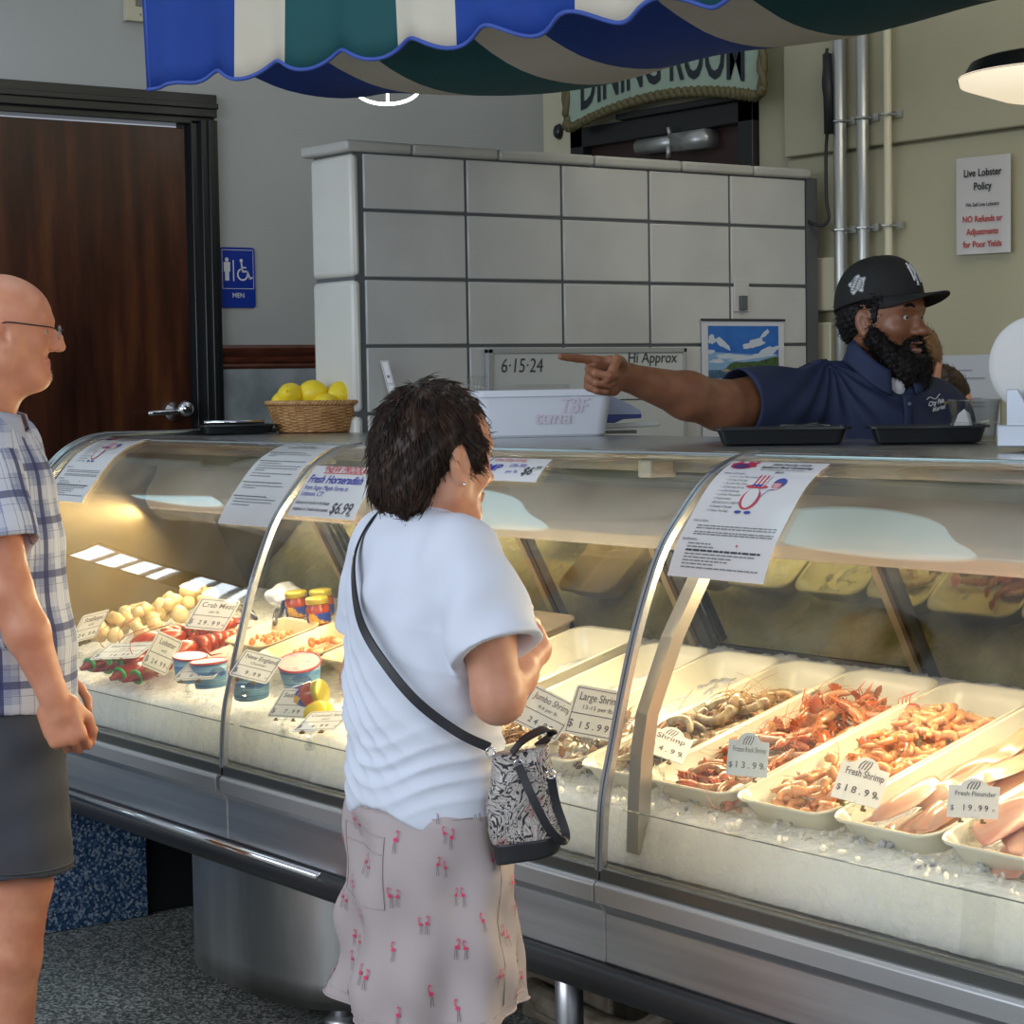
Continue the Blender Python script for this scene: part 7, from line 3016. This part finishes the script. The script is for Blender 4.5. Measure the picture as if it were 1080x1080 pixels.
fa = make_fillet('pale flounder fillet layered in the pan under the $19.99 tag', m_fil, 'flounder fillets layered in one pan', seed=1, L_=.17, W_=.10)
fb = make_fillet('pale flounder fillet layered in the pan under the $19.99 tag', m_fil, 'flounder fillets layered in one pan', seed=2, L_=.15, W_=.095)
x_, w_ = PX['p7']
fs_ = []
for k in range(26):
    v = .48 - .0155 * k
    fs_.append((slope(x_ + rg.uniform(-.045, .045), v, -.044 + .008 * (k % 5) + .006 * math.sin(PI * min(1, max(0, v / .52)))), PR @ rotm(.12 + rg.normal(0, .04), rg.normal(0, .10), rg.uniform(-.55, .35)), rg.uniform(.85, 1.1)))
scatter(fa, fs_[::2])
scatter(fb, fs_[1::2])
fc = make_fillet('pink fish fillet laid in the rightmost cream pan', m_fil2, 'pink fillets in the rightmost pan', seed=5, L_=.17, W_=.10)
x_, w_ = PX['p8']
fs_ = []
for k in range(22):
    v = .46 - .0175 * k
    fs_.append((slope(x_ + rg.uniform(-.04, .04), v, -.042 + .009 * (k % 4) + .008 * math.sin(PI * min(1, max(0, v / .5)))), PR @ rotm(.12, rg.normal(0, .12), rg.uniform(-.5, .9)), rg.uniform(.85, 1.1)))
scatter(fc, fs_)

# lobsters ----------------------------------------------------------
m_lob = M('lobster shell', (.52, .075, .008), .32, col2=(.34, .028, .006), nscale=22, coat=.2, bump=.2, bscale=150)
m_lobd = M('lobster claw', (.17, .010, .010), .3, col2=(.33, .020, .010), nscale=18, coat=.2)
m_band = M('green band', (.02, .34, .06), .45)


def make_lobster(label):
    t = thing('lobster', label, 'lobster', (0, 0, 0), group='cooked red lobsters on the ice')
    # head towards -y
    S = SDF()
    S.ell((0, -.045, .024), (.027, .055, .024), None, .01)
    S.ell((0, -.090, .022), (.016, .025, .014), None, .01)
    S.build('carapace', m_lob, t, .0035, local=True)
    mb = MB()
    for k in range(6):
        y = .008 + .021 * k
        r = .026 - .0018 * k
        rg_ = []
        for s_, q in ((0, .92), (.006, 1.05), (.019, 1.0), (.025, .86)):
            rg_.append([np.array([r * q * math.cos(a) * 1.05, y + s_, .018 - .0018 * k + r * .85 * q * math.sin(a)]) for a in np.linspace(0, 2 * PI, 17)[:-1]])
        mb.merge(loftrings(rg_))
    mb.build('tail', m_lob, t, smooth=True, local=True)
    mb = MB()
    for q in (-.95, -.48, 0, .48, .95):
        d = np.array([math.sin(q), math.cos(q), 0])
        c = np.array([0, .132, .008]) + d * .022
        mb.ell(c, (.010, .022, .0030), rotm(0, 0, -q), 10)
    mb.build('tail_fan', m_lobd, t, smooth=True, local=True)
    for q in (-1, 1):
        S = SDF()
        S.cap((q * .020, -.080, .016), (q * .045, -.100, .016), .008, .009, .006)
        S.cap((q * .045, -.100, .016), (q * .040, -.130, .016), .009, .010, .006)
        S.ell((q * .040, -.158, .018), (.026, .038, .015), rotm(0, 0, q * .12), .008)
        S.cap((q * .030, -.175, .018), (q * .026, -.212, .018), .013, .004, .006)
        S.cap((q * .050, -.172, .018), (q * .042, -.206, .018), .008, .003, .004)
        S.build('claw', m_lobd, t, .0032, local=True)
        MB().tube([(q * .036 + .0215 * math.cos(a), -.182, .018 + .0135 * math.sin(a)) for a in np.linspace(0, 2 * PI, 21)[:-1]], .0042, 6, closed=True).build('claw_band', m_band, t, smooth=True, local=True)
    for q in (-1, 1):
        for k in range(4):
            y = -.070 + .020 * k
            MB().tube([(q * .020, y, .012), (q * .048, y - .010 + .006 * k, .022), (q * .062, y + .004 * k, .004), (q * .070, y + .012 * k, .002)], [.0035, .003, .0022, .001], 6).build('leg', m_lob, t, smooth=True, local=True)
        MB().tube(crv([(q * .008, -.110, .024), (q * .03, -.14, .05), (q * .06, -.12, .075), (q * .09, -.06, .08)], 5), .0011, 4).build('antenna', m_lob, t, smooth=True, local=True)
    return t


lob = make_lobster('red lobster with green claw bands on the ice, lying at the left behind the first tag')
lobl = ['red lobster with green claw bands lying furthest left behind the upright tag', 'middle red lobster, tail up the slope, partly behind the upright tag', 'red lobster lying nearest the blue tubs']
for i, (x, v, yaw) in enumerate(((-5.235, .165, .10), (-5.125, .175, -.05), (-5.02, .150, .06))):
    o = lob if i == 0 else copy_tree(lob)
    o['label'] = lobl[i]
    R = PR @ rotm(0, 0, yaw)
    o.rotation_euler = Matrix(R.tolist()).to_euler()
    o.location = tuple(slope(x, v, -.006 + (.012 if i == 1 else 0)))
    o.scale = (1.15, 1.15, 1.15)

# scallops / pale lumps at the far left -----------------------------
m_sc = M('scallop', (.70, .60, .36), .3, col2=(.72, .48, .18), nscale=25, coat=.4)
mbs = MB().lathe([(.001, -.014), (.016, -.012), (.019, 0), (.017, .012), (.001, .015)], (0, 0, 0), 14)
sc_ = tag(mbs.build('sea_scallop', m_sc, None, smooth=True, local=True), 'pale yellow scallop in the long heap at the far left of the ice', 'scallop', 'pale scallops heaped at the far left')
spots_ = []
for k in range(70):
    v = rg.uniform(.10, .48)
    u = rg.normal(0, .055)
    h = .012 + .050 * rg.random() * max(0, 1 - abs(u) / .14)
    spots_.append((slope(-5.50 + u + .1 * (v - .2), v, h), PR @ rotm(rg.uniform(-.8, .8), rg.uniform(-.8, .8), 0), rg.uniform(.8, 1.35)))
scatter(sc_, spots_)
# dark fish lying behind the lobsters
m_fish = M('dark fish skin', (.03, .04, .055), .2, col2=(.12, .13, .15), nscale=20, coat=.5)


def make_fish(label):
    t = thing('whole_fish', label, 'fish', (0, 0, 0))
    rings = []
    for k in range(12):
        q = k / 11
        r = .022 * math.sin(PI * min(1, .08 + .86 * q)) ** .7
        rings.append([np.array([r * .55 * math.cos(a), .20 * (q - .5), .014 + r * math.sin(a) * .8]) for a in np.linspace(0, 2 * PI, 13)[:-1]])
    loftrings(rings).build('body', m_fish, t, smooth=True, local=True)
    MB().add([(0, .09, .014), (.003, .135, .045), (0, .120, .014), (.003, .135, -.010), (-.003, .135, .045), (-.003, .135, -.010)], [(0, 1, 2), (0, 2, 3), (0, 2, 4), (0, 5, 2)]).build('tail_fin', m_fish, t, local=True)
    return t


fish = make_fish('dark slim fish lying behind the lobsters, the left one')
for i, (x, v, yw, lb) in enumerate(((-5.33, .36, 1.1, 'dark slim fish between the scallop heap and the lobsters'), (-5.16, .40, 1.3, 'dark slim fish just behind the lobster tails'), (-5.02, .42, .9, 'dark slim fish near the tilted tag behind the lobsters'))):
    o = fish if i == 0 else copy_tree(fish)
    o['label'] = lb
    o.rotation_euler = Matrix((PR @ rotm(0, 0, yw)).tolist()).to_euler()
    o.location = tuple(slope(x, v, .004))

# blue dip tubs -----------------------------------------------------
m_tubb = M('tub blue', (.06, .20, .42), .4, col2=(.30, .50, .62), nscale=5, stretch=(1, 1, 40), lo=.42, hi=.62)
m_tubc = M('tub rim red', (.60, .10, .14), .35)
m_tublid = M('tub lid', (.62, .60, .58), .35, col2=(.75, .35, .45), nscale=45, lo=.55, hi=.70)
m_wave = M('wave navy', (.015, .05, .22), .4)


def dip_tub(loc, r, h, R, label):
    t = thing('dip_tub', label, 'tub', tuple(loc), group=None)
    L0 = np.array(loc)
    MB().lathe([(r * .84, 0), (r * .98, h - .006), (r * .9, h - .006)], L0, 32, R).build('cup', m_tubb, t, smooth=True)
    MB().lathe([(r * .98, h - .004), (r * 1.02, h - .004), (r * 1.03, h + .001), (r * .99, h + .002), (r * .96, h)], L0, 32, R, cap=False).build('rim', m_tubc, t, smooth=True)
    MB().lathe([(.001, h - .001), (r * .98, h - .001), (r * .98, h), (.001, h)], L0, 32, R).build('lid', m_tublid, t)
    mb = MB()
    a0 = math.atan2(-.598, .801) + .15
    for k in range(5):
        rr_ = .010 + .0042 * k
        pts = []
        for q in np.linspace(.2, 2.6, 12):
            z_ = h * .42 + rr_ * math.sin(q) * .9
            da = (rr_ * math.cos(q)) / r
            rad = r * (.845 + .135 * z_ / h)
            pts.append(L0 + R @ np.array([rad * math.cos(a0 + da), rad * math.sin(a0 + da), z_]))
        mb.tube(pts, .0013, 4)
    mb.build('wave_print', m_wave, t)
    return t


I3 = np.eye(3)
dip_tub(slope(-4.80, .01, .0), .044, .064, rotm(.1, .1, .3), 'blue striped dip tub under the tilted cards, nearest the lobsters')
dip_tub(slope(-4.675, .0, .0), .046, .064, rotm(.05, -.05, .5), 'blue striped dip tub just left of the first glass joint')
dip_tub(slope(-4.475, .0, -.004), .050, .066, rotm(.15, .05, .2), 'blue dip tub with wave design just right of the first glass joint')
dip_tub(slope(-4.40, .10, -.002), .052, .062, rotm(.25, .25, .0), 'blue dip tub set behind and leaning right, pink rimmed lid up')
# jars
m_jarg = M('jar contents red', (.38, .05, .015), .12, coat=.6)
m_jarl = M('jar lid yellow', (.50, .42, .06), .3, .3)
m_jarlab = M('jar label', (.02, .05, .32), .4, col2=(.75, .42, .05), nscale=38, lo=.52, hi=.60)


def jar(loc, R, label, r=.032, h=.062):
    t = thing('sauce_jar', label, 'jar', tuple(loc), group=None)
    MB().lathe([(r * .8, 0), (r, .005), (r, h - .016), (r * .86, h - .008), (r * .86, h)], loc, 24, R).build('glass_jar', m_jarg, t, smooth=True)
    MB().lathe([(r * 1.01, h * .12), (r * 1.015, h * .13), (r * 1.015, h * .55), (r * 1.01, h * .56)], loc, 24, R, cap=False).build('label', m_jarlab, t, smooth=True)
    MB().lathe([(r * .93, h - .004), (r * .96, h - .003), (r * .96, h + .010), (r * .90, h + .012), (.001, h + .012)], loc, 24, R).build('lid', m_jarl, t, smooth=True)
    return t


jar(slope(-4.955, .44, .004), rotm(.1, 0, 0), 'yellow-lidded red sauce jar, left one of the three at the back')
jar(slope(-4.875, .47, .004), rotm(.1, 0, 0), 'yellow-lidded red sauce jar, furthest back of the three')
jar(slope(-4.815, .42, .004), rotm(.1, 0, 0), 'yellow-lidded red sauce jar, nearest the white tee of the three at the back')
jar(slope(-4.235, -.02, .022), rotm(.2, 1.25, .62), 'sauce jar lying on its side on the ice with yellow lid to the right', .030, .075)
# amber trays
m_amb = glassy('amber tray', (.86, .66, .40), 1.5, .06, haze=.12, hazecol=(.55, .38, .20))
m_ambs = M('amber tray solid', (.56, .42, .24), .3)
for i, (x, v0, L_, w, lb) in enumerate(((-4.86, .20, .20, .22, 'tan tray with orange bits, left of the first glass joint'), (-4.62, .16, .26, .22, 'tan tray with orange bits behind the blue tubs'), (-4.38, .20, .30, .22, 'empty tan tray half hidden by the white tee'))):
    make_pan(x, w, lb, dep=.04, L_=L_, v0=v0, mat=m_ambs, h0=.022, name='tan_tray', group='tan trays behind the blue tubs')
m_car = M('salmon bits', (.80, .20, .05), .35, col2=(.85, .40, .18), nscale=60)
cb = tag(MB().ell((0, 0, 0), (.010, .007, .006), None, 10).build('salmon_piece', m_car, None, smooth=True, local=True), 'small orange piece lying in the tan trays', 'fish piece', 'small orange pieces in the tan trays')
scatter(cb, [(slope(rg.choice([-4.86, -4.62]) + rg.uniform(-.08, .08), rg.uniform(.24, .36), -.008 + rg.uniform(0, .012)), rotm(*rg.uniform(0, 3, 3)), rg.uniform(.8, 1.6)) for _ in range(34)])
# blue and white bag at the back left
S = SDF()
S.ell((0, 0, .03), (.075, .05, .03), None, .02)
S.ell((.05, .01, .02), (.05, .045, .022), None, .02, 1)
S.ell((-.03, .02, .045), (.04, .03, .022), None, .02)
o = S.build('seafood_bag', [M('bag white', (.62, .66, .75), .35), m_navy], None, .004, disp=lambda V, N_: .004 * nz3(V[:, 0], V[:, 1], V[:, 2], 90), local=True)
o.location = tuple(slope(-5.12, .50, .0))
tag(o, 'crumpled white and navy bag at the back of the ice beside the jars', 'bag')
mb = MB().tube([(0, 0, 0), (0, 0, .001)], .001, 3)
m_yel = M('mustard yellow', (.80, .58, .03), .35)
o = MB().lathe([(.001, -.03), (.024, -.028), (.028, 0), (.026, .028), (.001, .03)], slope(-4.105, -.035, .012), 20, rotm(PI / 2, 0, .6)).build('yellow_jar', m_yel, smooth=True)
tag(o, 'small yellow jar lying under the lowest card beside the white tee', 'jar')
# loose plastic bag bits in the front pan
o = MB()
S = SDF()
S.ell((0, 0, .012), (.035, .03, .014), None, .01)
S.ell((.02, .012, .022), (.022, .016, .016), None, .01)
o = S.build('clear_plastic_bag', glassy('crinkled film', (.9, .9, .88), 1.5, .15, haze=.08), None, .004, disp=lambda V, N_: .007 * nz3(V[:, 0], V[:, 1], V[:, 2], 160), local=True)
o.location = tuple(slope(-3.28, .07, -.02))
tag(o, 'crumpled clear plastic at the front of the nearly empty pan', 'plastic bag')

# ------------------------------------------------------------------ price tags on clear clips
m_tagink = M('tag ink', (.10, .10, .11), .6)
m_card = M('tag card', (.74, .74, .72), .35)
m_cardb = M('tag card blue', (.46, .56, .66), .35)
m_gold = M('clip brass', (.22, .14, .05), .35, .6)
Fpx = 2250.0


def price_tag(px, py, d, rv, uv_, label, style, rows, price, dr=0.0, du=0.0, mat=None, stem=True, base=None):
    """card centre seen at (px,py) at distance d; rv/uv_ = half-edge vectors of the card, dr/du = depth per half edge (m)"""
    ray = np.array(_f) + np.array(_rt) * (px - 540) / Fpx + np.array(_up) * (540 - py) / Fpx
    P = np.array([0, 0, 1.56]) + ray * d
    RX = np.array(_rt) * rv[0] / Fpx * d - np.array(_up) * rv[1] / Fpx * d + np.array(_f) * dr
    UX = np.array(_rt) * uv_[0] / Fpx * d - np.array(_up) * uv_[1] / Fpx * d + np.array(_f) * du
    nn = np.cross(RX, UX)
    nn /= np.linalg.norm(nn)
    if nn @ np.array(_f) > 0:
        nn = -nn
    foot = P - UX * 1.35
    bz = base if base is not None else None
    t = thing('price_tag', label, 'price tag', tuple(foot))
    f = lambda x, y, o=0.0: P + RX * x + UX * y + nn * o
    if style == 'dome':
        poly = [(-1, -1), (1, -1), (1, .62), (.55, .64), (.42, .85), (.2, .98), (0, 1.02), (-.2, .98), (-.42, .85), (-.55, .64), (-1, .62)]
    else:
        poly = []
        for (sx, sy, a0_) in ((1, -1, -PI / 2), (1, 1, 0), (-1, 1, PI / 2), (-1, -1, PI)):
            for k in range(4):
                a = a0_ + PI / 2 * k / 3
                poly.append((sx * .86 + .14 * math.cos(a), sy * .84 + .16 * math.sin(a)))
    MB().extrude(poly, lambda x, y, o: f(x, y, o), -.0015, .0).build('card', mat or m_card, t)
    mb = MB()
    g = lambda x, y: f(x, y, .0006)
    asp = np.linalg.norm(RX) / np.linalg.norm(UX)

    def tx(s, sz, x, y, bold=0.0, al='CENTER', sx=1.0):
        vs_, _ = text_geo(s, 1.0, bold, 0, al)
        wd = 2 * max(abs(p[0]) for p in vs_) * sz * sx / asp
        lim = 2 * min(.86 - x, .86 + x) if al == 'CENTER' else 9
        kk = min(1.0, lim / max(wd, 1e-6)) if abs(x) < .3 else 1.0
        put_text(mb, s, 1.0, lambda a, b: g(x + a * sz * sx * kk / asp, y + b * sz), 0, 0, 0, bold, 0, al)
    if style != 'dome':
        polyline(mb, lambda a, b, o: f(a, b, .0006), [(-.9, -.88), (.9, -.88), (.9, .88), (-.9, .88), (-.9, -.88)], .035)
        polyline(mb, lambda a, b, o: f(a, b, .0006), [(-.9, -.12), (.9, -.12)], .04)
        yb = -.68
        ys = [.42, .08]
    else:
        yb = -.62
        ys = [.12, .0]
        # small crest
        for k in range(4):
            polyline(mb, lambda a_, b_, o: f(a_, b_, .0006), [(-.28 + .12 * k, .46), (-.24 + .14 * k, .66), (-.10 + .10 * k, .84)], .05)
    for i, s in enumerate(rows):
        tx(s, (.44, .24)[min(i, 1)] if len(s) < 14 else .34, .05, ys[min(i, 1)] + (.0 if i else 0), .01)
    sp = ' '.join(price)
    tx('$', .36 if style == 'dome' else .44, -.82, yb, .01)
    tx(sp, .42 if style == 'dome' else .38, .08, yb, .02, sx=.95)
    tx('lb', .20, .80, yb, .0)
    mb.build('print', m_tagink, t)
    # brass studs, clear arm and clip foot
    for q in (-.45, .42):
        mb = MB()
        mb.extrude([(-.10, -.12), (.12, -.12), (.12, -.02), (.02, -.02), (.02, .10), (-.10, .10)], lambda x, y, o: f(q + x, -1.12 + y, o), -.002, .002)
        mb.build('stud', m_gold, t)
    mb = MB()
    mb.tube([f(0, -.9, -.002), f(-.02, -1.5, -.003)], .0035, 6)
    mb.tube([f(-.02, -1.5, -.003), f(-.02, -1.5, -.003) + np.array([0, .004, -.022])], .0045, 6)
    e = f(-.02, -1.5, -.003) + np.array([0, .004, -.022])
    mb.obox(e, (.010, .008, .007), rotm(.2, 0, .6))
    mb.extrude([(-.5, -.02), (.5, -.02), (.3, -.25), (-.3, -.25)], lambda x, y, o: f(x, -.9 + y, o), -.004, -.002)
    mb.build('clear_clip', m_clear, t)
    return t


price_tag(789, 796, 3.80, (21.5, 2), (2, -23), 'light blue domed tag reading 13.99 in front of the orange head-on shrimp', 'dome', ['Frozen Rock Shrimp'], '13.99', mat=m_cardb)
price_tag(909, 823, 3.60, (25, 7), (10, -22), 'tilted white domed tag reading 18.99 at the front of the peeled shrimp', 'dome', ['Fresh Shrimp'], '18.99', du=.02)
price_tag(1027, 842, 3.42, (27, 1.5), (1.5, -21), 'grey domed tag reading 19.99 for fresh flounder', 'dome', ['Fresh Flounder'], '19.99')
price_tag(705, 783, 3.95, (22, 8), (9, -13), 'white domed tag lying back in front of the grey shrimp, right of the joint', 'dome', ['Shrimp'], '14.99', du=.035)
price_tag(628, 752, 4.10, (27, 5), (8, -26), 'upright white tag reading Large Shrimp behind the patterned bag', 'box', ['Large Shrimp', '13-15 per lb.'], '15.99')
price_tag(575, 752, 4.15, (24, 12), (13, -19), 'tilted white tag reading Jumbo Shrimp below the folded hands', 'box', ['Jumbo Shrimp', '4-6 per lb.'], '24.99')
price_tag(171, 689, 5.48, (10, 7), (9.5, -18), 'narrow white tag standing upright in front of the red lobsters', 'box', ['Lobster', 'each'], '24.99', dr=.045)
price_tag(94, 661, 5.95, (12, -3), (8, -15), 'white tag at the far left beside the plaid shirt, above the scallops', 'box', ['Scallops', 'wild'], '24.99', dr=.03)
price_tag(224, 648, 5.75, (21, 2), (9, -16), 'white tag leaning at the back between the lobsters and the window reflection', 'box', ['Crab Meat', 'per lb.'], '29.99', du=.01)
price_tag(270, 703, 5.0, (20, 5), (8, -13), 'white tag tilted just right of the first glass joint above the blue tub', 'box', ['New England', 'Chowder'], '9.99', du=.02)
price_tag(311, 742, 4.90, (21, 1), (9, -15), 'white tag standing between the blue tubs and the fallen jar', 'box', ['Seafood Dip', 'each'], '7.99')
price_tag(341, 760, 4.72, (23, -1), (9, -9), 'white tag lying low beside the yellow jar, nearest the white tee', 'box', ['Cocktail Sauce', 'each'], '4.99', du=.03)
price_tag(212, 707, 5.28, (22, -1), (8, -9), 'white tag lying back over the blue tubs left of the joint', 'box', ['Smoked Fish', 'each'], '8.99', du=.03)
price_tag(130, 686, 5.6, (25, -1), (9, -8), 'white tag lying back over the scallops left of the lobsters', 'box', ['Steamed Lobster', 'per lb.'], '16.99', du=.03)
# ------------------------------------------------------------------ light
w = bpy.data.worlds.new('world')
SC.world = w
w.use_nodes = True
bg = w.node_tree.nodes['Background']
bg.inputs['Color'].default_value = (.80, .88, 1.0, 1)
bg.inputs['Strength'].default_value = .40


def area(name, loc, target, size, sizey, power, col):
    l = bpy.data.lights.new(name, 'AREA')
    l.shape = 'RECTANGLE'
    l.size = size
    l.size_y = sizey
    l.energy = power
    l.color = col
    o = bpy.data.objects.new(name, l)
    COL.objects.link(o)
    o.location = loc
    d = Vector(target) - Vector(loc)
    o.rotation_euler = d.to_track_quat('-Z', 'Y').to_euler()
    return o


# daylight from the shop windows behind and left of the customers
area('daylight_windows', (-3.2, -3.3, 2.7), (-4.2, 3.0, 1.0), 6.0, 1.9, 185, (.82, .90, 1.0))
area('daylight_side', (1.6, .6, 2.6), (-3.5, 2.4, 1.0), 2.5, 1.6, 40, (.86, .92, 1.0))
# ceiling lights of the service side
area('service_ceiling', (-3.3, 4.4, 3.7), (-3.8, 4.6, 0), 2.2, .8, 26, (1.0, .92, .72))
# counter lights below the hood, one per section
for a, b in ((J[0], J[1]), (J[1], J[2]), (J[2], J[3])):
    area('case_light', ((a + b) / 2, 2.925, 1.195), ((a + b) / 2, 2.46, .74), (b - a) * .94, .05, 10.5, (1.0, .80, .47))

SC.cycles.transparent_max_bounces = 32
